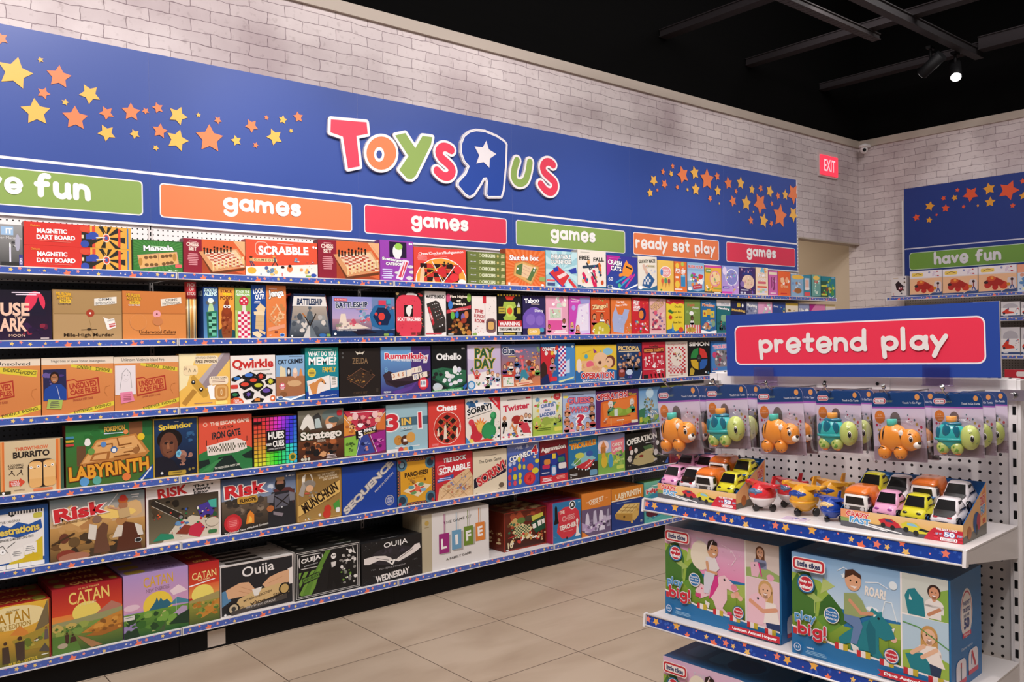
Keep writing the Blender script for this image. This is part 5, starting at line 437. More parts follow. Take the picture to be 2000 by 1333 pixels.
DT = 'r 60 0 40 100 e0a848;r 62 2 3 96 d8503a;p 2c2a26 66 0 72 0 78 50 70 0;'+';'.join('p 2e2c28 76 50 %.1f %.1f %.1f %.1f' % (76+34*math.cos(a), 50+150*math.sin(a), 76+34*math.cos(a+.22), 50+150*math.sin(a+.22)) for a in [])+'p 2e2c28 75 50 68 2 72 2;p 2e2c28 75 50 77 2 81 2;p 2e2c28 75 50 86 4 92 18;p 2e2c28 75 50 94 46 94 74;p 2e2c28 75 50 84 98 90 98;p 2e2c28 75 50 70 98 75 98;p 2e2c28 75 50 60 66 60 90;p 2e2c28 52 30 62 36 62 98 52 98;e 75.5 52 3.6 20 e8d8c8;e 75.5 52 2.8 15 d8503a;e 75.5 52 1.6 9 4a5aa0;r 87 8 2.4 84 d84a3a;r 96 4 1.2 92 4a7ab0;e 63 44 5 16 3a50a8;p 3a50a8 56 40 64 34 66 60 56 62;l ddd 1 66 52 74 50;e 55 18 5 14 d8503a;e 55 84 4 16 3a50a8;r 52 44 2 16 e8d8b0;T 25 36 27 20 1 fff MAGNETIC;T 28.5 63 35 20 1 fff DART BOARD;t 10 16 8 10 0 e8a040 Deluxe;u 11 80 34 1 e89080 3'
def CASE(k):
    s = 'G 0 0 100 100 dc9054 d08048;r 0 0 100 12 e8d8c4;'
    s += ['t 60 8 50 6 -1 555 Unsolved;', 't 50 7 76 6 -1 555 Tragic Loss of Space Station Investigation;', 't 44 6 66 6 -1 555 Unknown Victim in Island Fire;'][k]
    s += 'p e0cc40 40 12 98 22 98 30 40 17;t 58 18 20 6 172 222 EVIDENCE;t 84 23 20 6 172 222 EVIDENCE;' if k else 'p e0cc40 30 12 96 20 94 32 30 22;t 58 19 24 6 -6 222 EVIDENCE;t 82 24 24 6 -6 222 EVIDENCE;'
    s += 'p e0cc40 30 100 100 80 100 88 60 100;t 56 94 26 5 11 222 EVIDENCE;t 84 88 24 5 11 222 EVIDENCE;'
    x = 56 if k else 38
    s += 'p b0392c %d 40 %d 38 %d 42 %d 36 %d 64 %d 74;p d98a50 %d 42 %d 40 %d 44 %d 39 %d 62 %d 71;' % (x-23, x-12, x-8, x+22, x+24, x-22, x-21.5, x-12, x-8, x+20.5, x+22.5, x-20.5)
    s += 'T %d 49 38 11 7 b0392c UNSOLVED;T %d 60 38 9 7 b0392c CASE FILES;t %d 74 28 4 6 b0503c %s;' % (x, x+1, x, ['ASHCROFT CASE', 'SANDRA IVEY CASE', 'JANE DOE CASE'][k])
    s += 'l c07840 .5 94 52 88 54 86 62 90 70;'
    if k == 1: s += 'r 2 20 31 54 2a2a50;n 2 20 31 30 8 4 4a3a7a,6a5a9a,28284a .2;p 24489c 2 74 4 54 14 46 26 46 33 56 33 74;e 17 34 6.4 10 2a1c1a;e 17 36 4.8 8 a8704c;r 14 33 6 1 222;l eee .8 15 39 19 39;l dde .6 20 50 24 72;p a8c060 8 72 28 74 26 90 6 88;u 10 76 14 4 665 3'
    if k == 2: s += 'r 1 16 31 54 e8e0e4;l 888 .7 8 60 12 30 18 22 24 30 26 58;e 17 36 5.6 10 d8d0d4;e 17 36 5 9.4 e8e0e4;c 15 34 .6 444;c 20 34 .6 444;l 866 .6 16 41 19 41;p e888a8 8 66 26 64 30 82 10 86;u 12 70 14 4 a56 3'
    return s
def HUES():
    s = 'R 0 0 100 100 1a1a1c;'
    import colorsys
    for i in range(11):
        for j in range(12):
            u, v = i/10, j/11
            hue = (.13-.2*(1-v)*(1) + .0) if u < .35 else None
            h = (0.16*v*1.0) if u < .3 else ((.95-.35*v*1.2*u) if v < .55 else (.16+.42*(u-.1)))
            if u < .3: h = .98+.19*v
            elif v < .55: h = .96-.32*(u-.3)/.7-.1*v*u
            r, g, b = colorsys.hsv_to_rgb(h % 1, .75, .88)
            s += 'r %.1f %.1f 7.6 6.9 %02x%02x%02x;' % (2+i*8.9, 2+j*8.1, int(r*255), int(g*255), int(b*255))
    s += 'r 29 29 44 42 17171a;R 1 10 18 5 111;T 51 39 36 15 2 f4f4f0 HUES;T 56 56 26 13 2 f4f4f0 CUES;T 34 57 6 12 92 f4f4f0 AND;t 51 66 40 3 2 ddd A GUESSING GAME OF COLORS;c 88 86 9 c8a838;c 88 86 5 3a6a3a'
    return s
ART = {'DART': DT, 'CHESSSET': CH, 'CASE0': CASE(0), 'CASE1': CASE(1), 'CASE2': CASE(2), 'HUES': HUES()}
# ================= materials of the setting
def brick_mat(name, axis):
    m, t, b = nodes(name); N = t.nodes.new; L = t.links.new
    tc = N('ShaderNodeTexCoord'); sp = N('ShaderNodeSeparateXYZ'); cb = N('ShaderNodeCombineXYZ'); L(tc.outputs['Object'], sp.inputs[0])
    L(sp.outputs[axis], cb.inputs[0]); L(sp.outputs['Z'], cb.inputs[1])
    n1 = N('ShaderNodeTexNoise'); n1.inputs['Scale'].default_value = 9; n1.inputs['Detail'].default_value = 4; L(tc.outputs['Object'], n1.inputs['Vector'])
    mx = N('ShaderNodeMixRGB'); mx.blend_type = 'ADD'; mx.inputs[0].default_value = .034; L(cb.outputs[0], mx.inputs[1]); L(n1.outputs['Color'], mx.inputs[2])
    br = N('ShaderNodeTexBrick'); L(mx.outputs[0], br.inputs['Vector']); br.inputs['Scale'].default_value = 1
    br.inputs['Brick Width'].default_value = .225; br.inputs['Row Height'].default_value = .0685; br.inputs['Mortar Size'].default_value = .003
    br.inputs['Mortar Smooth'].default_value = .9; br.inputs['Color1'].default_value = col('ddd2d2'); br.inputs['Color2'].default_value = col('d0c4c5'); br.inputs['Mortar'].default_value = col('85747a')
    n2 = N('ShaderNodeTexNoise'); n2.inputs['Scale'].default_value = 1.6; n2.inputs['Detail'].default_value = 6; L(tc.outputs['Object'], n2.inputs['Vector'])
    cr = N('ShaderNodeValToRGB'); cr.color_ramp.elements[0].position = .3; cr.color_ramp.elements[0].color = col('b9a9b0'); cr.color_ramp.elements[1].position = .55; cr.color_ramp.elements[1].color = (1, 1, 1, 1)
    L(n2.outputs['Fac'], cr.inputs[0]); m2 = N('ShaderNodeMixRGB'); m2.blend_type = 'MULTIPLY'; m2.inputs[0].default_value = .55
    L(br.outputs['Color'], m2.inputs[1]); L(cr.outputs[0], m2.inputs[2])
    n3 = N('ShaderNodeTexNoise'); n3.inputs['Scale'].default_value = 26; n3.inputs['Detail'].default_value = 8; L(tc.outputs['Object'], n3.inputs['Vector'])
    c3 = N('ShaderNodeValToRGB'); c3.color_ramp.elements[0].position = .3; c3.color_ramp.elements[0].color = (.62, .58, .58, 1); c3.color_ramp.elements[1].position = .42; c3.color_ramp.elements[1].color = (1, 1, 1, 1)
    L(n3.outputs['Fac'], c3.inputs[0]); m4 = N('ShaderNodeMixRGB'); m4.blend_type = 'MULTIPLY'; m4.inputs[0].default_value = .5; L(m2.outputs[0], m4.inputs[1]); L(c3.outputs[0], m4.inputs[2])
    L(m4.outputs[0], b.inputs['Base Color']); b.inputs['Roughness'].default_value = .8; b.inputs['Specular IOR Level'].default_value = .2
    bp = N('ShaderNodeBump'); bp.inputs['Strength'].default_value = .35; bp.inputs['Distance'].default_value = .004; iv = N('ShaderNodeMath'); iv.operation = 'SUBTRACT'; iv.inputs[0].default_value = 1
    L(br.outputs['Fac'], iv.inputs[1]); L(iv.outputs[0], bp.inputs['Height']); L(bp.outputs[0], b.inputs['Normal'])
    return m
def peg_mat(name, base, hole, r=.0038, ax='X', off=(0, 0)):
    m, t, b = nodes(name); N = t.nodes.new; L = t.links.new
    tc = N('ShaderNodeTexCoord'); sp = N('ShaderNodeSeparateXYZ'); L(tc.outputs['Object'], sp.inputs[0])
    d = []
    for k, o in enumerate((ax, 'Z')):
        a = N('ShaderNodeMath'); a.operation = 'ADD'; L(sp.outputs[o], a.inputs[0]); a.inputs[1].default_value = 50*.0254+off[k]
        q = N('ShaderNodeMath'); q.operation = 'MODULO'; L(a.outputs[0], q.inputs[0]); q.inputs[1].default_value = .0254
        s = N('ShaderNodeMath'); s.operation = 'SUBTRACT'; L(q.outputs[0], s.inputs[0]); s.inputs[1].default_value = .0127
        p = N('ShaderNodeMath'); p.operation = 'POWER'; p.inputs[1].default_value = 2; L(s.outputs[0], p.inputs[0]); d.append(p)
    a = N('ShaderNodeMath'); a.operation = 'ADD'; L(d[0].outputs[0], a.inputs[0]); L(d[1].outputs[0], a.inputs[1])
    g = N('ShaderNodeMath'); g.operation = 'LESS_THAN'; L(a.outputs[0], g.inputs[0]); g.inputs[1].default_value = r*r
    mx = N('ShaderNodeMixRGB'); L(g.outputs[0], mx.inputs[0]); mx.inputs[1].default_value = col(base); mx.inputs[2].default_value = col(hole)
    L(mx.outputs[0], b.inputs['Base Color']); b.inputs['Roughness'].default_value = .45
    return m
def floor_mat():
    m, t, b = nodes('stone_tiles'); N = t.nodes.new; L = t.links.new
    tc = N('ShaderNodeTexCoord'); mp = N('ShaderNodeMapping'); L(tc.outputs['Object'], mp.inputs['Vector']); mp.inputs['Location'].default_value = (-2.878+.612*8, -3.600+.615*12, 0)
    br = N('ShaderNodeTexBrick'); L(mp.outputs[0], br.inputs['Vector']); br.offset = 0; br.inputs['Scale'].default_value = 1
    br.inputs['Brick Width'].default_value = .612; br.inputs['Row Height'].default_value = .615; br.inputs['Mortar Size'].default_value = .0024; br.inputs['Mortar Smooth'].default_value = .1
    br.inputs['Color1'].default_value = col('bca994'); br.inputs['Color2'].default_value = col('b3a18d'); br.inputs['Mortar'].default_value = col('54453a')
    n = N('ShaderNodeTexNoise'); n.inputs['Scale'].default_value = 1.3; n.inputs['Detail'].default_value = 5; n.inputs['Distortion'].default_value = .6
    m3 = N('ShaderNodeMapping'); m3.inputs['Rotation'].default_value = (0, 0, .5); m3.inputs['Scale'].default_value = (1, 2.6, 1); L(tc.outputs['Object'], m3.inputs['Vector']); L(m3.outputs[0], n.inputs['Vector'])
    cr = N('ShaderNodeValToRGB'); cr.color_ramp.elements[0].position = .32; cr.color_ramp.elements[0].color = col('ddd6cf'); cr.color_ramp.elements[1].position = .62; cr.color_ramp.elements[1].color = (1, 1, 1, 1); L(n.outputs['Fac'], cr.inputs[0])
    mx = N('ShaderNodeMixRGB'); mx.blend_type = 'MULTIPLY'; mx.inputs[0].default_value = .8; L(br.outputs['Color'], mx.inputs[1]); L(cr.outputs[0], mx.inputs[2])
    L(mx.outputs[0], b.inputs['Base Color']); b.inputs['Roughness'].default_value = .42; b.inputs['Specular IOR Level'].default_value = .35
    return m
BX, BY = brick_mat('painted_brick', 'X'), brick_mat('painted_brick_side', 'Y')
WX, WY = 9.0, 4.77
W4 = (1, 1, 1, 1)
def struct(name, m, mat, **k):
    o = m.obj(name, mat, **k); o['kind'] = 'structure'; return o
TRIMM = plain('cream_paint', 'b9aca0', .6); BEIGE = plain('beige_paint', 'c4b29c', .8)
struct('floor', M().box(-6, 12, -7, 9, -.1, 0, W4), floor_mat())
struct('ceiling', M().box(-6, 12, -7, 9, 5.2, 5.3, W4), CEILM)
w = M(); w.box(-6, 7.15, WY, WY+.12, 0, 3.62, W4); w.box(7.15, WX, WY, WY+.12, 2.525, 3.62, W4); struct('wall_left', w, BX)
w = M(); w.box(WX, WX+.12, -7, WY+.125, 0, 3.62, W4); struct('wall_right', w, BY)
struct('wall_left_upper', M().box(-6, WX+.1, WY-.005, WY+.1, 3.66, 5.2, W4), CEILM)
struct('wall_right_upper', M().box(WX-.005, WX+.1, -7, WY-.005, 3.66, 5.2, W4), CEILM)
w = M(); w.box(-6, WX-.02, WY-.022, WY+.1, 3.585, 3.66, W4); struct('trim_1', w, TRIMM)
w = M(); w.box(WX-.022, WX+.1, -7, WY-.022, 3.585, 3.66, W4); struct('trim_2', w, TRIMM)
w = M(); w.box(WX, WX+.12, WY+.125, 7.2, 0, 3.0, W4); w.box(6.6, WX, 7.2, 7.3, 0, 3.0, W4); w.box(7.03, 7.15, WY+.12, 7.2, 0, 3.0, W4)
w.box(7.03, WX+.12, WY+.12, 7.3, 2.98, 3.1, W4); struct('wall_passage', w, BEIGE)
struct('trim_3', M().box(7.15, WX, WY-.004, WY+.13, 2.515, 2.53, W4), TRIMM)
# ================= ceiling steel
def steel(name, p, q, w, h, label, cat, holes=False, mat=None, group=None):
    p, q = Vector(p), Vector(q); d = (q-p); L = d.length; a = math.atan2(d.y, d.x)
    m = M(); m.box(0, L, -w/2, w/2, 0, h, W4); m.box(0, L, -w/2-.012, w/2+.012, -.008, 0, W4); m.box(0, L, -w/2-.012, w/2+.012, h, h+.008, W4)
    if holes:
        k = .03
        while k < L: m.box(k, k+.03, -w/2-.013, w/2+.013, -.0095, -.0082, (.0, .0, .0, 1)); k += .06
    o = m.obj(name, mat or BEAMM, None, tuple(p), a); tag(o, label, cat, group); return o
ZB = 4.3
def onZ(u, v, z):
    r = ray(u, v); t = (z-H)/r.z; return r.x*t, r.y*t
gb = 'steel beams under the black ceiling'
x1 = onY(1293, 74, WY)[0]; x2 = onY(1460, 129, WY)[0]; x3 = onY(1603, 176, WY)[0]; ZB = onY(1460, 129, WY)[1]
lb = ['grey steel ceiling beam nearest the large blue wall sign', 'grey steel ceiling beam crossed by the perforated strut', 'grey steel ceiling beam ending above the corner by the exit sign']
for x, l in zip((x1, x2, x3), lb): steel('ceiling_beam', (x, WY-.01, ZB), (x, -6, ZB), .08, .05, l, 'beam', group=gb)
a = onZ(1536, 0, ZB-.05); b = onZ(1711, 78, ZB-.05)
steel('perforated_strut', (a[0]-1.5, (a[1]+b[1])/2, ZB-.0505), (b[0], (a[1]+b[1])/2, ZB-.0505), .05, .035, 'perforated grey steel strut hanging below the ceiling beams', 'strut', True, plain('strut_steel', '282425', .6))
a = onZ(1912, 112, ZB-.06); b = onZ(1700, 8, ZB-.06); ty = (a[1]+b[1])/2
steel('lighting_track', (a[0], ty, ZB-.07), (a[0]-6, ty, ZB-.07), .05, .06, 'long black lighting track that carries the two spotlights', 'lighting track', mat=plain('track_metal', '1c191b', .6))
steel('ceiling_beam', (a[0]-.1, ty-.05, ZB-.03), (a[0]-.1, -6, ZB-.03), .1, .1, 'grey steel ceiling beam starting at the end of the lighting track', 'beam', group=gb)
def spot(px, py, label, aim, lit):
    x, y = onZ(px, py, ZB-.24)
    r = empty('track_spotlight', (x, y, ZB-.24)); tag(r, label, 'spotlight', 'spotlights on the ceiling track')
    m = M(); d = Vector(aim).normalized(); m.tube([d*-.12, d*.1, d*.105], [.05, .05, .046], W4, 24); m.obj('lamp_housing', BLACKM, r)
    m = M(); m.tube([(0, 0, .05), (0, 0, .15)], .012, W4); m.box(-.05, .05, -.02, .02, .14, .1615, W4); m.obj('bracket', BLACKM, r)
    e, t, b = nodes('lamp_glow'); b.inputs['Emission Color'].default_value = (1, .95, .9, 1); b.inputs['Emission Strength'].default_value = 14 if lit else .6
    m = M(); m.tube([d*.1055, d*.107], .042, W4, 24); m.obj('lamp_lens', e, r)
spot(1866, 138, 'lit black spotlight with a glowing round face under the ceiling track', (-.52, -.25, -.62), True)
spot(1818, 128, 'dark black spotlight turned away, beside the glowing one', (.1, .8, -.5), False)
# exit sign and camera
ex0 = onY(1603, 301.5, WY-.03); ex1 = onY(1636, 346.5, WY-.03)
cx, cz = (ex0[0]+ex1[0])/2, (ex0[1]+ex1[1])/2; ew, eh = ex1[0]-ex0[0], ex0[1]-ex1[1]
r = empty('exit_sign', (cx, WY, cz)); tag(r, 'glowing red exit sign on the white brick wall', 'exit sign')
M().box(-ew/2-.02, ew/2+.02, -.02, 0, -eh/2-.02, eh/2+.05, W4).obj('back_plate', plain('pale_plate', 'cfc4c4', .5), r)
e, t, b = nodes('red_glow'); b.inputs['Base Color'].default_value = col('e03040'); b.inputs['Emission Color'].default_value = (1, .035, .07, 1); b.inputs['Emission Strength'].default_value = 1.15
M().box(-ew/2, ew/2, -.035, -.02, -eh/2, eh/2, W4).obj('lit_panel', e, r)
e, t, b = nodes('pink_glow'); b.inputs['Emission Color'].default_value = (1, .28, .33, 1); b.inputs['Emission Strength'].default_value = 1.25
m = M(); A = Art(m, ew, eh, lambda x, y, e: (x, -.0355-e, y-eh/2)); A.text(0, eh/2, ew*.66, eh*.62, 0, W4, 'EXIT', .01); m.obj('sign_lettering', e, r)
cp = onY(1687, 289, WY-.2)
r = empty('security_camera', (WX-.13, WY-.13, 3.60)); tag(r, 'small white dome security camera in the wall corner', 'camera')
m = M(); m.tube([(0, 0, -.02), (0, 0, -.045)], [.055, .05], W4, 24); m.box(0, .13, -.02, .02, -.03, 0, W4); m.obj('mount', WHITE, r)
m = M(); m.ell(0, 0, -.065, .042, .042, .046, W4); m.obj('dome', WHITE, r)
m = M(); m.ell(-.028, -.022, -.076, .019, .019, .019, W4); m.obj('lens', BLACKM, r)
# ================= left wall fixture
YL = 4.192; YF = 4.212; YB = 4.585; YH = 4.572
JX = [.164, 1.383, 2.604, 3.822, 5.040, 6.26, 7.45]
SZ = [0, H+.343, H+.0225, H-.3105, H-.6425, H-.9645, H-1.379]      # heights of the six shelf edges
NM = ['', 'top', 'second', 'third', 'fourth', 'fifth', 'bottom']
ORD = ['nearest the camera', 'second along from the camera', 'third along from the camera', 'fourth along from the camera', 'fifth along from the camera', 'farthest from the camera']
STRIP_STARS = [(.03, .55, .30, 'e8c070'), (.075, .86, .34, 'f08068'), (.12, .2, .75, 'f08060'), (.165, .62, .34, 'f0988a'), (.205, .4, .2, 'e8d8d8'), (.25, .3, .4, 'f0cc78'), (.345, .55, .22, 'e8dcdc'), (.365, .4, .2, 'e8dcdc'), (.395, .75, .26, 'f0b888'), (.40, .12, .8, 'f0785c'), (.435, .55, .4, 'f09080'), (.47, .85, .1, 'f08'), (.51, .58, .4, 'f0cc78'), (.545, .8, .36, 'f09080'), (.58, .5, .38, 'f0cc78'), (.02, .1, .16, 'e07a8a'), (.30, .12, .14, 'e07a8a'), (.225, .85, .12, 'd87aa0')]
def strip_art(A, L, h, big=1, seed=0):
    A.rect(-L/2, 0, L/2, h, col('4860ae')); A.k += 1
    rd = random.Random(seed)
    for i in range(int(L*36)):
        A.put(starpts(rd.uniform(-L/2+.01, L/2-.01), rd.uniform(.2, .8)*h, h*rd.uniform(.1, .24), rd.uniform(0, 3))[::-1], col('6078c4'))
    A.k += 1; x = -L/2
    while x < L/2:
        for sx, sy, r, c in STRIP_STARS:
            cx = x+sx*big; rr = h*r*.95
            if -L/2+rr < cx < L/2-rr:
                pts = [(px, min(h, max(0, py))) for px, py in starpts(cx, h*sy, rr, sx*40)]
                A.concave(pts[::-1], col(c)); A.k += .04
        x += .61*big
def lip(parent, L, h=.035, big=1, seed=0):
    m = M(); m.box(-L/2, L/2, -.008, .004, h-.0045, h, W4); m.box(-L/2, L/2, -.012, .002, 0, .0045, W4)
    m.box(-L/2, L/2, -.004, .002, .0045, h-.0045, W4)
    for s in (-1, 1): m.box(s*L/2-.003, s*L/2+.003, -.0125, .003, 0, h, W4)
    m.obj('price_channel', WHITE, parent)
    m = M(); A = Art(m, L-.012, h-.009, lambda x, y, e: (x, -.0075-e-(1-y/(h-.009))*.003, y+.0045)); strip_art(A, L-.012, h-.009, big, seed); m.obj('star_strip', STRIP, parent)
for s in range(1, 7):
    for b in range(6):
        x0, x1 = JX[b]+.002, JX[b+1]-.002; L = x1-x0
        r = empty('shelf', ((x0+x1)/2, YL, SZ[s]-.035)); tag(r, '%s shelf of the games wall with a star strip, section %s' % (NM[s], ORD[b]), 'shelf', '%s row of shelves on the games wall' % NM[s])
        M().box(-L/2+.004, L/2-.004, .006, YB-YL-.004, .004, .031, W4).obj('deck', plain('shelf_white', 'dcd6d4', .4) if 'shelf_white' not in bpy.data.materials else bpy.data.materials['shelf_white'], r)
        lip(r, L, seed=s*7+b)
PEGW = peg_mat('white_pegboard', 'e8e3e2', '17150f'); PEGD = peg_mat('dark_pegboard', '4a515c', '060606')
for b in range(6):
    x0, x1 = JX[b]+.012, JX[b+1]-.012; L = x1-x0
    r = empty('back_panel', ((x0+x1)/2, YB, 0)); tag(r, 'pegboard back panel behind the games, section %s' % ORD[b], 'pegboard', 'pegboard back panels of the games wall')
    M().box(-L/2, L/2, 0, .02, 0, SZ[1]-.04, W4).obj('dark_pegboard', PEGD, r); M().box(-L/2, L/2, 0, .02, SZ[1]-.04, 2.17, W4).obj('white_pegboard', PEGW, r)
    o = M().box(JX[b]+.001, JX[b+1]-.001, YL+.038, YL+.05, 0, SZ[6]-.036, W4).obj('kick_plate', BLACKM); tag(o, 'black kick plate under the bottom shelf, section %s' % ORD[b], 'kick plate', 'kick plates of the games wall')
for i, x in enumerate(JX):
    m = M(); m.box(-.011, .011, -.004, .03, 0, 3.02, W4); o = m.obj('upright', WHITE if 0 else plain('upright_paint', 'd8d2d0', .4) if 'upright_paint' not in bpy.data.materials else bpy.data.materials['upright_paint'], None, (x, YB, 0))
    z = .2; m2 = M()
    while z < 2.9: m2.box(-.003, .003, -.0046, -.004, z, z+.02, W4); z += .032
    m2.obj('slots', BLACKM, o); tag(o, 'slotted white metal upright of the games wall, %s' % (['at its near end', 'between the first and second sections', 'between the second and third sections', 'between the third and fourth sections', 'between the fourth and fifth sections', 'between the fifth and sixth sections', 'at its far end'][i]), 'upright', 'uprights of the games wall')
o = M().box(-.045, .045, -.001, 0, 0, .08, col('d8ccc0')).obj('price_card', PRINT, None, (onY(423, 1245, YL+.037)[0], YL+.0378, onY(423, 1262, YL+.037)[1])); tag(o, 'small blank cream card stuck on the black kick plate', 'card')
# ---- header boards
HZ0 = onY(0, 419.3, YH)[1]; HZL = onY(0, 305.8, YH)[1]; HZ1 = onY(0, 46, YH)[1]; HZ0 = H+.560*YH/YL*1.0; HZL = H+.8085*YH/YL; HZ1 = H+1.381*YH/YL
RED, ORG, GRN, BLU, WHT, YEL, TAN = 'e03e58', 'e88050', '8ca858', '324c98', 'f0eaec', 'ecb454', 'b8866a'
ST = []   # stars of the banner: pixel x, y, radius, colour
for q in '''2 75 13 o;29 142 32 y;79 117 6 y;115 150 23 o;85 182 12 o;127 200 7 y;175 184 20 y;70 219 27 y;147 231 24 o;208 221 14 o;208 260 17 y;256 219 18 o;284 217 7 o;308 211 11 o;347 226 19 y;263 262 10 y;312 256 15 o;304 289 6 y;346 274 22 y;387 225 5 y;409 271 28 o;425 235 8 o;461 275 11 y;491 246 14 o;499 284 6 o;520 230 5 o;536 268 17 y;552 234 9 y;582 229 11 o;568 256 5 y;1276 353 12 y;1269 377 9 y;1283 372 4 o;1294 336 7 o;1297 360 10 o;1310 340 7 y;1313 325 6 o;1322 366 6 o;1333 342 18 o;1342 371 4 y;1356 338 14 y;1358 370 13 y;1380 351 22 o;1386 388 7 o;1400 345 9 o;1401 373 11 y;1404 398 3 y;1422 358 13 o;1431 393 12 o;1437 374 6 o;1446 358 13 y;1443 414 3 y;1457 397 16 y;1466 431 9 o;1468 370 10 y;1471 414 3 y;1484 398 22 o;1485 368 8 o;1491 431 15 y;1503 374 13 y;1506 437 7 o;1507 398 6 o;1519 383 8 o;1523 422 24 o;1533 381 11 y;1549 379 21 o;1549 419 16 y'''.split(';'):
    a = q.split(); ST.append((float(a[0]), float(a[1]), float(a[2]), YEL if a[3] == 'y' else ORG))
SIGN = [('have fun', GRN, -150, 280, 45, 177, 422), ('games', ORG, 312, 688, 435, 588, 427), ('games', RED, 711, 990, 802, 914, 478), ('games', GRN, 1006.7, 1220.7, 1074, 1162, 496), ('ready set play', ORG, 1233.7, 1403.7, 1240, 1395, 510), ('games', RED, 1415, 1552.5, 1457, 1514, 522)]
PZ1 = onY(280, 354, YH)[1]; PZ0 = onY(280, 422, YH)[1]
def starjit(x): return (x*7.31) % 1.2-.6
HL = ['blue header board with a green panel of white round lettering, nearest the camera', 'blue header board with yellow and orange stars above an orange games panel', 'blue header board behind the large red and yellow raised letters, with a red panel', 'blue header board with a green games panel, under the last raised letters', 'blue header board with an orange panel reading ready set play', 'blue header board with a red games panel, at the far end of the wall']
for b in range(6):
    x0, x1 = JX[b]+.0002, (JX[b+1]-.0002 if b < 5 else 7.43); L = x1-x0; h = HZ1-HZ0; xc = (x0+x1)/2
    m = M(); m.box(-L/2, L/2, 0, .012, 0, h, col('d8d2d6'), None, col(BLU)); A = Art(m, L, h, lambda x, y, e: (x, -e, y))
    A.rect(-L/2, 0, L/2, .011, col(WHT)); A.rect(-L/2, HZL-HZ0-.006, L/2, HZL-HZ0+.007, col(WHT)); A.k += 1
    if b == 5: A.rect(L/2-.008, 0, L/2, h, col(WHT)); A.k += 1
    body, c, a, d, ta, tb, yb = SIGN[b]
    pa = max(x0+.03, onY(a, 400, YH)[0]) if b else x0+.0; pb = onY(d, 450, YH)[0]; pa -= xc; pb -= xc
    if b == 0: pa = -L/2+.02
    A.rrect(pa, PZ0-HZ0, pb, PZ1-HZ0, .02, col(WHT)); A.k += 1; A.rrect(pa+.006, PZ0-HZ0+.006, pb-.006, PZ1-HZ0-.006, .016, col(c)); A.k += 1
    t0, t1 = onY(ta, 400, YH)[0]-xc, onY(tb, 400, YH)[0]-xc; pc = (PZ0+PZ1)/2-HZ0; ph = PZ1-PZ0
    if b == 0:
        A.brush((onY(-4, 400, YH)[0]+t0)/2-xc*0-.0, pc, .001, .001, 0, col(WHT), 'v') if 0 else None
        A.brush((onY(66, 400, YH)[0]+onY(178, 400, YH)[0])/2-xc, pc+.02, onY(178, 400, YH)[0]-onY(66, 400, YH)[0], ph*.66, 0, col('f6f4ee'), 'fun', .36)
        A.brush((onY(-108, 400, YH)[0]+onY(46, 400, YH)[0])/2-xc, pc+.02, onY(46, 400, YH)[0]-onY(-108, 400, YH)[0], ph*.62, 0, col('f6f4ee'), 'have', .34)
    elif b == 4: A.brush((t0+t1)/2, pc-.0, t1-t0, ph*.8, 0, col('f6f2f0'), body, .31)
    else: A.brush((t0+t1)/2, pc, t1-t0, ph*.62, 0, col('f6f2f0'), body, .33)
    for sx, sy, sr, c in ST:
        X, Z = onY(sx, sy, YH); X2, Z2 = onY(sx, sy-sr, YH)
        if x0 < X <= x1+.05:
            pts = [(min(L/2, max(-L/2, px)), py) for px, py in starpts(X-xc, Z-HZ0, (Z2-Z), starjit(sx), .52)]
            cc = col(c); A.concave(pts[::-1], cc); A.k += .05
    o = m.obj('header_board', VINYL, None, (xc, YH, HZ0)); tag(o, HL[b], 'header board', 'blue header boards over the games wall')
# ---- raised lettering (traced outlines, thick boards standing off the header)
r = empty('store_lettering', (4.0, YH, HZL+.1)); tag(r, 'raised multicoloured store name letters with white rims on the blue header boards', 'sign lettering')
def P2(q): X, Z = onY(620+q[0]/4, 200+q[1]/4, YH-.02); return (X-4.0, Z-HZL-.1)
def raised(name, pts, c, rim=13, width=None, hole=None, thin=False):
    m = M(); q = [P2(p) for p in pts]; s = abs(P2((600, 500))[1]-P2((600, 500-rim))[1])
    A = Art(m, 1, 1, clip=False, fn=lambda x, y, e: (x, -.018-e, y))
    def wall(pl, w):     # rim thickness as solid capsules reaching back to the board
        for a, b in zip(pl, pl[1:]):
            dx, dy = b[0]-a[0], b[1]-a[1]; L = math.hypot(dx, dy) or 1e-9; nx, ny = -dy/L*w/2, dx/L*w/2
            k = [(a[0]-nx, a[1]-ny), (b[0]-nx, b[1]-ny), (b[0]+nx, b[1]+ny), (a[0]+nx, a[1]+ny)]
            m.loft([[(x, 0, y) for x, y in k], [(x, -.018, y) for x, y in k]], col('d8d0d4'), False)
        for a in pl: m.tube([(a[0], 0, a[1]), (a[0], -.018, a[1])], w/2, col('d8d0d4'), 14)
    if width:
        W = abs(P2((600, 500))[1]-P2((600, 500-width))[1]); wall(q, W+2*s); A.stroke(q, W+2*s, col(WHT)); A.k += 1; A.stroke(q, W, col(c)); A.k += 1
    else:
        q = q+[q[0]]; wall(q, 2*s); A.concave(q[:-1], col(WHT)); A.stroke(q, 2*s, col(WHT)); A.k += 1
        if thin:
            ctr = (sum(p[0] for p in q)/len(q), sum(p[1] for p in q)/len(q)); A.concave(q[:-1], col(c)); A.stroke(q, s*.9, col(c)); A.k += 1
            A.k += 1
            A.stroke(q, s*.75, col(WHT)); A.k += 1
        else: A.concave(q[:-1], col(c)); A.k += 1
    if hole:
        hx, hy, ra, rb = hole; e = lambda f: [P2((hx+ra*f*math.cos(i*PI/12), hy+rb*f*math.sin(i*PI/12))) for i in range(24)]
        A.put(e(1)[::-1], col(WHT)); A.k += 1; A.put(e(.55)[::-1], col(BLU)); A.k += 1
    return m, A
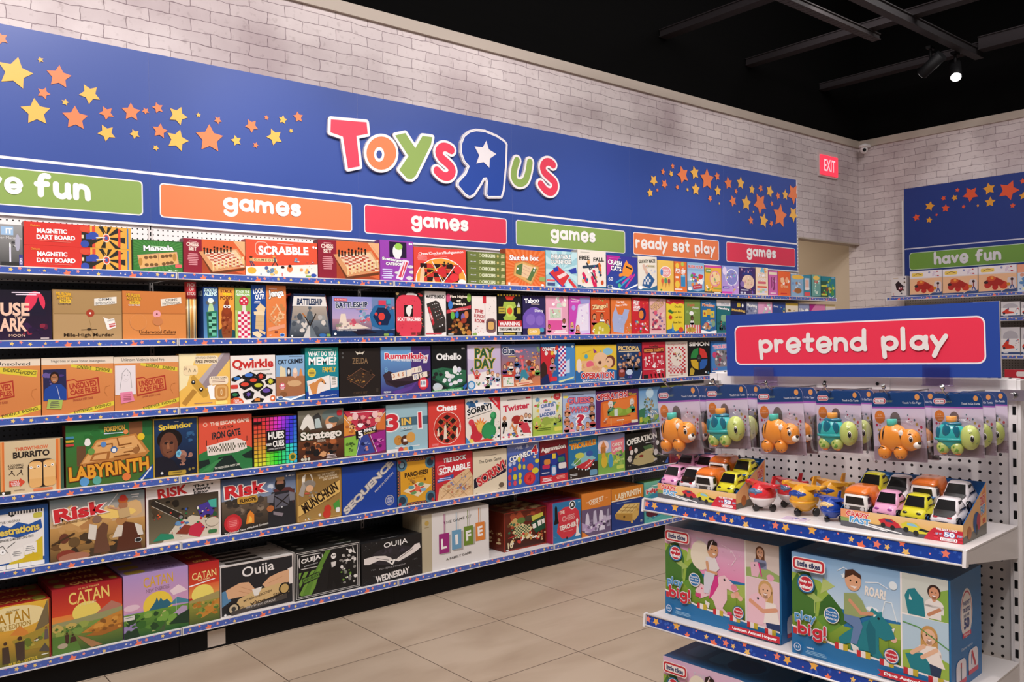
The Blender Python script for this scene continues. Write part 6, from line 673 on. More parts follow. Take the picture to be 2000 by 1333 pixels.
def chk(pts, n=3):
    out = []; N = len(pts)
    for i in range(N):
        p0, p1, p2, p3 = pts[i-1], pts[i], pts[(i+1) % N], pts[(i+2) % N]
        for k in range(n):
            t = k/n; out.append(tuple(.5*((2*p1[j])+(-p0[j]+p2[j])*t+(2*p0[j]-5*p1[j]+4*p2[j]-p3[j])*t*t+(-p0[j]+3*p1[j]-3*p2[j]+p3[j])*t**3) for j in (0, 1)))
    return out
def opn(pts, n=5):
    e = [pts[0]]+pts+[pts[-1]]; out = []
    for i in range(1, len(e)-2):
        p0, p1, p2, p3 = e[i-1], e[i], e[i+1], e[i+2]
        for k in range(n):
            t = k/n; out.append(tuple(.5*((2*p1[j])+(-p0[j]+p2[j])*t+(2*p0[j]-5*p1[j]+4*p2[j]-p3[j])*t*t+(-p0[j]+3*p1[j]-3*p2[j]+p3[j])*t**3) for j in (0, 1)))
    return out+[pts[-1]]
LET = [('letter_t', [(106, 132), (385, 156), (394, 246), (306, 262), (332, 500), (240, 518), (200, 268), (102, 234)], RED, {}),
 ('letter_o', [(500+116*math.cos(i*PI/14), 397+130*math.sin(i*PI/14)) for i in range(28)], ORG, {'hole': (483, 407, 40, 58)}),
 ('letter_y', [(608, 258), (688, 240), (766, 358), (822, 262), (898, 272), (888, 330), (768, 575), (738, 600), (704, 598), (640, 528), (712, 420)], GRN, {})]
for n, pts, c, k in LET:
    m, A = raised(n, pts, c, 22, **k); m.obj(n, VINYL, r)
for n, pts, c, w in (('letter_s', [(1045, 372), (1012, 352), (975, 352), (950, 385), (965, 430), (1010, 470), (1048, 512), (1050, 552), (1020, 580), (975, 572), (935, 535)], RED, 72),
                     ('letter_u', [(1560, 455), (1540, 520), (1535, 580), (1555, 622), (1590, 632), (1625, 610), (1648, 545), (1660, 468)], GRN, 66),
                     ('letter_s', [(1842, 488), (1818, 468), (1785, 468), (1762, 500), (1772, 545), (1815, 588), (1852, 625), (1856, 668), (1832, 700), (1790, 692), (1745, 640)], RED, 70)):
    m, A = raised(n, opn(pts, 3), c, 20, w); m.obj(n, VINYL, r)
m, A = raised('letter_r', [(1190, 232), (1240, 220), (1310, 228), (1400, 266), (1460, 306), (1476, 330), (1470, 500), (1452, 690), (1436, 738), (1336, 738), (1322, 720), (1328, 620), (1320, 592), (1300, 594), (1275, 640), (1222, 722), (1190, 738), (1160, 722), (1098, 650), (1102, 622), (1160, 560), (1184, 500), (1150, 462), (1124, 392), (1126, 322), (1148, 266)], '22459c', 16, thin=True); m.obj('letter_r', VINYL, r)
m = M(); A = Art(m, 1, 1, clip=False, fn=lambda x, y, e: (x, -.022-e, y)); p = [P2(q) for q in [(1318, 300), (1338, 368), (1396, 405), (1346, 440), (1342, 512), (1298, 468), (1240, 478), (1262, 415), (1226, 345), (1290, 352)]]; A.concave(p, col('e8e2e6')); m.obj('letter_star', VINYL, r)
# ---- games
GROUP = ['', 'boxed games on the top shelf', 'boxed games on the second shelf', 'boxed games on the third shelf', 'boxed games on the fourth shelf', 'boxed games on the fifth shelf', 'boxed games on the bottom shelf']
DCK = -.0039
QTY = {('6', 0): 2, ('6', 1): 2, ('6', 2): 2, ('6', 3): 2, ('6', 4): 3, ('6', 5): 4, ('6', 6): 4, ('6', 7): 2, ('6', 8): 2, ('6', 9): 3, ('6', 10): 3, ('6', 11): 3}
BACKL = {}
cnt = {}
SHORT = ['yellow settlers game', 'red settlers game', 'lilac settlers game', 'slim red and orange settlers game', 'talking board picturing hands on a pointer', 'green striped talking board', 'talking board with two pale hands', 'white life path game', 'dark red classic games collection', 'blue chess teaching set', 'orange chess set with glass pieces', 'navy marble labyrinth']
NTH = ['', 'right behind it', 'second behind it', 'third behind it', 'fourth behind it']
def art_of(a):
    for k, v in ART.items(): a = a.replace('@'+k, v) if a.startswith('@'+k) else a
    return a
for ln in BOXES:
    s, x0, x1, yt, dp, bg, sd, tp, label, art = ln.split('|'); k = (s, cnt.get(s, 0)); cnt[s] = k[1]+1; si = int(s)
    yf = YF+(.05 if label.startswith('dark red boxed collection') else 0)
    X0 = onY(float(x0)+.6, float(yt), yf)[0]; zb = SZ[si]+DCK; Zt = onY(float(x0), float(yt), yf)[1]; X1 = onY(float(x1)-.5, float(yt), YF)[0]
    if float(x0) < 0: Zt = onY(max(float(x1)-4, 0), float(yt), yf)[1]
    w, h = X1-X0, Zt-zb
    h = min(h, (SZ[si-1]-.036-zb-.004) if si > 1 else 9)
    d = float(dp)/100
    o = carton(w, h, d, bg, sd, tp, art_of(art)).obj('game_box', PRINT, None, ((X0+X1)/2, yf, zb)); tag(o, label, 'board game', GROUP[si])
    if art == '@DART':
        c = o.copy(); C.objects.link(c); c.location.z = zb+h+.0005; c['label'] = 'red boxed dart board with yellow and black spokes, the upper of the two stacked'
    for i in range(1, QTY.get(k, 0)+1):
        c = o.copy(); C.objects.link(c); c.location.y = yf+(d+.0015)*i
        c['label'] = 'copy of the %s, %s' % (SHORT[k[1]], NTH[i])
        c['group'] = 'spare copies behind the front row of the bottom shelf'
# stack of five checkers boxes
x0, x1 = onY(912.6, 490, YF)[0], onY(986.3, 490, YF)[0]; zb = SZ[1]+DCK; hh = (onY(912, 490.6, YF)[1]-zb)/5-.0006
ca = 'F .6 5c6838;T 28 50 0 0 0 fff .' ; ca = 't 15 50 14 16 0 dde 8x8;c 33 50 3.4 c8cc90;c 33 50 2.2 6a7440;T 55 50 36 52 0 e4e8c8 CHECKERS;c 80 50 2.8 c8b870;p d0c890 90 24 98 30 98 74 88 78;l 6a7440 .8 90 50 98 52'
ol = ['lowest of the five stacked olive green checkers boxes', 'second lowest of the five stacked olive green checkers boxes', 'middle one of the five stacked olive green checkers boxes', 'second highest of the five stacked olive green checkers boxes', 'topmost of the five stacked olive green checkers boxes']
b0 = None
for i in range(5):
    if b0 is None: b0 = o = carton(x1-x0, hh, .2, '6c7840', '4e5a2c', '5e6a38', ca).obj('game_box', PRINT)
    else: o = b0.copy(); C.objects.link(o)
    o.location = ((x0+x1)/2, YF, zb+i*(hh+.0006)); tag(o, ol[i], 'board game', GROUP[1])
# tube of pick up sticks
x0, x1 = onY(364, 552, YF)[0], onY(386, 552, YF)[0]; zb = SZ[2]+DCK; h = onY(375, 551.7, YF+.03)[1]-zb; R = (x1-x0)/2
r = empty('stick_tube', ((x0+x1)/2, YF+R, zb)); tag(r, 'tall clear tube of striped pick up sticks with a red cap', 'game', GROUP[2])
m = M(); cs = ['d8a050', 'f0dcb0', '5a7a8a', 'e8c070', 'c88a40']
for i in range(26):
    a = 2*PI*i/26; m.tube([((R-.003)*math.cos(a), (R-.003)*math.sin(a), .002), ((R-.003)*math.cos(a), (R-.003)*math.sin(a), h*.72)], R*.115, col(cs[i % 5]), 6)
m.obj('sticks', PLASTIC, r)
m = M(); m.tube([(0, 0, h*.7), (0, 0, h)], R, col('d8404a'), 28)
def cylmap(x, y, e): a = x/R; return ((R+.0005+e)*math.sin(a), -(R+.0005+e)*math.cos(a), y)
A = Art(m, 2*R, h, cylmap, clip=False)
for i, tx in enumerate(('PICK', 'UP', 'STICKS')): A.text(-.002, h*(.945-.075*i), R*(1.5 if i != 1 else .8), h*.055, 0, col('f8e8e0'), tx, .01)
m.obj('cap', PRINT, r)
# sea battle case with a red frame
x0, x1 = onY(561, 574, YF)[0], onY(646.5, 574, YF)[0]; h = onY(575, 573.8, YF)[1]-zb; w = x1-x0
r = empty('game_case', ((x0+x1)/2, YF, zb)); tag(r, 'navy sea battle game case with a red-orange frame and a grey warship picture', 'board game', GROUP[2])
def trap(m, y0, y1, b, t, z0, z1, c): m.loft([[(-b, y0, z0), (b, y0, z0), (b, y1, z0), (-b, y1, z0)], [(-t, y0, z1), (t, y0, z1), (t, y1, z1), (-t, y1, z1)]], c, False)
m = M(); trap(m, 0, .09, w*.5, w*.36, 0, h, col('1e2c4a')); A = Art(m, w*.98, h, lambda x, y, e: (x*(1-.28*y/h), -.0002-e, y))
A.run('G 2 6 96 92 c8b8a8 4a5058;G 2 60 96 38 788088 2c3440;n 4 46 92 40 30 5 9a9a98,6a7078,d8d0c8,4a525c,b8b4b0 .1;p 3a4450 44 88 48 40 50 20 52 40 58 88;p d0ccc8 50 66 34 98 50 98;p 6a747c 50 66 66 98 50 98;p 5a646c 44 40 56 40 60 60 40 60;l 2c2420 3 34 48 50 72;l 2c2420 3 66 46 50 72;l c87830 2 30 44 38 52;p 5a646c 46 24 54 24 54 34 46 34;p e8e4e0 0 6 100 6 100 28 0 28;T 50 18 76 15 0 1c3054 BATTLESHIP;r 0 0 100 5 1e2c4a;e 80 94 9 4 356aa8;R 90 91 9 6 8a5;c 8 95 2 fff'); m.obj('case_body', PRINT, r)
m = M()
for s_ in (-1, 1): m.tube([(s_*w*.5, .045, h*.42), (s_*w*.47, .045, h*.7), (s_*w*.43, .045, h*.97), (s_*w*.34, .045, h*.985)], .009, col('e0503a'), 8)
m.obj('frame', PLASTIC, r)
# ================= end fixture in the foreground (its own frame: x along it, y away from the aisle)
GX0, GX1, GP = -1.636, -.724, 2.47
GS = [H-.497, H-.851, H-1.256]
def gth(name, x, d, z, label, cat, group=None, kind=None, yaw=0):
    p = gw(x, d, z); return tag(empty(name, tuple(p), GROT+yaw), label, cat, group, kind)
GPEG = peg_mat('white_fixture_pegboard', 'd9d3cf', '14110f', .0041, off=(.004, 0))
gc = (GX0+GX1)/2; gl = GX1-GX0
r = gth('pegboard', gc, GP, 0, 'white pegboard panel behind the hanging tigers and turtles', 'pegboard')
M().box(-gl/2+.0145, gl/2-.0145, 0, .012, .02, H-.12, W4).obj('panel', GPEG, r)
m = M(); m.box(-gl/2+.0145, gl/2-.0145, -.016, 0, H-.162, H-.1255, W4); m.box(-gl/2, gl/2, -.006, .03, H-.1255, H-.122, W4); m.obj('top_rail', WHITE, r)
m = M(); m.box(-.085, .135, -.02, -.016, H-.162, H-.126, W4); m.obj('joining_plate', WHITE, r)
m = M(); [m.tube([(x, -.023, H-.145), (x, -.02, H-.145)], .0045, W4, 12) for x in (-.06, .1)]; m.obj('screws', GREYM, r)
for x, lab in ((GX0, 'white slotted post at the games wall end of the foreground fixture'), (GX1, 'white slotted post at the near end of the foreground fixture')):
    m = M(); m.box(-.014, .014, -.02, .03, 0, H-.126, W4); m.box(-.006, .006, -.024, -.02, 0, H-.126, W4) if x > -1 else None
    p = m.obj('fixture_post', WHITE, None, tuple(gw(x, GP, 0)), GROT); tag(p, lab, 'post', 'posts of the foreground fixture')
    m = M(); z = .1
    while z < H-.2: m.box(-.004, .004, -.0245 if x > -1 else -.0206, -.0200, z, z+.022, W4); z += .045
    m.obj('slots', BLACKM, p)
    m = M(); m.box(-.03, .03, -.032, -.021, H-.178, H-.15, W4); m.tube([(0, -.05, H-.165), (0, -.03, H-.165)], .008, W4); m.obj('metal_bracket', CHROME, p)
# neighbouring slotted end
r = gth('wire_grid_panel', GX1+.07, GP, 0, 'dark slotted grid panel past the near post of the foreground fixture', 'grid panel')
M().box(-.055, .055, .03, .034, .02, H-.2, W4).obj('backing', GREYM, r)
m = M(); z = .05
while z < H-.22: m.box(-.05, .055, .012, .03, z, z+.012, W4); z += .042
m.box(-.055, -.045, .005, .03, .02, H-.2, W4); m.obj('bars', WHITE, r)
# base
r = gth('plinth', gc, 2.12, 0, 'low white base at the foot of the foreground fixture', 'base')
M().box(-gl/2, gl/2, 0, .325, 0, .12, W4).obj('base_box', WHITE, r)
GN_ = ['upper', 'middle', 'lowest']
SM = bpy.data.materials['shelf_white']
SHP = peg_mat('slotted_shelf_white', 'dcd6d4', '2a2725', .003)
for i, z in enumerate(GS):
    r = gth('fixture_shelf', gc, 2.08, z-.038, '%s white shelf of the foreground fixture with a star strip along its edge' % GN_[i], 'shelf', 'shelves of the foreground fixture')
    m = M(); m.box(-gl/2+.004, gl/2+.006, .004, .363, .028, .034, W4)
    for sx in (-gl/2+.004, gl/2+.003): m.loft([[(sx, .01, .03), (sx+.003, .01, .03), (sx+.003, .363, .03), (sx, .363, .03)], [(sx, .02, .0), (sx+.003, .02, .0), (sx+.003, .363, -.05), (sx, .363, -.05)]], W4, False)
    m.obj('deck', SM, r); m = M()
    k = -gl/2+.05
    while k < gl/2: m.box(k-.006, k+.006, .018, .022, .0275, .0278, W4); k += .04
    m.obj('underside_slots', BLACKM, r)
    L = gl+.012; m = M()
    m.tube([(-L/2, -.004, .036), (L/2, -.004, .036)], .0038, W4, 10); m.box(-L/2, L/2, -.004, .004, .0, .036, W4); m.tube([(-L/2, -.010, .002), (L/2, -.010, .002)], .0028, W4, 10)
    for s_ in (-1, 1): m.loft([[(s_*L/2-.004, .004, .038), (s_*L/2+.004, .004, .038), (s_*L/2+.004, -.009, .036), (s_*L/2-.004, -.009, .036)], [(s_*L/2-.004, .004, -.002), (s_*L/2+.004, .004, -.002), (s_*L/2+.004, -.014, -.002), (s_*L/2-.004, -.014, -.002)]], W4, False)
    m.obj('price_channel', WHITE, r)
    m = M(); A = Art(m, L-.014, .029, fn=lambda x, y, e: (x, -.0045-e-(1-y/.029)*.004, y+.0045)); A.rect(-L/2, 0, L/2, .029, col('22439c')); A.k += 1
    rd = random.Random(5+i)
    for j in range(46): A.put(starpts(rd.uniform(-L/2, L/2), rd.uniform(.003, .026), rd.uniform(.003, .007), rd.uniform(0, 3))[::-1], col('3a60ba'))
    A.k += 1; x = -L/2+.012; seq = [(0, .6, .0075, 'f0806a'), (.03, .55, .0085, 'f0b050'), (.075, .35, .002, 'f08080'), (.105, .72, .009, 'f0b050'), (.145, .1, .007, 'f07a5a'), (.175, .8, .0025, 'f08080'), (.21, .5, .0055, 'f0c070'), (.235, .1, .009, 'f07858'), (.255, .95, .006, 'f0b050'), (.275, .45, .0075, 'f0806a'), (.30, .35, .0055, 'f0c070'), (.335, .85, .006, 'f0785a'), (.345, .2, .0075, 'f0c070'), (.40, .4, .002, 'f09090')]
    while x < L/2:
        for a, y, q, c in seq:
            if x+a+q < L/2-.007: A.put(starpts(x+a, y*.029, q*1.5, a*60, .5)[::-1], col(c)); A.k += .1
        x += .435
    m.obj('star_strip', STRIP, r)
# header sign
p0 = onG(1418, 617, 2.42); p1 = onG(1957, 738, 2.42); p2 = onG(1951, 588, 2.42); p3 = onG(1422, 735, 2.42)
sw, sh = .817, .199; scx = (p0[0]+p1[0])/2; scz = (p0[1]+p1[1]+p2[1]+p3[1])/4
m = M(); m.box(-sw/2, sw/2, 0, .008, 0, sh, col('e8e4e6'), None, col('24459a')); A = Art(m, sw, sh, lambda x, y, e: (x, -e, y))
A.rrect(-sw/2+.032, .036, sw/2-.034, sh-.036, .02, col(WHT)); A.k += 1; A.rrect(-sw/2+.036, .040, sw/2-.038, sh-.040, .017, col('e93450')); A.k += 1
A.brush(-.003, sh/2-.003, .575, .088, 0, col('ece6e2'), 'pretend play', .3)
o = m.obj('shelf_sign', VINYL, None, tuple(gw(scx, 2.42, scz-sh/2)), GROT); o.rotation_euler[1] = -.017
tag(o, 'blue sign board with a red panel and white round lettering above the hanging toys', 'sign')
CL = nodes('clear_plastic'); m_, t_, b_ = CL
def clear(mat, tint=(1, 1, 1, 1), gl=.08, rough=.03, lo=.02, hi=.24):
    t = mat.node_tree; t.nodes.clear(); N = t.nodes.new; out = N('ShaderNodeOutputMaterial'); tr = N('ShaderNodeBsdfTransparent'); tr.inputs[0].default_value = tint
    g = N('ShaderNodeBsdfGlossy'); g.inputs['Roughness'].default_value = rough; g.inputs['Color'].default_value = (1, 1, 1, 1)
    lw = N('ShaderNodeLayerWeight'); lw.inputs['Blend'].default_value = .25; mr = N('ShaderNodeMapRange'); mr.inputs['To Min'].default_value = lo; mr.inputs['To Max'].default_value = hi
    t.links.new(lw.outputs['Fresnel'], mr.inputs['Value']); mx = N('ShaderNodeMixShader'); t.links.new(mr.outputs['Result'], mx.inputs[0]); t.links.new(tr.outputs[0], mx.inputs[1]); t.links.new(g.outputs[0], mx.inputs[2]); t.links.new(mx.outputs[0], out.inputs[0])
clear(m_, (.99, .985, .99, 1)); CLEAR = m_
PCLIP = nodes('lilac_clear_plastic')[0]; clear(PCLIP, (.86, .80, .92, 1), lo=.12)
for px in (1495, 1831):
    x, z = onG(px, 745, 2.42); r = gth('sign_clip', x, 2.412, z, 'clear plastic clip holding the red panelled sign, %s' % ('toward the games wall' if px < 1600 else 'toward the near post'), 'clip', 'clear clips under the sign')
    m = M(); m.box(-.035, .035, -.004, -.001, -.012, .045, W4); m.box(-.035, .035, .018, .021, -.012, .03, W4); m.box(-.038, .038, -.004, .021, -.014, -.011, W4); m.obj('clip_body', PCLIP, r)
# ---- packs
def tiger(parent, W):
    O = col('f0963a'); K = col('2a1c18'); Wt = col('f6ece4'); y = -.16*W
    m = M(); m.ell(-.04*W, y, -.68*W, .29*W, .17*W, .215*W, O, 28, 18)
    for a in (-.9, -.35, .42, .95):
        pts = [(-.04*W+.292*W*math.sin(a)*math.sin(t), y-.172*W*math.cos(t)*math.cos(a*.8), -.68*W+.218*W*math.cos(a)*abs(math.sin(1.1))*math.cos((t-.2)*.7)) for t in []]
    m.obj('toy_body', PLASTIC, parent); body = parent.children[-1] if False else [c for c in bpy.data.objects if c.parent == parent and c.name.startswith('toy_body')][-1]
    m = M()
    for x, tw in ((-.27, .4), (.14, -.3), (-.19, .5)):
        pts = []
        for i in range(9):
            a = -.1+1.2*i/8; xx = x*W+tw*.03*W*i/8; rx = (xx+.04*W)/(.29*W); rr = math.sqrt(max(.02, 1-rx*rx)); pts.append((xx, y-.173*W*rr*math.cos(a), -.68*W+.219*W*rr*math.sin(a)))
        m.tube(pts, [.004*W+.011*W*math.sin(PI*i/8) for i in range(9)], K, 6)
    m.obj('stripes', PLASTIC, body)
    m = M(); hx, hz = .27*W, -.70*W; m.ell(hx, y-.02*W, hz, .2*W, .16*W, .165*W, O, 28, 18)
    m.ell(hx+.16*W, y-.1*W, hz-.07*W, .075*W, .07*W, .05*W, Wt, 16, 10); m.ell(hx+.215*W, y-.13*W, hz-.035*W, .03*W, .03*W, .026*W, K, 12, 8)
    m.ell(hx-.13*W, y-.09*W, hz+.1*W, .07*W, .04*W, .075*W, O, 16, 10); m.ell(hx-.125*W, y-.115*W, hz+.095*W, .05*W, .03*W, .055*W, Wt, 16, 10)
    m.ell(hx+.07*W, y-.158*W, hz+.02*W, .042*W, .024*W, .052*W, Wt, 16, 10); m.ell(hx+.076*W, y-.172*W, hz+.018*W, .03*W, .018*W, .04*W, K, 16, 10); m.ell(hx+.086*W, y-.188*W, hz+.036*W, .009*W, .006*W, .011*W, Wt, 8, 6)
    m.tube([(hx+.02*W, y-.155*W, hz+.085*W), (hx+.05*W, y-.155*W, hz+.1*W), (hx+.08*W, y-.148*W, hz+.095*W)], .006*W, K, 6)
    for k in range(3): m.tube([(hx+(.0+k*.05)*W, y-.10*W+k*.004*W, hz+(.145-k*.02)*W), (hx+(.05+k*.045)*W, y-.11*W, hz+(.12-k*.03)*W)], [.003*W, .009*W], K, 6)
    m.obj('head', PLASTIC, body)
    for px_ in (-.2, .1):
        m = M(); m.ell(px_*W, y-.06*W, -.885*W, .125*W, .12*W, .108*W, O, 22, 14)
        m.tube([(px_*W-.1*W+i*.022*W, y-.06*W-.118*W*math.sin(PI*(i+1.2)/10), -.855*W+.07*W*math.sin(PI*i/9)-i*.004*W) for i in range(10)], .007*W, K, 6)
        for q in (-.02, .05): m.tube([(px_*W+q*W, y-.172*W, -.94*W), (px_*W+q*W+.014*W, y-.158*W, -.965*W)], .005*W, K, 6)
        m.obj('foot', PLASTIC, body)
    m = M(); m.tube([(-.06*W, y, -.5*W), (-.06*W, y, -.405*W), (-.06*W, y, -.395*W)], [.095*W, .095*W, .085*W], col('5ac8b8'), 24); m.obj('push_button', PLASTIC, body)
def turtle(parent, W):
    S = col('38b4b4'); D = col('1f6f88'); G = col('c3cf74'); K = col('1c1c1c'); Wt = col('f6f2ea'); y = -.16*W
    m = M(); m.ell(-.08*W, y, -.68*W, .30*W, .19*W, .23*W, S, 28, 18)
    n = 26; m.loft([[(-.08*W+(.32+.012*math.sin(6*PI*2*j/n))*W*math.cos(2*PI*j/n), y+.2*W*math.sin(2*PI*j/n), z_) for j in range(n)] for z_ in (-.72*W, -.76*W)], S)
    m.obj('toy_body', PLASTIC, parent); body = [c for c in bpy.data.objects if c.parent == parent and c.name.startswith('toy_body')][-1]
    m = M()
    for sx, sz, rx, rz in ((-.28, -.63, .06, .1), (-.11, -.60, .085, .115), (.07, -.61, .075, .105)):
        rr = math.sqrt(max(.05, 1-((sx+.08)/.30)**2-((sz+.68)/.23)**2)); m.ell(sx*W, y-.178*W*rr, sz*W, rx*W, .03*W, rz*W, D, 18, 12)
    m.ell(-.06*W, y, -.49*W, .2*W, .13*W, .05*W, D, 20, 10)
    m.obj('shell_plates', PLASTIC, body)
    m = M(); hx, hz = .3*W, -.70*W; m.ell(hx, y-.03*W, hz, .19*W, .17*W, .205*W, G, 28, 18)
    m.ell(hx+.09*W, y-.182*W, hz-.01*W, .042*W, .022*W, .058*W, Wt, 16, 10); m.ell(hx+.094*W, y-.196*W, hz-.012*W, .034*W, .016*W, .048*W, K, 16, 10); m.ell(hx+.104*W, y-.21*W, hz+.014*W, .009*W, .005*W, .012*W, Wt, 8, 6)
    m.tube([(hx+.04*W, y-.18*W, hz+.075*W), (hx+.065*W, y-.178*W, hz+.09*W), (hx+.09*W, y-.165*W, hz+.088*W)], .005*W, K, 6)
    m.tube([(hx+.145*W, y-.15*W, hz-.09*W), (hx+.17*W, y-.11*W, hz-.075*W)], .004*W, col('3a5a2a'), 6)
    m.obj('head', PLASTIC, body)
    for px_ in (-.23, .05):
        m = M(); m.ell(px_*W, y-.05*W, -.88*W, .125*W, .12*W, .115*W, G, 22, 14)
        for q, w_, z_ in ((-.03, .02, .02), (.03, .03, -.03), (-.01, .014, -.05)): m.ell(px_*W+q*W, y-.162*W, -.88*W+z_*W, w_*W, .012*W, w_*1.1*W, col('6a9a3c'), 12, 8)
        m.ell(px_*W+.02*W, y-.07*W, -.975*W, .06*W, .06*W, .02*W, col('f07a40'), 12, 8)
        m.obj('foot', PLASTIC, body)
    m = M(); m.tube([(-.06*W, y, -.48*W), (-.06*W, y, -.375*W), (-.06*W, y, -.365*W)], [.105*W, .105*W, .095*W], col('f2a44a'), 24); m.obj('push_button', PLASTIC, body)
def pack(kind, W, label):
    r = tag(empty('blister_pack', (0, 0, 0), GROT), label, 'toy', 'hanging toy animal packs')
    Hc = 1.04*W; m = M(); A = Art(m, W, Hc, lambda x, y, e: (x, -e, y-Hc))
    rr = .12*W; out = [(-W/2, 0), (W/2, 0)]+[(W/2-rr+rr*math.cos(a*PI/12), Hc-rr+rr*math.sin(a*PI/12)) for a in range(7)]+[(-W/2+rr+rr*math.cos(PI/2+a*PI/12), Hc-rr+rr*math.sin(PI/2+a*PI/12)) for a in range(7)]
    m.loft([[(x, .001, y-Hc) for x, y in out], [(x, 0, y-Hc) for x, y in out]], col('d8cede'), False)
    A.put(out, col('dccfe2')); A.k += 1
    A.put([(-W/2, Hc*.79), (W/2, Hc*.79)]+out[2:], col('16427c')); A.k += 1; A.rect(-W/2, Hc*.765, W/2, Hc*.79, col('a85fb8')); A.k += 1
    A.rrect(-.47*W, Hc*.83, -.22*W, Hc*.92, .045*W, col('f0e0e4')); A.k += 1; A.rrect(-.46*W, Hc*.838, -.23*W, Hc*.912, .037*W, col('c8304a')); A.k += 1; A.rrect(-.44*W, Hc*.852, -.25*W, Hc*.898, .022*W, col('f4ecee')); A.k += 1
    A.text(-.345*W, Hc*.875, .16*W, .026*W, 0, col('22355c'), 'little tikes', .02); A.text(-.15*W, Hc*.87, .12*W, .03*W, 0, col('8a9a80'), 'BABY', .01)
    A.text(.27*W, Hc*.845, .36*W, .038*W, 0, col('e8ecf4'), 'Touch \'n Go '+('Tiger' if kind else 'Turtle'), .012); A.ellipse(.37*W, Hc*.93, .045*W, .045*W, col('e8a05a')); A.k += 1
    A.ellipse(-.355*W, Hc*.64, .1*W, .1*W, col('dc7f34')); A.k += 1; A.text(-.355*W, Hc*.665, .07*W, .02*W, 0, col('f4d8c0'), 'o-o', 0); A.text(-.355*W, Hc*.63, .17*W, .018*W, 0, col('f4d8c0'), 'strengthens', 0)
    for x, z, q, c in ((-.42, .52, .022, 'c8305a'), (-.36, .515, .012, 'c8305a'), (-.39, .45, .018, 'd0b060'), (-.4, .38, .018, '6a8aa8'), (.18, .67, .012, '5a7a80'), (.2, .61, .014, 'c8305a'), (.24, .58, .007, 'c8305a'), (.3, .6, .018, '4a6a80'), (.34, .54, .024, 'c8a860'), (.42, .5, .024, 'c8305a'), (.37, .46, .015, 'b84a3a'), (.42, .44, .014, '4a7a5a'), (.36, .41, .02, 'c8b070'), (.41, .38, .011, 'c8305a'), (.4, .3, .018, 'c8305a')): A.ellipse(x*W, z*Hc, q*W, q*W, col(c), 12)
    A.k += 1; A.put([(-.06*W+.1*W*math.cos(a*PI/10), .60*Hc+.12*W*math.sin(a*PI/10)) for a in range(11)]+[(-.16*W, .45*Hc), (.04*W, .45*Hc)], col('7a6a68')); A.k += 1
    A.rect(-W/2, 0, W/2, .2*Hc, col('b09aa8')); m.obj('backing_card', PRINT, r)
    (tiger if kind else turtle)(r, W)
    m = M(); n = 40
    def rg(sx, sz, y):
        o_ = []
        for j in range(n):
            a = 2*PI*j/n; ca, sa = math.cos(a), math.sin(a); e = .35
            o_.append((sx*abs(ca)**e*(1 if ca > 0 else -1), y, -.72*W+sz*abs(sa)**e*(1 if sa > 0 else -1)))
        return o_
    m.loft([rg(.53*W, .36*W, -.004), rg(.51*W, .345*W, -.16*W), rg(.49*W, .33*W, -.34*W), rg(.44*W, .29*W, -.385*W)], W4)
    m.box(-.53*W, .53*W, -.003, -.0025, -1.1*W, .01*W, W4)
    m.obj('clear_blister', CLEAR, r)
    return r
Pk = [(1281, 1365, 754, 5), (1376, 1459, 752, 4), (1476, 1568, 757, 3.5), (1592, 1682, 762, 1.5), (1700, 1806, 765, 2.5), (1818, 1920, 767.7, 1.5)]
NB = ['nearest games wall', 'second from games wall', 'third from games wall', 'third from near end', 'second from near end', 'at near end']
tg = pack(1, .14, 'x'); tu = pack(0, .14, 'x'); first = {1: tg, 0: tu}; used = set()
HK = []
for i, (a, b, t, rl) in enumerate(Pk):
    kd = 1-i % 2; xa, z = onG(a, t, 2.2); xb, _ = onG(b, t, 2.2); W = xb-xa; x = (xa+xb)/2
    for j in range(2 if i < 5 else 3):
        if kd in used: r = dup(first[kd], (0, 0, 0))
        else: r = first[kd]; used.add(kd)
        r.location = tuple(gw(x+(.004*j), 2.2+.075*j, z-.001*j)); s_ = W/.14*.97; r.scale = (s_, s_, s_*1.27); r.rotation_euler = (0, -math.radians(rl if j == 0 else 1), GROT)
        an = 'orange tiger' if kd else 'teal and green turtle'
        r['label'] = '%s toy %s, %s' % (an, ['in clear hanging pack', 'pack tucked behind the front one', 'pack, rearmost of three'][j], NB[i])
    HK.append((x, z))
for i, (x, z) in enumerate(HK):
    r = gth('peg_hook', x, GP, z, 'chrome peg hook carrying the %s pack %s' % ('tiger' if i % 2 == 0 else 'turtle', NB[i]), 'hook', 'peg hooks')
    m = M(); m.tube([(-.02, 0, -.006), (-.02, -.28, -.004), (-.022, -.3, .01), (-.022, -.305, .022)], .0022, W4, 8); m.tube([(-.02, -.3, .012), (-.02, -.306, .02)], .005, W4, 10); m.box(-.035, -.005, -.003, .0, -.02, .02, W4); m.obj('wire', CHROME, r)
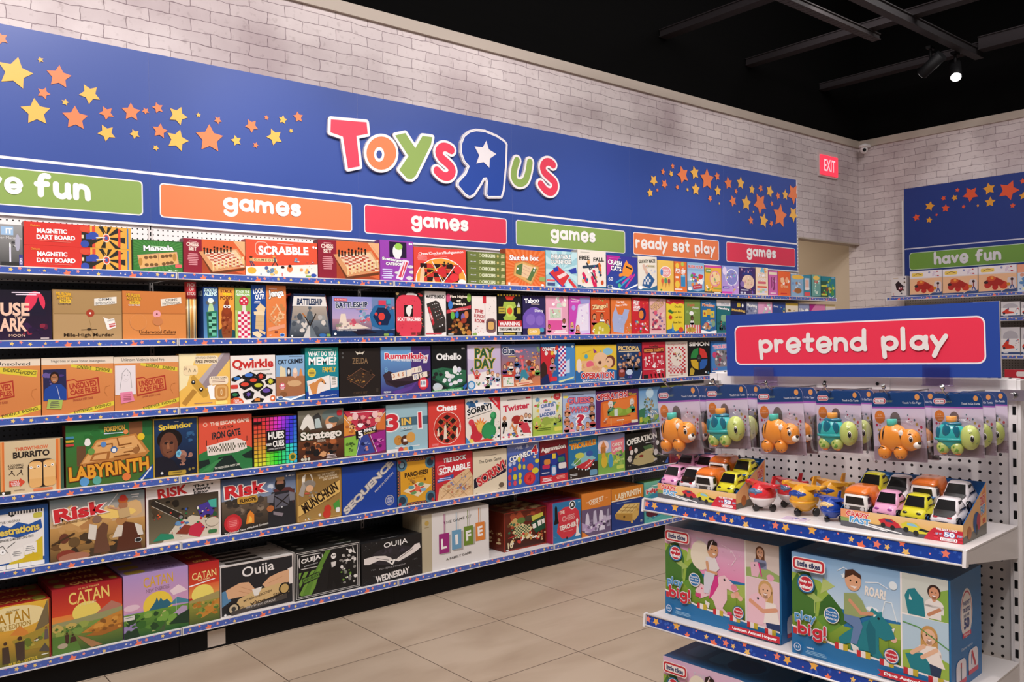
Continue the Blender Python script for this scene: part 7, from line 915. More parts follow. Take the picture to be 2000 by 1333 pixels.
# ---- toy cars in display trays
def hull(m, secs, c): m.loft(secs, c)
def car(kind, label, W=.067):
    r = tag(empty('toy_car', (0, 0, 0)), label, 'toy car', 'pull back toy cars in trays'); L = W*1.16
    C1 = {'pink': 'e2a0c4', 'white': 'e8e0e4', 'yellow': 'd8ce30', 'truck': 'ece6e2'}[kind]; c = col(C1)
    def sec(y, zb, zt, wb, wt, n=8):
        return [(-wb, y, zb), (-wb*1.02, y, zb+(zt-zb)*.45), (-wt, y, zt-.001), (-wt*.55, y, zt), (wt*.55, y, zt), (wt, y, zt-.001), (wb*1.02, y, zb+(zt-zb)*.45), (wb, y, zb)]
    m = M(); h = W*.5
    if kind == 'truck':
        hull(m, [sec(-L*.5, .006, h*.7, h*.82, h*.7), sec(-L*.485, .004, h*1.5, h*.94, h*.84), sec(-L*.3, .004, h*1.75, h*.96, h*.82), sec(-L*.2, .004, h*1.75, h*.96, h*.82)], c)
        o_ = m.obj('body', PLASTIC, r)
        m = M(); hull(m, [sec(-L*.44, h*1.62, h*1.8, h*.84, h*.72), sec(-L*.3, h*1.6, h*2.0, h*.95, h*.78), sec(-L*.16, h*1.3, h*2.08, h*.98, h*.8), sec(-L*.08, .008, h*2.1, h, h*.82), sec(L*.4, .008, h*2.05, h, h*.8), sec(L*.5, .012, h*1.8, h*.94, h*.7)], col('e8782e')); m.obj('cargo_shell', PLASTIC, r)
        m = M(); m.loft([[(-h*.76, -L*.508, h*.8), (h*.76, -L*.508, h*.8), (h*.7, -L*.497, h*1.42), (-h*.7, -L*.497, h*1.42)], [(-h*.7, -L*.47, h*.84), (h*.7, -L*.47, h*.84), (h*.64, -L*.47, h*1.4), (-h*.64, -L*.47, h*1.4)]][::-1], col('181416'), False)
        for s_ in (-1, 1): m.box(s_*h*.965-.0006, s_*h*.965+.0006, -L*.4, -L*.24, h*.85, h*1.4, col('181416'))
        m.box(-h*.8, h*.8, -L*.51, -L*.49, h*.3, h*.62, col('4a4442')); [m.tube([(s_*h*.6, -L*.505, h*.46), (s_*h*.6, -L*.52, h*.46)], h*.17, col('cfcaca'), 14) for s_ in (-1, 1)]
        m.obj('windows', PLASTIC, r)
    else:
        hull(m, [sec(-L*.52, .006, h*.45, h*.7, h*.55), sec(-L*.46, .004, h*.72, h*.9, h*.72), sec(-L*.2, .004, h*.95, h*.98, h*.82), sec(L*.1, .004, h*1.0, h, h*.84), sec(L*.42, .004, h*1.0, h*.96, h*.8), sec(L*.5, .008, h*.8, h*.86, h*.7)], c)
        hull(m, [sec(-L*.28, h*.7, h*.94, h*.86, h*.8), sec(-L*.07, h*.7, h*1.72, h*.86, h*.66), sec(L*.2, h*.7, h*1.76, h*.86, h*.66), sec(L*.42, h*.7, h*1.15, h*.82, h*.7)], c)
        m.obj('body', PLASTIC, r); K = col('100e10')
        m = M(); m.loft([[(-h*.74, -L*.285, h*1.0), (h*.74, -L*.285, h*1.0), (h*.6, -L*.095, h*1.66), (-h*.6, -L*.095, h*1.66)], [(-h*.7, -L*.2, h*.95), (h*.7, -L*.2, h*.95), (h*.56, -L*.03, h*1.6), (-h*.56, -L*.03, h*1.6)]][::-1], K, False)
        for s_ in (-1, 1): m.loft([[(s_*h*.9, -L*.13, h*1.02), (s_*h*.9, L*.3, h*1.02), (s_*h*.72, L*.2, h*1.6), (s_*h*.72, -L*.02, h*1.6)], [(s_*h*.75, -L*.1, h*.98), (s_*h*.75, L*.28, h*.98), (s_*h*.58, L*.2, h*1.6), (s_*h*.58, 0, h*1.6)]], K, False)
        if kind == 'white': m.loft([[(-h*.6, -L*.5, h*.7), (h*.6, -L*.5, h*.7), (h*.8, -L*.27, h*1.04), (-h*.8, -L*.27, h*1.04)], [(-h*.55, -L*.45, h*.5), (h*.55, -L*.45, h*.5), (h*.6, -L*.24, h*.8), (-h*.6, -L*.24, h*.8)]][::-1], K, False)
        dc = col({'pink': '9a3a90', 'yellow': '2a2810', 'white': 'c83040'}[kind])
        for s_ in (-1, 1): m.ell(s_*h*.5, -L*.475, h*.62, h*.2, h*.08, h*.1, dc, 12, 8)
        m.box(-h*.45, h*.45, -L*.525, -L*.5, h*.2, h*.34, col('2a2428')); m.obj('windows', PLASTIC, r)
        if kind == 'yellow': m = M(); m.box(-h*.8, h*.8, L*.34, L*.46, h*1.35, h*1.42, col('2a70b8')); m.box(-h*.5, -h*.42, L*.38, L*.42, h*.95, h*1.36, col('2a70b8')); m.box(h*.42, h*.5, L*.38, L*.42, h*.95, h*1.36, col('2a70b8')); m.obj('spoiler', PLASTIC, r)
    wc = col('2a70b8') if kind == 'yellow' else col('6a6268')
    for sx in (-1, 1):
        for y in (-L*.3, L*.3):
            m = M(); m.tube([(sx*h*.8, y, h*.3), (sx*h*1.03, y, h*.3)], h*.32, col('161416'), 18); m.tube([(sx*h*1.03, y, h*.3), (sx*h*1.05, y, h*.3)], h*.18, wc, 14); m.obj('wheel', PLASTIC, r)
    return r
KC = {}
def put_car(kind, x, d, z, yaw, label):
    if kind not in KC: KC[kind] = r = car(kind, label)
    else: r = dup(KC[kind], (0, 0, 0))
    r.location = tuple(gw(x, d, z)); r.rotation_euler = (math.radians(6), 0, GROT+yaw); r.scale = (1, 1, .92 if kind == 'truck' else 1.02); r['label'] = label
TR = 'n 0 60 100 40 8 3 6a6a70,5a5a62 .3;G 0 0 100 62 f0c890 e8b868;p e89a6a 0 0 26 0 22 40 0 62;p 5a5a60 0 60 40 66 100 96 100 100 0 100;p 8aa05a 0 46 18 52 10 66 0 70;l eee 1 14 72 40 92;l eee 1 24 70 52 94;T 15 26 20 32 -4 d83a3a/fff CRAZY;T 17 58 18 34 -4 4a9ad0/fff FAST;p c8303a 33 34 38 22 44 22 50 42 52 62 44 70 36 58;p 3a4a6a 38 26 43 26 46 40 40 40;c 37 60 2 222;c 45 68 2 222;p d8cc3a 52 40 56 24 64 26 68 46 76 58 76 74 66 80 54 66;p 8ac0d8 57 28 63 30 66 46 57 42;p 222 68 48 76 58 72 66 66 60;c 56 66 2.2 222;c 64 78 2.2 222;p c8283a 78 34 100 34 100 100 70 100 74 60;k 78 56 22 30 6 4 b01c2c,d8384a;T 88 36 16 12 0 fff PULL BACK & RACE;T 90 60 8 26 0 fff/4a8ad0 50;T 82 62 5 12 0 ace UP TO;T 98 62 4 12 0 ace FEET;R 83 78 13 18 fff;R 84 80 11 14 c8304a;R 84.6 82 9.8 10 fff;t 89.5 87 8 5 0 223 little tikes'
def tray(x0, d0, x1, label):
    w, dp, hf, hb = x1-x0, .158, .045, .128; xc = (x0+x1)/2
    r = gth('display_tray', xc, d0, GS[0]-.0035, label, 'display tray', 'toy car trays')
    m = M(); bl = col('1c5a9c'); t = .0015
    m.box(-w/2, w/2, 0, t, 0, hf, bl, None, col('e8b868')); m.box(-w/2, w/2, 0, dp, 0, t, bl); m.box(-w/2, w/2, dp-t, dp, 0, hb, bl)
    for s_ in (-1, 1):
        a, b = s_*w/2, s_*(w/2-t); p = [(0, 0), (dp, 0), (dp, hb), (0, hf)]
        m.loft([[(a, y, z) for y, z in p], [(b, y, z) for y, z in p]], bl, False)
    A = Art(m, w, hf, lambda x, y, e: (x, -e, y)); A.run(TR)
    A = Art(m, dp, hb, lambda x, y, e: (w/2+.0003+e, x+dp/2, y), clip=False)
    tri = [(-dp/2, 0), (dp/2, 0), (dp/2, hb), (-dp/2, hf)]; A.put(tri, col('f0b878')); A.k += 1
    A.put([(-dp/2, 0), (dp/2, 0), (dp/2, hb*.22), (-dp/2, hb*.12)], col('6a6458')); A.k += 1
    A.put([(dp*.2, hb*.35), (dp*.46, hb*.42), (dp*.46, hb*.95), (dp*.3, hb*.8)], col('e88a50')); A.k += 1
    A.text(dp*.33, hb*.68, dp*.22, hb*.18, 8, col('d83a3a'), 'CRAZY', .04, col('f4ece8')); A.text(dp*.34, hb*.5, dp*.2, hb*.16, 8, col('4a9ad0'), 'FAST', .04, col('f4ece8'))
    A.ellipse(dp*.06, hb*.3, dp*.15, hb*.2, col('22508c')); A.k += 1; A.ellipse(dp*.14, hb*.3, dp*.08, hb*.16, col('b83040')); A.k += 1; A.ellipse(dp*.06, hb*.16, dp*.045, hb*.11, col('1c1a1e')); A.k += 1; A.ellipse(-.25*dp, hb*.16, dp*.09, hb*.12, col('b86a30')); A.text(dp*.38, hb*.28, dp*.12, hb*.1, 8, col('d8302c'), '50', .04)
    m.obj('tray_box', PRINT, r); M().box(-w/2+.004, w/2-.004, dp*.5, dp-.004, t, .06, col('1c5a9c')).box(-w/2+.004, w/2-.004, .004, dp*.5, t, .03, col('1c5a9c')).obj('riser', PRINT, r)
tray(-1.632, 2.132, -1.352, 'printed card tray of toy cars nearest the games wall')
tray(-1.044, 2.140, -.745, 'printed card tray of toy cars nearest the near post')
zc = GS[0]+.004
T1 = [('pink', -1.592, 0, 'pink toy car at the front corner of the tray nearest the games wall'), ('white', -1.524, 0, 'white toy car with black bonnet, front row of the tray nearest the games wall'), ('truck', -1.462, 0, 'white and orange toy truck in the front row nearest the games wall'), ('yellow', -1.392, 0, 'yellow toy car at the front corner beside the red toy plane'),
      ('pink', -1.592, 1, 'pink toy car in the back row, behind the front pink one'), ('pink', -1.524, 1, 'pink toy car in the back row, beside the orange truck'), ('truck', -1.462, 1, 'orange and white toy truck in the back row nearest the games wall'), ('yellow', -1.390, 1, 'yellow toy car in the back row nearest the games wall')]
T2 = [('truck', -1.004, 0, 'white and orange toy truck in front, beside the small blue plane'), ('pink', -.932, 0, 'pink toy car in the front row of the near tray'), ('yellow', -.862, 0, 'yellow toy car with blue spoiler, front row of the near tray'), ('white', -.790, 0, 'white toy car with black bonnet at the front corner of the near tray'),
      ('yellow', -1.004, 1, 'yellow toy car in the back row, behind the front orange truck'), ('white', -.934, 1, 'white toy car with dark windscreen in the middle of the near tray back row'), ('truck', -.862, 1, 'orange and white toy truck in the back row of the near tray'), ('white', -.792, 1, 'white toy car in the back corner of the near tray')]
for T, d0 in ((T1, 2.132), (T2, 2.140)):
    for k, x, row, lab in T: put_car(k, x, d0+.043+row*.072, zc+(.062 if row else .032), math.radians(-4), lab)
# ---- toy planes (plain ones, without faces)
def plane(name, c1, c2, c3, s, label, bx=0):
    r = tag(empty(name, (0, 0, 0)), label, 'toy plane', 'toy planes between the trays'); a, b, d = col(c1), col(c2), col(c3); K = col('1a181a')
    m = M(); m.ell(0, 0, .043*s, .030*s, .036*s, .0305*s, a, 24, 16); m.obj('fuselage', PLASTIC, r)
    m = M(); n = 20
    m.loft([[(.0305*s*f*math.cos(2*PI*j/n), .0365*s*f*math.sin(2*PI*j/n), z*s) for j in range(n)] for f, z in ((.42, .011), (.74, .020), (.93, .030), (1.0, .036))], b); m.obj('belly', PLASTIC, r)
    m = M(); m.ell(0, -.0165*s, .0515*s, .0235*s, .0205*s, .0095*s, d, 24, 12); m.loft([[(.016*s*math.cos(t)*1.0, -.0335*s, .051*s+.009*s*math.sin(t)) for t in [2*PI*j/16 for j in range(16)]], [(.0165*s*math.cos(t), -.02*s, .053*s+.0095*s*math.sin(t)) for t in [2*PI*j/16 for j in range(16)]]], d); m.obj('windscreen', PLASTIC, r)
    m = M()
    for q in (-1, 1): m.loft([[(q*.012*s, -.018*s, .058*s), (q*.012*s, .014*s, .058*s), (q*.012*s, .014*s, .071*s), (q*.012*s, -.018*s, .071*s)], [(q*.05*s, -.006*s, .068*s), (q*.05*s, .010*s, .068*s), (q*.05*s, .010*s, .072*s), (q*.05*s, -.006*s, .072*s)]][::q], a, False); m.tube([(q*.05*s, -.012*s, .070*s), (q*.05*s, .012*s, .070*s)], .005*s, a, 10)
    m.obj('wings', PLASTIC, r)
    m = M(); m.loft([[(-.002*s, .02*s, .05*s), (.002*s, .02*s, .05*s), (.002*s, .036*s, .05*s), (-.002*s, .036*s, .05*s)], [(-.0015*s, .034*s, .086*s), (.0015*s, .034*s, .086*s), (.0015*s, .044*s, .086*s), (-.0015*s, .044*s, .086*s)]], a, False)
    m.box(-.02*s, .02*s, .03*s, .042*s, .056*s, .060*s, a); m.obj('tail', PLASTIC, r)
    for x, y in ((0, -.022), (-.024, .012), (.024, .012)):
        m = M(); m.tube([(x*s-.003*s, y*s, .0095*s), (x*s+.003*s, y*s, .0095*s)], .0095*s, K, 16); m.tube([(x*s, y*s, .0095*s), (x*s, y*s, .024*s)], .003*s, b, 8); m.obj('wheel', PLASTIC, r)
    return r
def place(r, x, d, z, yaw): r.location = tuple(gw(x, d, z)); r.rotation_euler[2] = GROT+yaw
zp = GS[0]-.0038
pr = plane('toy_plane', 'd8343c', 'ece4e4', '5a7aa0', 1.1, 'red and white toy plane in front, beside the tray nearest the games wall'); place(pr, -1.292, 2.175, zp, -.35)
p2_ = dup(pr, (0, 0, 0)); p2_['label'] = 'red and white toy plane standing behind the front red one'; place(p2_, -1.262, 2.275, zp, -.3)
py = plane('toy_plane', 'eaa82e', 'eaa82e', '24459a', 1.2, 'yellow toy plane with a blue windscreen, in front'); place(py, -1.176, 2.195, zp, -.2)
p2_ = dup(py, (0, 0, 0)); p2_['label'] = 'yellow toy plane standing behind the front yellow one'; place(p2_, -1.145, 2.300, zp, -.25)
pb = plane('toy_plane', '2446a4', '2446a4', 'e8c488', .9, 'small blue toy plane at the corner of the near tray'); place(pb, -1.086, 2.175, zp, -.2)
pp = plane('toy_plane', 'd84a90', 'e8d8e0', 'f0e0e8', .95, 'pink toy plane peeking out behind the near tray'); place(pp, -1.07, 2.385, zp, .2)
m = M(); m.box(-.035, .035, 0, .05, 0, .0008, col('e4dce4')); A = Art(m, .07, .05, lambda x, y, e: (x, y, .0008+e)); A.run('r 4 8 92 84 c8b8d0;n 6 10 88 80 12 3 3a5ab0,e8707a,f0e8f0,888 .12')
o = m.obj('paper_card', PRINT, None, tuple(gw(-1.165, 2.105, zp)), GROT+.1); tag(o, 'printed card lying flat on the shelf before the yellow plane', 'card')
# ---- inflatable toy cartons
def toybox(x0, x1, d0, zt, zb, dp, label, dino, yaw=0):
    w, h = x1-x0, zt-zb; LG = 'R 2 3 23 13 f4ece8;R 2.6 3.8 21.8 11.4 c8303a;R 4 5.8 19 7.6 f4ece8;T 13.5 9.6 16 5.4 -1 1c2c5c little tikes;'
    base = 'G 0 0 72 46 %s;' % ('8ab4dc c8dcec' if dino else 'e0c0d8 e890b8')
    base += 'p 8ab04c 0 22 16 26 30 50 34 70 0 70;' if 0 else ''
    base += 'p a8bc5c 46 60 58 50 72 48 72 80 46 80;p 9ab84c 0 20 20 24 34 50 36 66 0 66;G 0 62 72 24 8aa83c 6a8a30;p 4a7a34 4 20 12 16 18 34 16 62 0 62 0 30;p 3c6c2c 20 44 26 34 34 46 38 58 30 66 18 62;p 6a9a3c 16 60 24 54 34 62 26 72;p a8c06a 10 40 16 36 16 44;p a8c06a 22 42 16 38 16 46;l a8c06a .8 16 38 16 56;p b8c878 4 20 10 24 10 34;p b8c878 22 20 30 26 20 36;'
    base += 'c 64 60 2.6 e8a890;c 61 62 2 e8b8a0;c 67 63 2 e8b8a0;l 6a8a30 .6 64 64 64 76;'
    if dino:
        base += 'l e8f0f4 .6 60 42 62 30 66 30 69 46;e 54 40 4 2.4 f0f4f8;T 56 24 13 9 -3 f4ece4 ROAR!;l f0f4f8 .5 50 16 58 14 64 18;l f0f4f8 .5 32 10 36 6 42 10;s 36 14 2 e8f0f4;c 67 14 2.6 e8f0f4;'
        base += 'p 24808c 36 68 44 58 52 50 56 40 60 44 66 52 68 62 62 66 58 64 58 76 62 84 56 86 52 80 48 80 46 86 40 86 40 76 34 80 32 74;p 1c6c7c 52 50 56 58 56 80 52 84 50 60;p f0ece4 53 36 57 44 55 47;p f0ece4 66 54 68 52 67 57;c 58 47 .8 142c30;p 2a8a94 52 44 54 38 57 42 60 40 60 44;'
        base += 'p 9aa870 36 30 44 28 48 34 52 46 44 52 36 50;e 42 17 5.2 9.4 e0a884;p 4a2c20 36.6 16 37 8 42 6 47 10 47.4 14 42 11;c 40.4 17 .6 321;c 44.4 17.6 .6 321;p f4ece8 40 22 45 21.6 43 24;l d89a78 2.2 40 36 47 46 54 44;p 6a84b0 36 50 46 50 48 58 44 76 40 76 42 60 36 56;p e8e4e0 40 76 45 78 46 84 42 84;'
    else:
        base += 'T 36 11 14 8 -2 d8c8d8 TWINKLE!;n 24 14 14 30 6 6 f0e4d4,e8dcd0 .4;e 33 26 9 16 ece0cc;l f6dce8 .5 52 10 60 14 64 22 60 30;n 52 8 18 30 10 4 f8e8f0,e0a8cc .04;'
        base += 'p f0c8d0 44 52 50 44 54 42 62 50 66 54 62 58 56 56 56 68 52 78 58 84 48 86 44 72 40 68 32 74 28 66 32 56 40 60;p d83a8a 44 46 48 44 49 54 44 66 40 72 42 60;c 54 47 .9 222;p d84a80 46 82 50 82 50 86 46 86;p d84a80 56 80 60 80 60 84 56 84;p d84a80 28 68 33 68 33 73 28 72;e 62 53 2.6 3.6 e88aa0;c 34 62 .6 d84a70;c 37 66 .6 d84a70;'
        base += 'p e8e0e0 38 26 46 25 50 36 46 42 38 40;e 44 17.5 4.8 8.6 d8a078;p 2c1a16 39 16 40 9 44 6 48 9 48 12 42 12 40 20;l f0dce0 .8 40.6 18 44 8;c 43.6 17 .5 211;c 46.6 17.6 .5 211;p f4ece8 43.6 21 47 21 45 23;l d8a078 2.4 39 32 40 42 47 42;p d8d4e0 37 42 46 43 44 52 40 66 36 66 36 50;p ece4e4 37 74 41 76 40 82 37 80;'
    base += 'r 71.4 0 1.2 88 f4ece8;r 72.4 0 26.6 37 %s;r 72.4 36 26.6 1.4 f4ece8;r 72.4 37.4 26.6 50 %s;' % (('d0d4cc', 'b8d0e0') if dino else ('d8c8c0', 'e8c8d0'))
    if dino: base += 'p 8ab04c 90 14 99 8 99 37 88 37;f 91 13 3.6 d89a78 3a2420 ece4e0;p 24808c 74 20 76 14 80 12 82 16 85 20 86 36 76 36;p f0ece4 77 18 78.4 23 76.6 23;r 86 26 9 10 ece4e0;l c88a68 2 88 33 94 27;p 9ab84c 72.4 70 84 64 99 72 99 87 72.4 87;f 88 52 4.6 e8b898 c89858 f0e0d8 L;p f0e4dc 82 62 92 60 97 78 84 78;p 24808c 74 72 84 68 88 76 90 87 78 87;l e8b898 2.4 85 62 78 70;l e8b898 2.4 92 63 84 72;p 2c3c58 88 76 95 78 94 87 89 87;l 5a9a48 .6 73 44 82 46 99 60;'
    else: base += 'p 9ab06a 72.4 28 86 24 99 30 99 37 72.4 37;f 84 10 3.4 e0a888 6a4028 8a90b0 L;p e8b8c8 76 22 82 20 84 28 82 36 77 36;l d83a8a 1.2 83 22 85 34;c 79.5 24 .6 222;e 92 34 3 3.4 e8a8c0;f 88 48 5.4 e8b898 d0a468 f0e4dc L;p f4e8e0 84 62 96 60 99 80 86 82;p f0c4d0 76 56 82 52 88 58 88 66 86 84 76 87 73 80 74 64;c 82 58 .8 222;l e0a080 3 76 62 86 70 96 66;p 2c3c68 88 81 99 80 99 87 89 87;'
    base += 'p 2a72a8 0 74 36 84 99 88 100 88 100 100 0 100;p f0e8e4 0 72 34 82 99 87 99 88.6 34 84 0 74;'
    for i in range(7):
        x = 1+i*14.4; y = 74.5+i*2.0
        base += 'r %.1f %.1f 2.6 6 c83038;r %.1f %.1f 3 6 f0e4e0;r %.1f %.1f 3 6 c8b038;' % (x, y, x+2.6, y, x+5.6, y)
    base += 'c 10.5 29 6.2 2a6a9c;c 10.5 29 5.2 f4ece8;c 10.5 29 4.7 c83040;T 10.5 27 8 3.6 0 fff Easy to;T 10.5 32 8 3.6 0 fff Inflate!;c 28 54 5.2 f4ece8;c 28 54 4.6 2a72b0;t 28 51 7 2.4 0 fff Durable,;t 28 54 7 2.4 0 fff No-Slip;t 28 57 7.4 2.4 0 fff Material;c 66 78 4.8 2a6a9c;c 66 78 4.2 f4ece8;c 66 78 3.7 c83040;t 66 76.4 6 2.4 0 fff Pump;t 66 80 6.6 2.4 0 fff Included!;'
    base += 'q 10 62 15 12 0 5a9ad0/e8f0f8 play;q 15 74 20 17 0 d02c3c/e8e4f0 big!;c 5 92 2.6 dde;c 5 92 2.1 2a72a8;t 5 92 2.6 2 0 fff 2-5;t 14 90 5 1.6 0 fff WARNING;u 10 92.5 16 3 8ab4d0 1.4;'
    base += 'p c82c3a 58 92 60 94.6 58 97.6 100 98 100 91;T 80 94.8 36 3.8 0 fff %s' % ('Dino Animal Hopper' if dino else 'Unicorn Animal Hopper')
    side = '@Rr 0 0 100 100 2a72b0;e 50 36 20 22 f4ece8;e 50 36 18 20 c83050;e 50 37 17 19.4 f4ece8;T 50 27 22 4 0 28387c PARENT;T 50 33 26 4 0 28387c TRUSTED;t 50 38 18 3 0 28387c FOR OVER;T 50 45 18 10 0 28387c 50;r 36 53 28 4 d83a5a;t 50 55 20 2.4 0 fff YEARS;t 50 66 36 2.6 0 cde Discover more at;R 14 74 32 22 f0e8ec;R 54 71 32 22 f0e8ec;r 28 77 4 5 c83040;l 445 3 30 82 30 92;l c83040 5 66 74 76 86;l 2a5a9a 2 64 76 64 84;r 14 92 32 4 d84058;r 54 89 32 4 d84058@Tr 0 0 100 100 1f5c90;e 60 50 18 30 2a6aa0;e 60 50 15 26 1a4c80;R 8 20 16 50 3a78ac;R 30 20 16 50 3a78ac'
    m = carton(w, h, dp, '2a72a8', '2468a4', '1f5c90', LG.join(['', '']) and (base+';'+LG)+side)
    o = m.obj('toy_carton', PRINT, None, tuple(gw((x0+x1)/2, d0, zb)), GROT+yaw); tag(o, label, 'boxed toy', 'boxed inflatable toys'); return o
zb1 = GS[1]-.0038
toybox(-1.604, -1.212, 2.13, H-.583, zb1, .2, 'large blue carton picturing a child on a pink unicorn, on the middle shelf', False, .0)
toybox(-1.166, -.762, 2.105, H-.583, zb1, .2, 'large blue carton picturing a child on a teal dinosaur, on the middle shelf', True)
zb2 = GS[2]-.0038
toybox(-1.606, -1.222, 2.115, H-.983, zb2, .2, 'large blue carton on the lowest shelf, under the unicorn carton', False)
toybox(-1.196, -.80, 2.135, H-.983, zb2, .2, 'large blue carton on the lowest shelf, under the dinosaur carton', True)
# ================= right wall fixture (faces the games wall's camera side; its x runs toward smaller Y)
RB, RLX, RR = 8.85, 8.45, -PI/2
RZ = [H+.367]
y0 = onX(1765.3, 369.7, RB)[0]; y1 = 2.55; L = y0-y1; yc = (y0+y1)/2
hz0, hz1, hzl = H+.56, H+1.509, H+.880
m = M(); h = hz1-hz0; m.box(-L/2, L/2, 0, .012, 0, h, col('d0ccd0'), None, col('12307a')); A = Art(m, L, h, lambda x, y, e: (x, -e, y))
A.rect(-L/2, hzl-hz0-.006, L/2, hzl-hz0+.006, col('c8c8d8')); A.rect(-L/2, 0, L/2, .01, col(WHT)); A.k += 1
pa = yc-onX(1776, 500, RB)[0]; pz1 = onX(1776, 494.7, RB)[1]-hz0; pz0 = onX(1776, 528.3, RB)[1]-hz0
A.rrect(pa, pz0, L/2-.05, pz1, .03, col('c0d0c0')); A.k += 1; A.rrect(pa+.006, pz0+.006, L/2-.056, pz1-.006, .025, col('6f9a3e')); A.k += 1
ta, tb = yc-onX(1823.5, 505, RB)[0], yc-onX(1956, 505, RB)[0]
A.brush((ta+tb)/2, (pz0+pz1)/2+.01, tb-ta, (pz1-pz0)*.78, 0, col('dcd8dc'), 'have fun', .36)
for q in '1790 425 7.5 o;1816 403 10 y;1815 430 6.5 y;1829.5 420 3 o;1843 387.5 5 o;1847 407 8 o;1864.5 386.5 6.5 y;1870 371.5 4.5 o;1882 404 4 o;1896 379.5 15.5 o;1910 402 3 y;1932 369 12 y;1934 395 10.5 y;1970 372 20 o;1978 402 5.5 o;1998 354 6 o;1999 383 8 y'.split(';'):
    a = q.split(); Y, Z = onX(float(a[0]), float(a[1]), RB); Z2 = onX(float(a[0]), float(a[1])-float(a[2]), RB)[1]
    A.put(starpts(yc-Y, Z-hz0, Z2-Z, starjit(float(a[0])+3), .52)[::-1], col('d8942c' if a[3] == 'y' else 'd8502a')); A.k += .05
o = m.obj('header_board', VINYL, None, (RB, yc, hz0), RR); tag(o, 'dark blue starry header board with a green panel, past the exit sign', 'header board')
o = M().box(-L/2-.02, -L/2-.004, -.01, .02, 0, hz1-.12, W4).obj('upright', bpy.data.materials['upright_paint'], None, (RB, yc, 0), RR); tag(o, 'white upright at the edge of the dark blue header board past the exit sign', 'upright')
o = M().box(-L/2, L/2, 0, .02, 0, hz0+.02, W4).obj('pegboard', peg_mat('pale_pegboard', 'a8a29e', '17150f'), None, (RB+.0125, yc, 0), RR); tag(o, 'pegboard panel under the dark blue header board past the exit sign', 'pegboard')
ye = onX(1732.6, 581.5, RLX)[0]
zl = [onX(1860, 575, RLX)[1], onX(1970, 619.5, RLX)[1], onX(1970, 694, RLX)[1], H-.62, H-1.05]
zl[0] = H+.367
for i, z in enumerate(zl):
    Ls = ye-y1; r = empty('shelf', (RLX, (ye+y1)/2, z-.035), RR); tag(r, '%s shelf of the fixture past the exit sign, with a star strip' % ['top', 'second', 'third', 'fourth', 'lowest'][i], 'shelf', 'shelves of the fixture past the exit sign')
    M().box(-Ls/2+.004, Ls/2-.004, .006, .38, .02, .031, W4).obj('deck', SM, r); lip(r, Ls, seed=90+i)
def rbox(x0, x1, yt, z, d, bg, label, art, name='toy_carton', cat='boxed toy', grp='boxed toys past the exit sign', xf=RLX+.02):
    a, b = onX(x0, yt, xf)[0], onX(x1, yt, xf)[0]; zt = onX(x0, yt, xf)[1]; h = zt-z
    o = carton(a-b, h, d, bg, 'b8b0b4', 'c8c0c4', art).obj(name, PRINT, None, (xf, (a+b)/2, z), RR); tag(o, label, cat, grp)
zb = zl[0]-.0038
rbox(1741, 1770, 541, zb, .1, 'd8d0d0', 'white carton with a dark red six sided picture, at the end of the top shelf', 'r 0 93 100 7 2a4080;p 2a1a20 26 36 46 22 76 44 80 64 60 76 34 62;e 60 58 14 9 8a1c30;c 54 57 5 fff;c 66 56 4 fff;c 88 12 6 445;c 88 30 6 654;c 84 50 6 445;c 80 66 6 654;c 66 82 6 445;n 0 78 24 16 5 3 8a2030,c88 .2;u 10 8 40 1 b96 4')
AV = 'r 0 30 100 62 e8b890;r 0 0 100 26 e8e0e4;R 6 8 36 14 e8c860;l 643 1.4 12 18 24 10 38 16;n 58 4 34 22 8 3 b82a3a,8a90b8,d8c8d8 .16;r 0 92 60 8 3a5080;p 3a5080 56 100 70 88 100 84 100 100;c 24 70 9 b8302c;c 44 78 8 b82c2a;c 66 72 11 c8402c;p a82c24 16 56 34 40 50 44 70 60 60 74 30 72;e 34 46 12 9 d05a30;c 36 44 4 e89a40;e 20 60 6 5 3a2a2a;R 76 44 22 44 d8c8c8;l 8a2a2a 3 88 56 88 74;c 88 52 4 3a2020;l 34508a 3 86 74 84 84;l 34508a 3 90 74 93 84;c 79 70 5 c8862c'
for x0, x1, yt, lab in ((1777, 1839.5, 531, 'white carton with a red toy tricycle on the top shelf, nearest the exit sign'), (1841, 1909.5, 527, 'white carton with a red toy tricycle, middle one of the three alike'), (1911, 1985.5, 521.5, 'white carton with a red toy tricycle, farthest from the exit sign')):
    rbox(x0, x1, yt, zb, .12, 'ddd4d6', lab, AV)
rbox(1987, 2030, 517, zb, .12, 'c8d4e4', 'pale blue and orange carton at the edge of the top shelf past the exit sign', 'r 0 0 100 30 e8a080;n 0 30 100 66 20 5 c8d8e8,5a8ac0,e8e8b0,d89a80,fff .14')
RV = 'r 0 0 100 40 d8d4d8;e 50 34 40 22 b8b4bc;r 0 40 100 46 f0ecec;p d8402c 6 66 30 46 44 44 40 60 66 66 72 74 10 78;p 3a4a80 26 48 42 38 40 52;c 16 74 7 3a3a48;n 58 40 40 44 12 3 c83040,e88a70,6ab0c8,b02a3a .12;r 0 88 100 8 3a5080;u 10 90 30 1 fff 4'
for j, (yt, z, x) in enumerate(((590, zl[1], 'second'), (640, zl[2], 'third'))):
    for k, (a, b) in enumerate(((1900, 1953), (1955, 1992), (1994, 2030))):
        rbox(a, b, yt, z-.0038, .1, 'e8e4e6', 'white red-racer carton on the %s shelf past the exit sign, %s' % (x, ['mostly hidden', 'by the board edge', 'farther along'][k]), RV)
rbox(1962, 2040, 722, zl[3]-.0038, .3, 'e8e0e2', 'flat white and red carton low on the fixture past the exit sign', 'r 0 0 100 30 c8303c;R 30 6 30 16 f4e8e8;r 0 60 100 14 d88a9a', xf=RLX+.02)
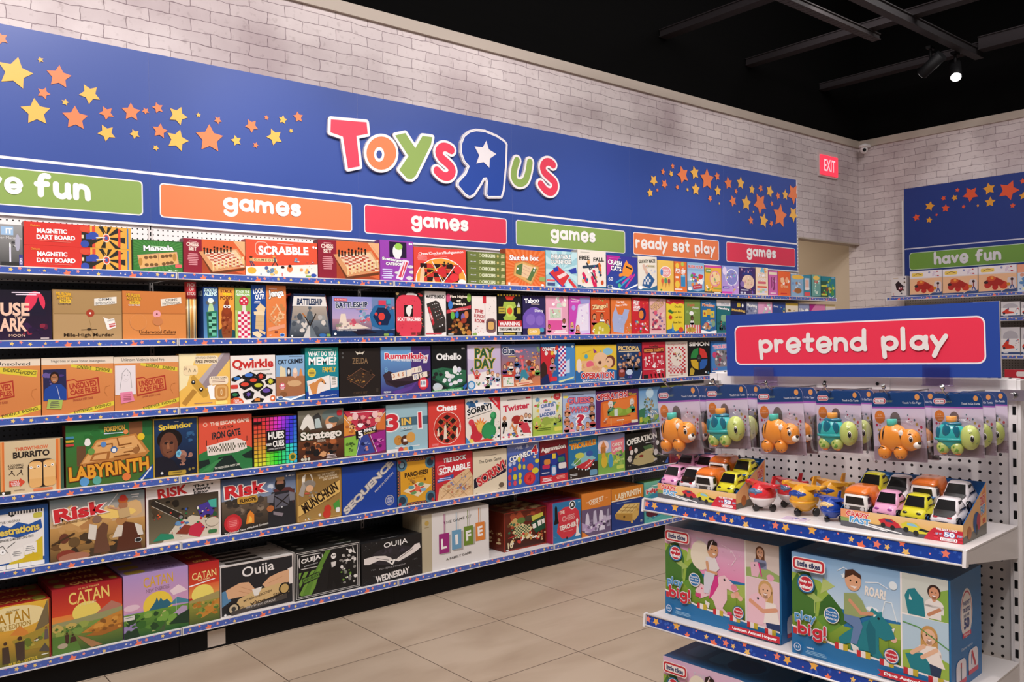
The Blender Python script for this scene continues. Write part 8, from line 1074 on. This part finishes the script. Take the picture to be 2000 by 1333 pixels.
# ================= light
wd = bpy.data.worlds.new('World'); bpy.context.scene.world = wd; wd.use_nodes = True
bg = wd.node_tree.nodes['Background']; bg.inputs[0].default_value = (1, .93, .92, 1); bg.inputs[1].default_value = .05
def area(name, loc, rot, sx, sy, e, c=(1, .94, .92)):
    l = bpy.data.lights.new(name, 'AREA'); l.shape = 'RECTANGLE'; l.size = sx; l.size_y = sy; l.energy = e; l.color = c
    o = bpy.data.objects.new(name, l); C.objects.link(o); o.location = loc; o.rotation_euler = rot; return o
def spotl(loc, tgt, e, ang=60, blend=.8, size=.05, c=(1, .93, .9)):
    l = bpy.data.lights.new('track_lamp', 'SPOT'); l.energy = e; l.spot_size = math.radians(ang); l.spot_blend = blend; l.shadow_soft_size = size; l.color = c
    o = bpy.data.objects.new('track_lamp', l); C.objects.link(o); o.location = loc
    d = Vector(tgt)-Vector(loc); o.rotation_euler = d.to_track_quat('-Z', 'Y').to_euler(); return o
area('ceiling_lights', (1.5, 0.5, 4.6), (0, 0, 0), 7, 4, 170)
area('wall_washer', (3.0, 2.0, 4.9), (math.radians(50), 0, 0), 9, .5, 170)
for i, x in enumerate((-.4, 1.0, 2.3, 3.6, 5.0, 6.4)):
    spotl((x, 2.3, 4.2), (x+.2, 4.58, 2.3 if i % 2 else 1.7), 75, 62)
spotl((-.6, 2.9, 3.9), (0.9, 4.58, 2.45), 30, 40); spotl((1.6, 3.0, 3.9), (2.1, 4.58, 2.5), 30, 36)
spotl((-.2, 1.0, 4.0), (2.15, 1.3, 1.2), 130, 60); spotl((.3, -.3, 4.2), (2.1, .9, 1.0), 90, 60)
area('aisle_lights', (-1.2, .6, 4.4), (0, math.radians(-28), 0), 1.2, 3, 60)
spotl((5.8, 1.5, 4.2), (8.85, 3.4, 2.2), 48, 70); spotl((5.8, 3.3, 4.2), (8.9, 4.4, 3.0), 40, 70)
area('far_lamp', (1.9, -4.1, 4.3), (math.radians(-60), 0, 0), .6, .6, 220); area('far_lamp', (4.9, -2.7, 4.3), (math.radians(-60), 0, 0), .5, .5, 170)
area('passage_light', (8.0, 6.0, 2.9), (0, 0, 0), .8, .8, 14, (1, .93, .82))
# ================= camera
cam = bpy.data.cameras.new('camera'); co = bpy.data.objects.new('camera', cam); C.objects.link(co); bpy.context.scene.camera = co
cam.sensor_width = 36; cam.sensor_fit = 'HORIZONTAL'; cam.lens = FPX*36/2000; cam.clip_start = .05
co.matrix_world = Matrix(((AX.x, -AX.y, -AX.z, 0), (AY.x, -AY.y, -AY.z, 0), (AZ.x, -AZ.y, -AZ.z, H), (0, 0, 0, 1)))
v = bpy.context.scene.view_settings; v.view_transform = 'Standard'; v.look = 'None'; v.gamma = 1; v.exposure = .08; v.use_curve_mapping = False
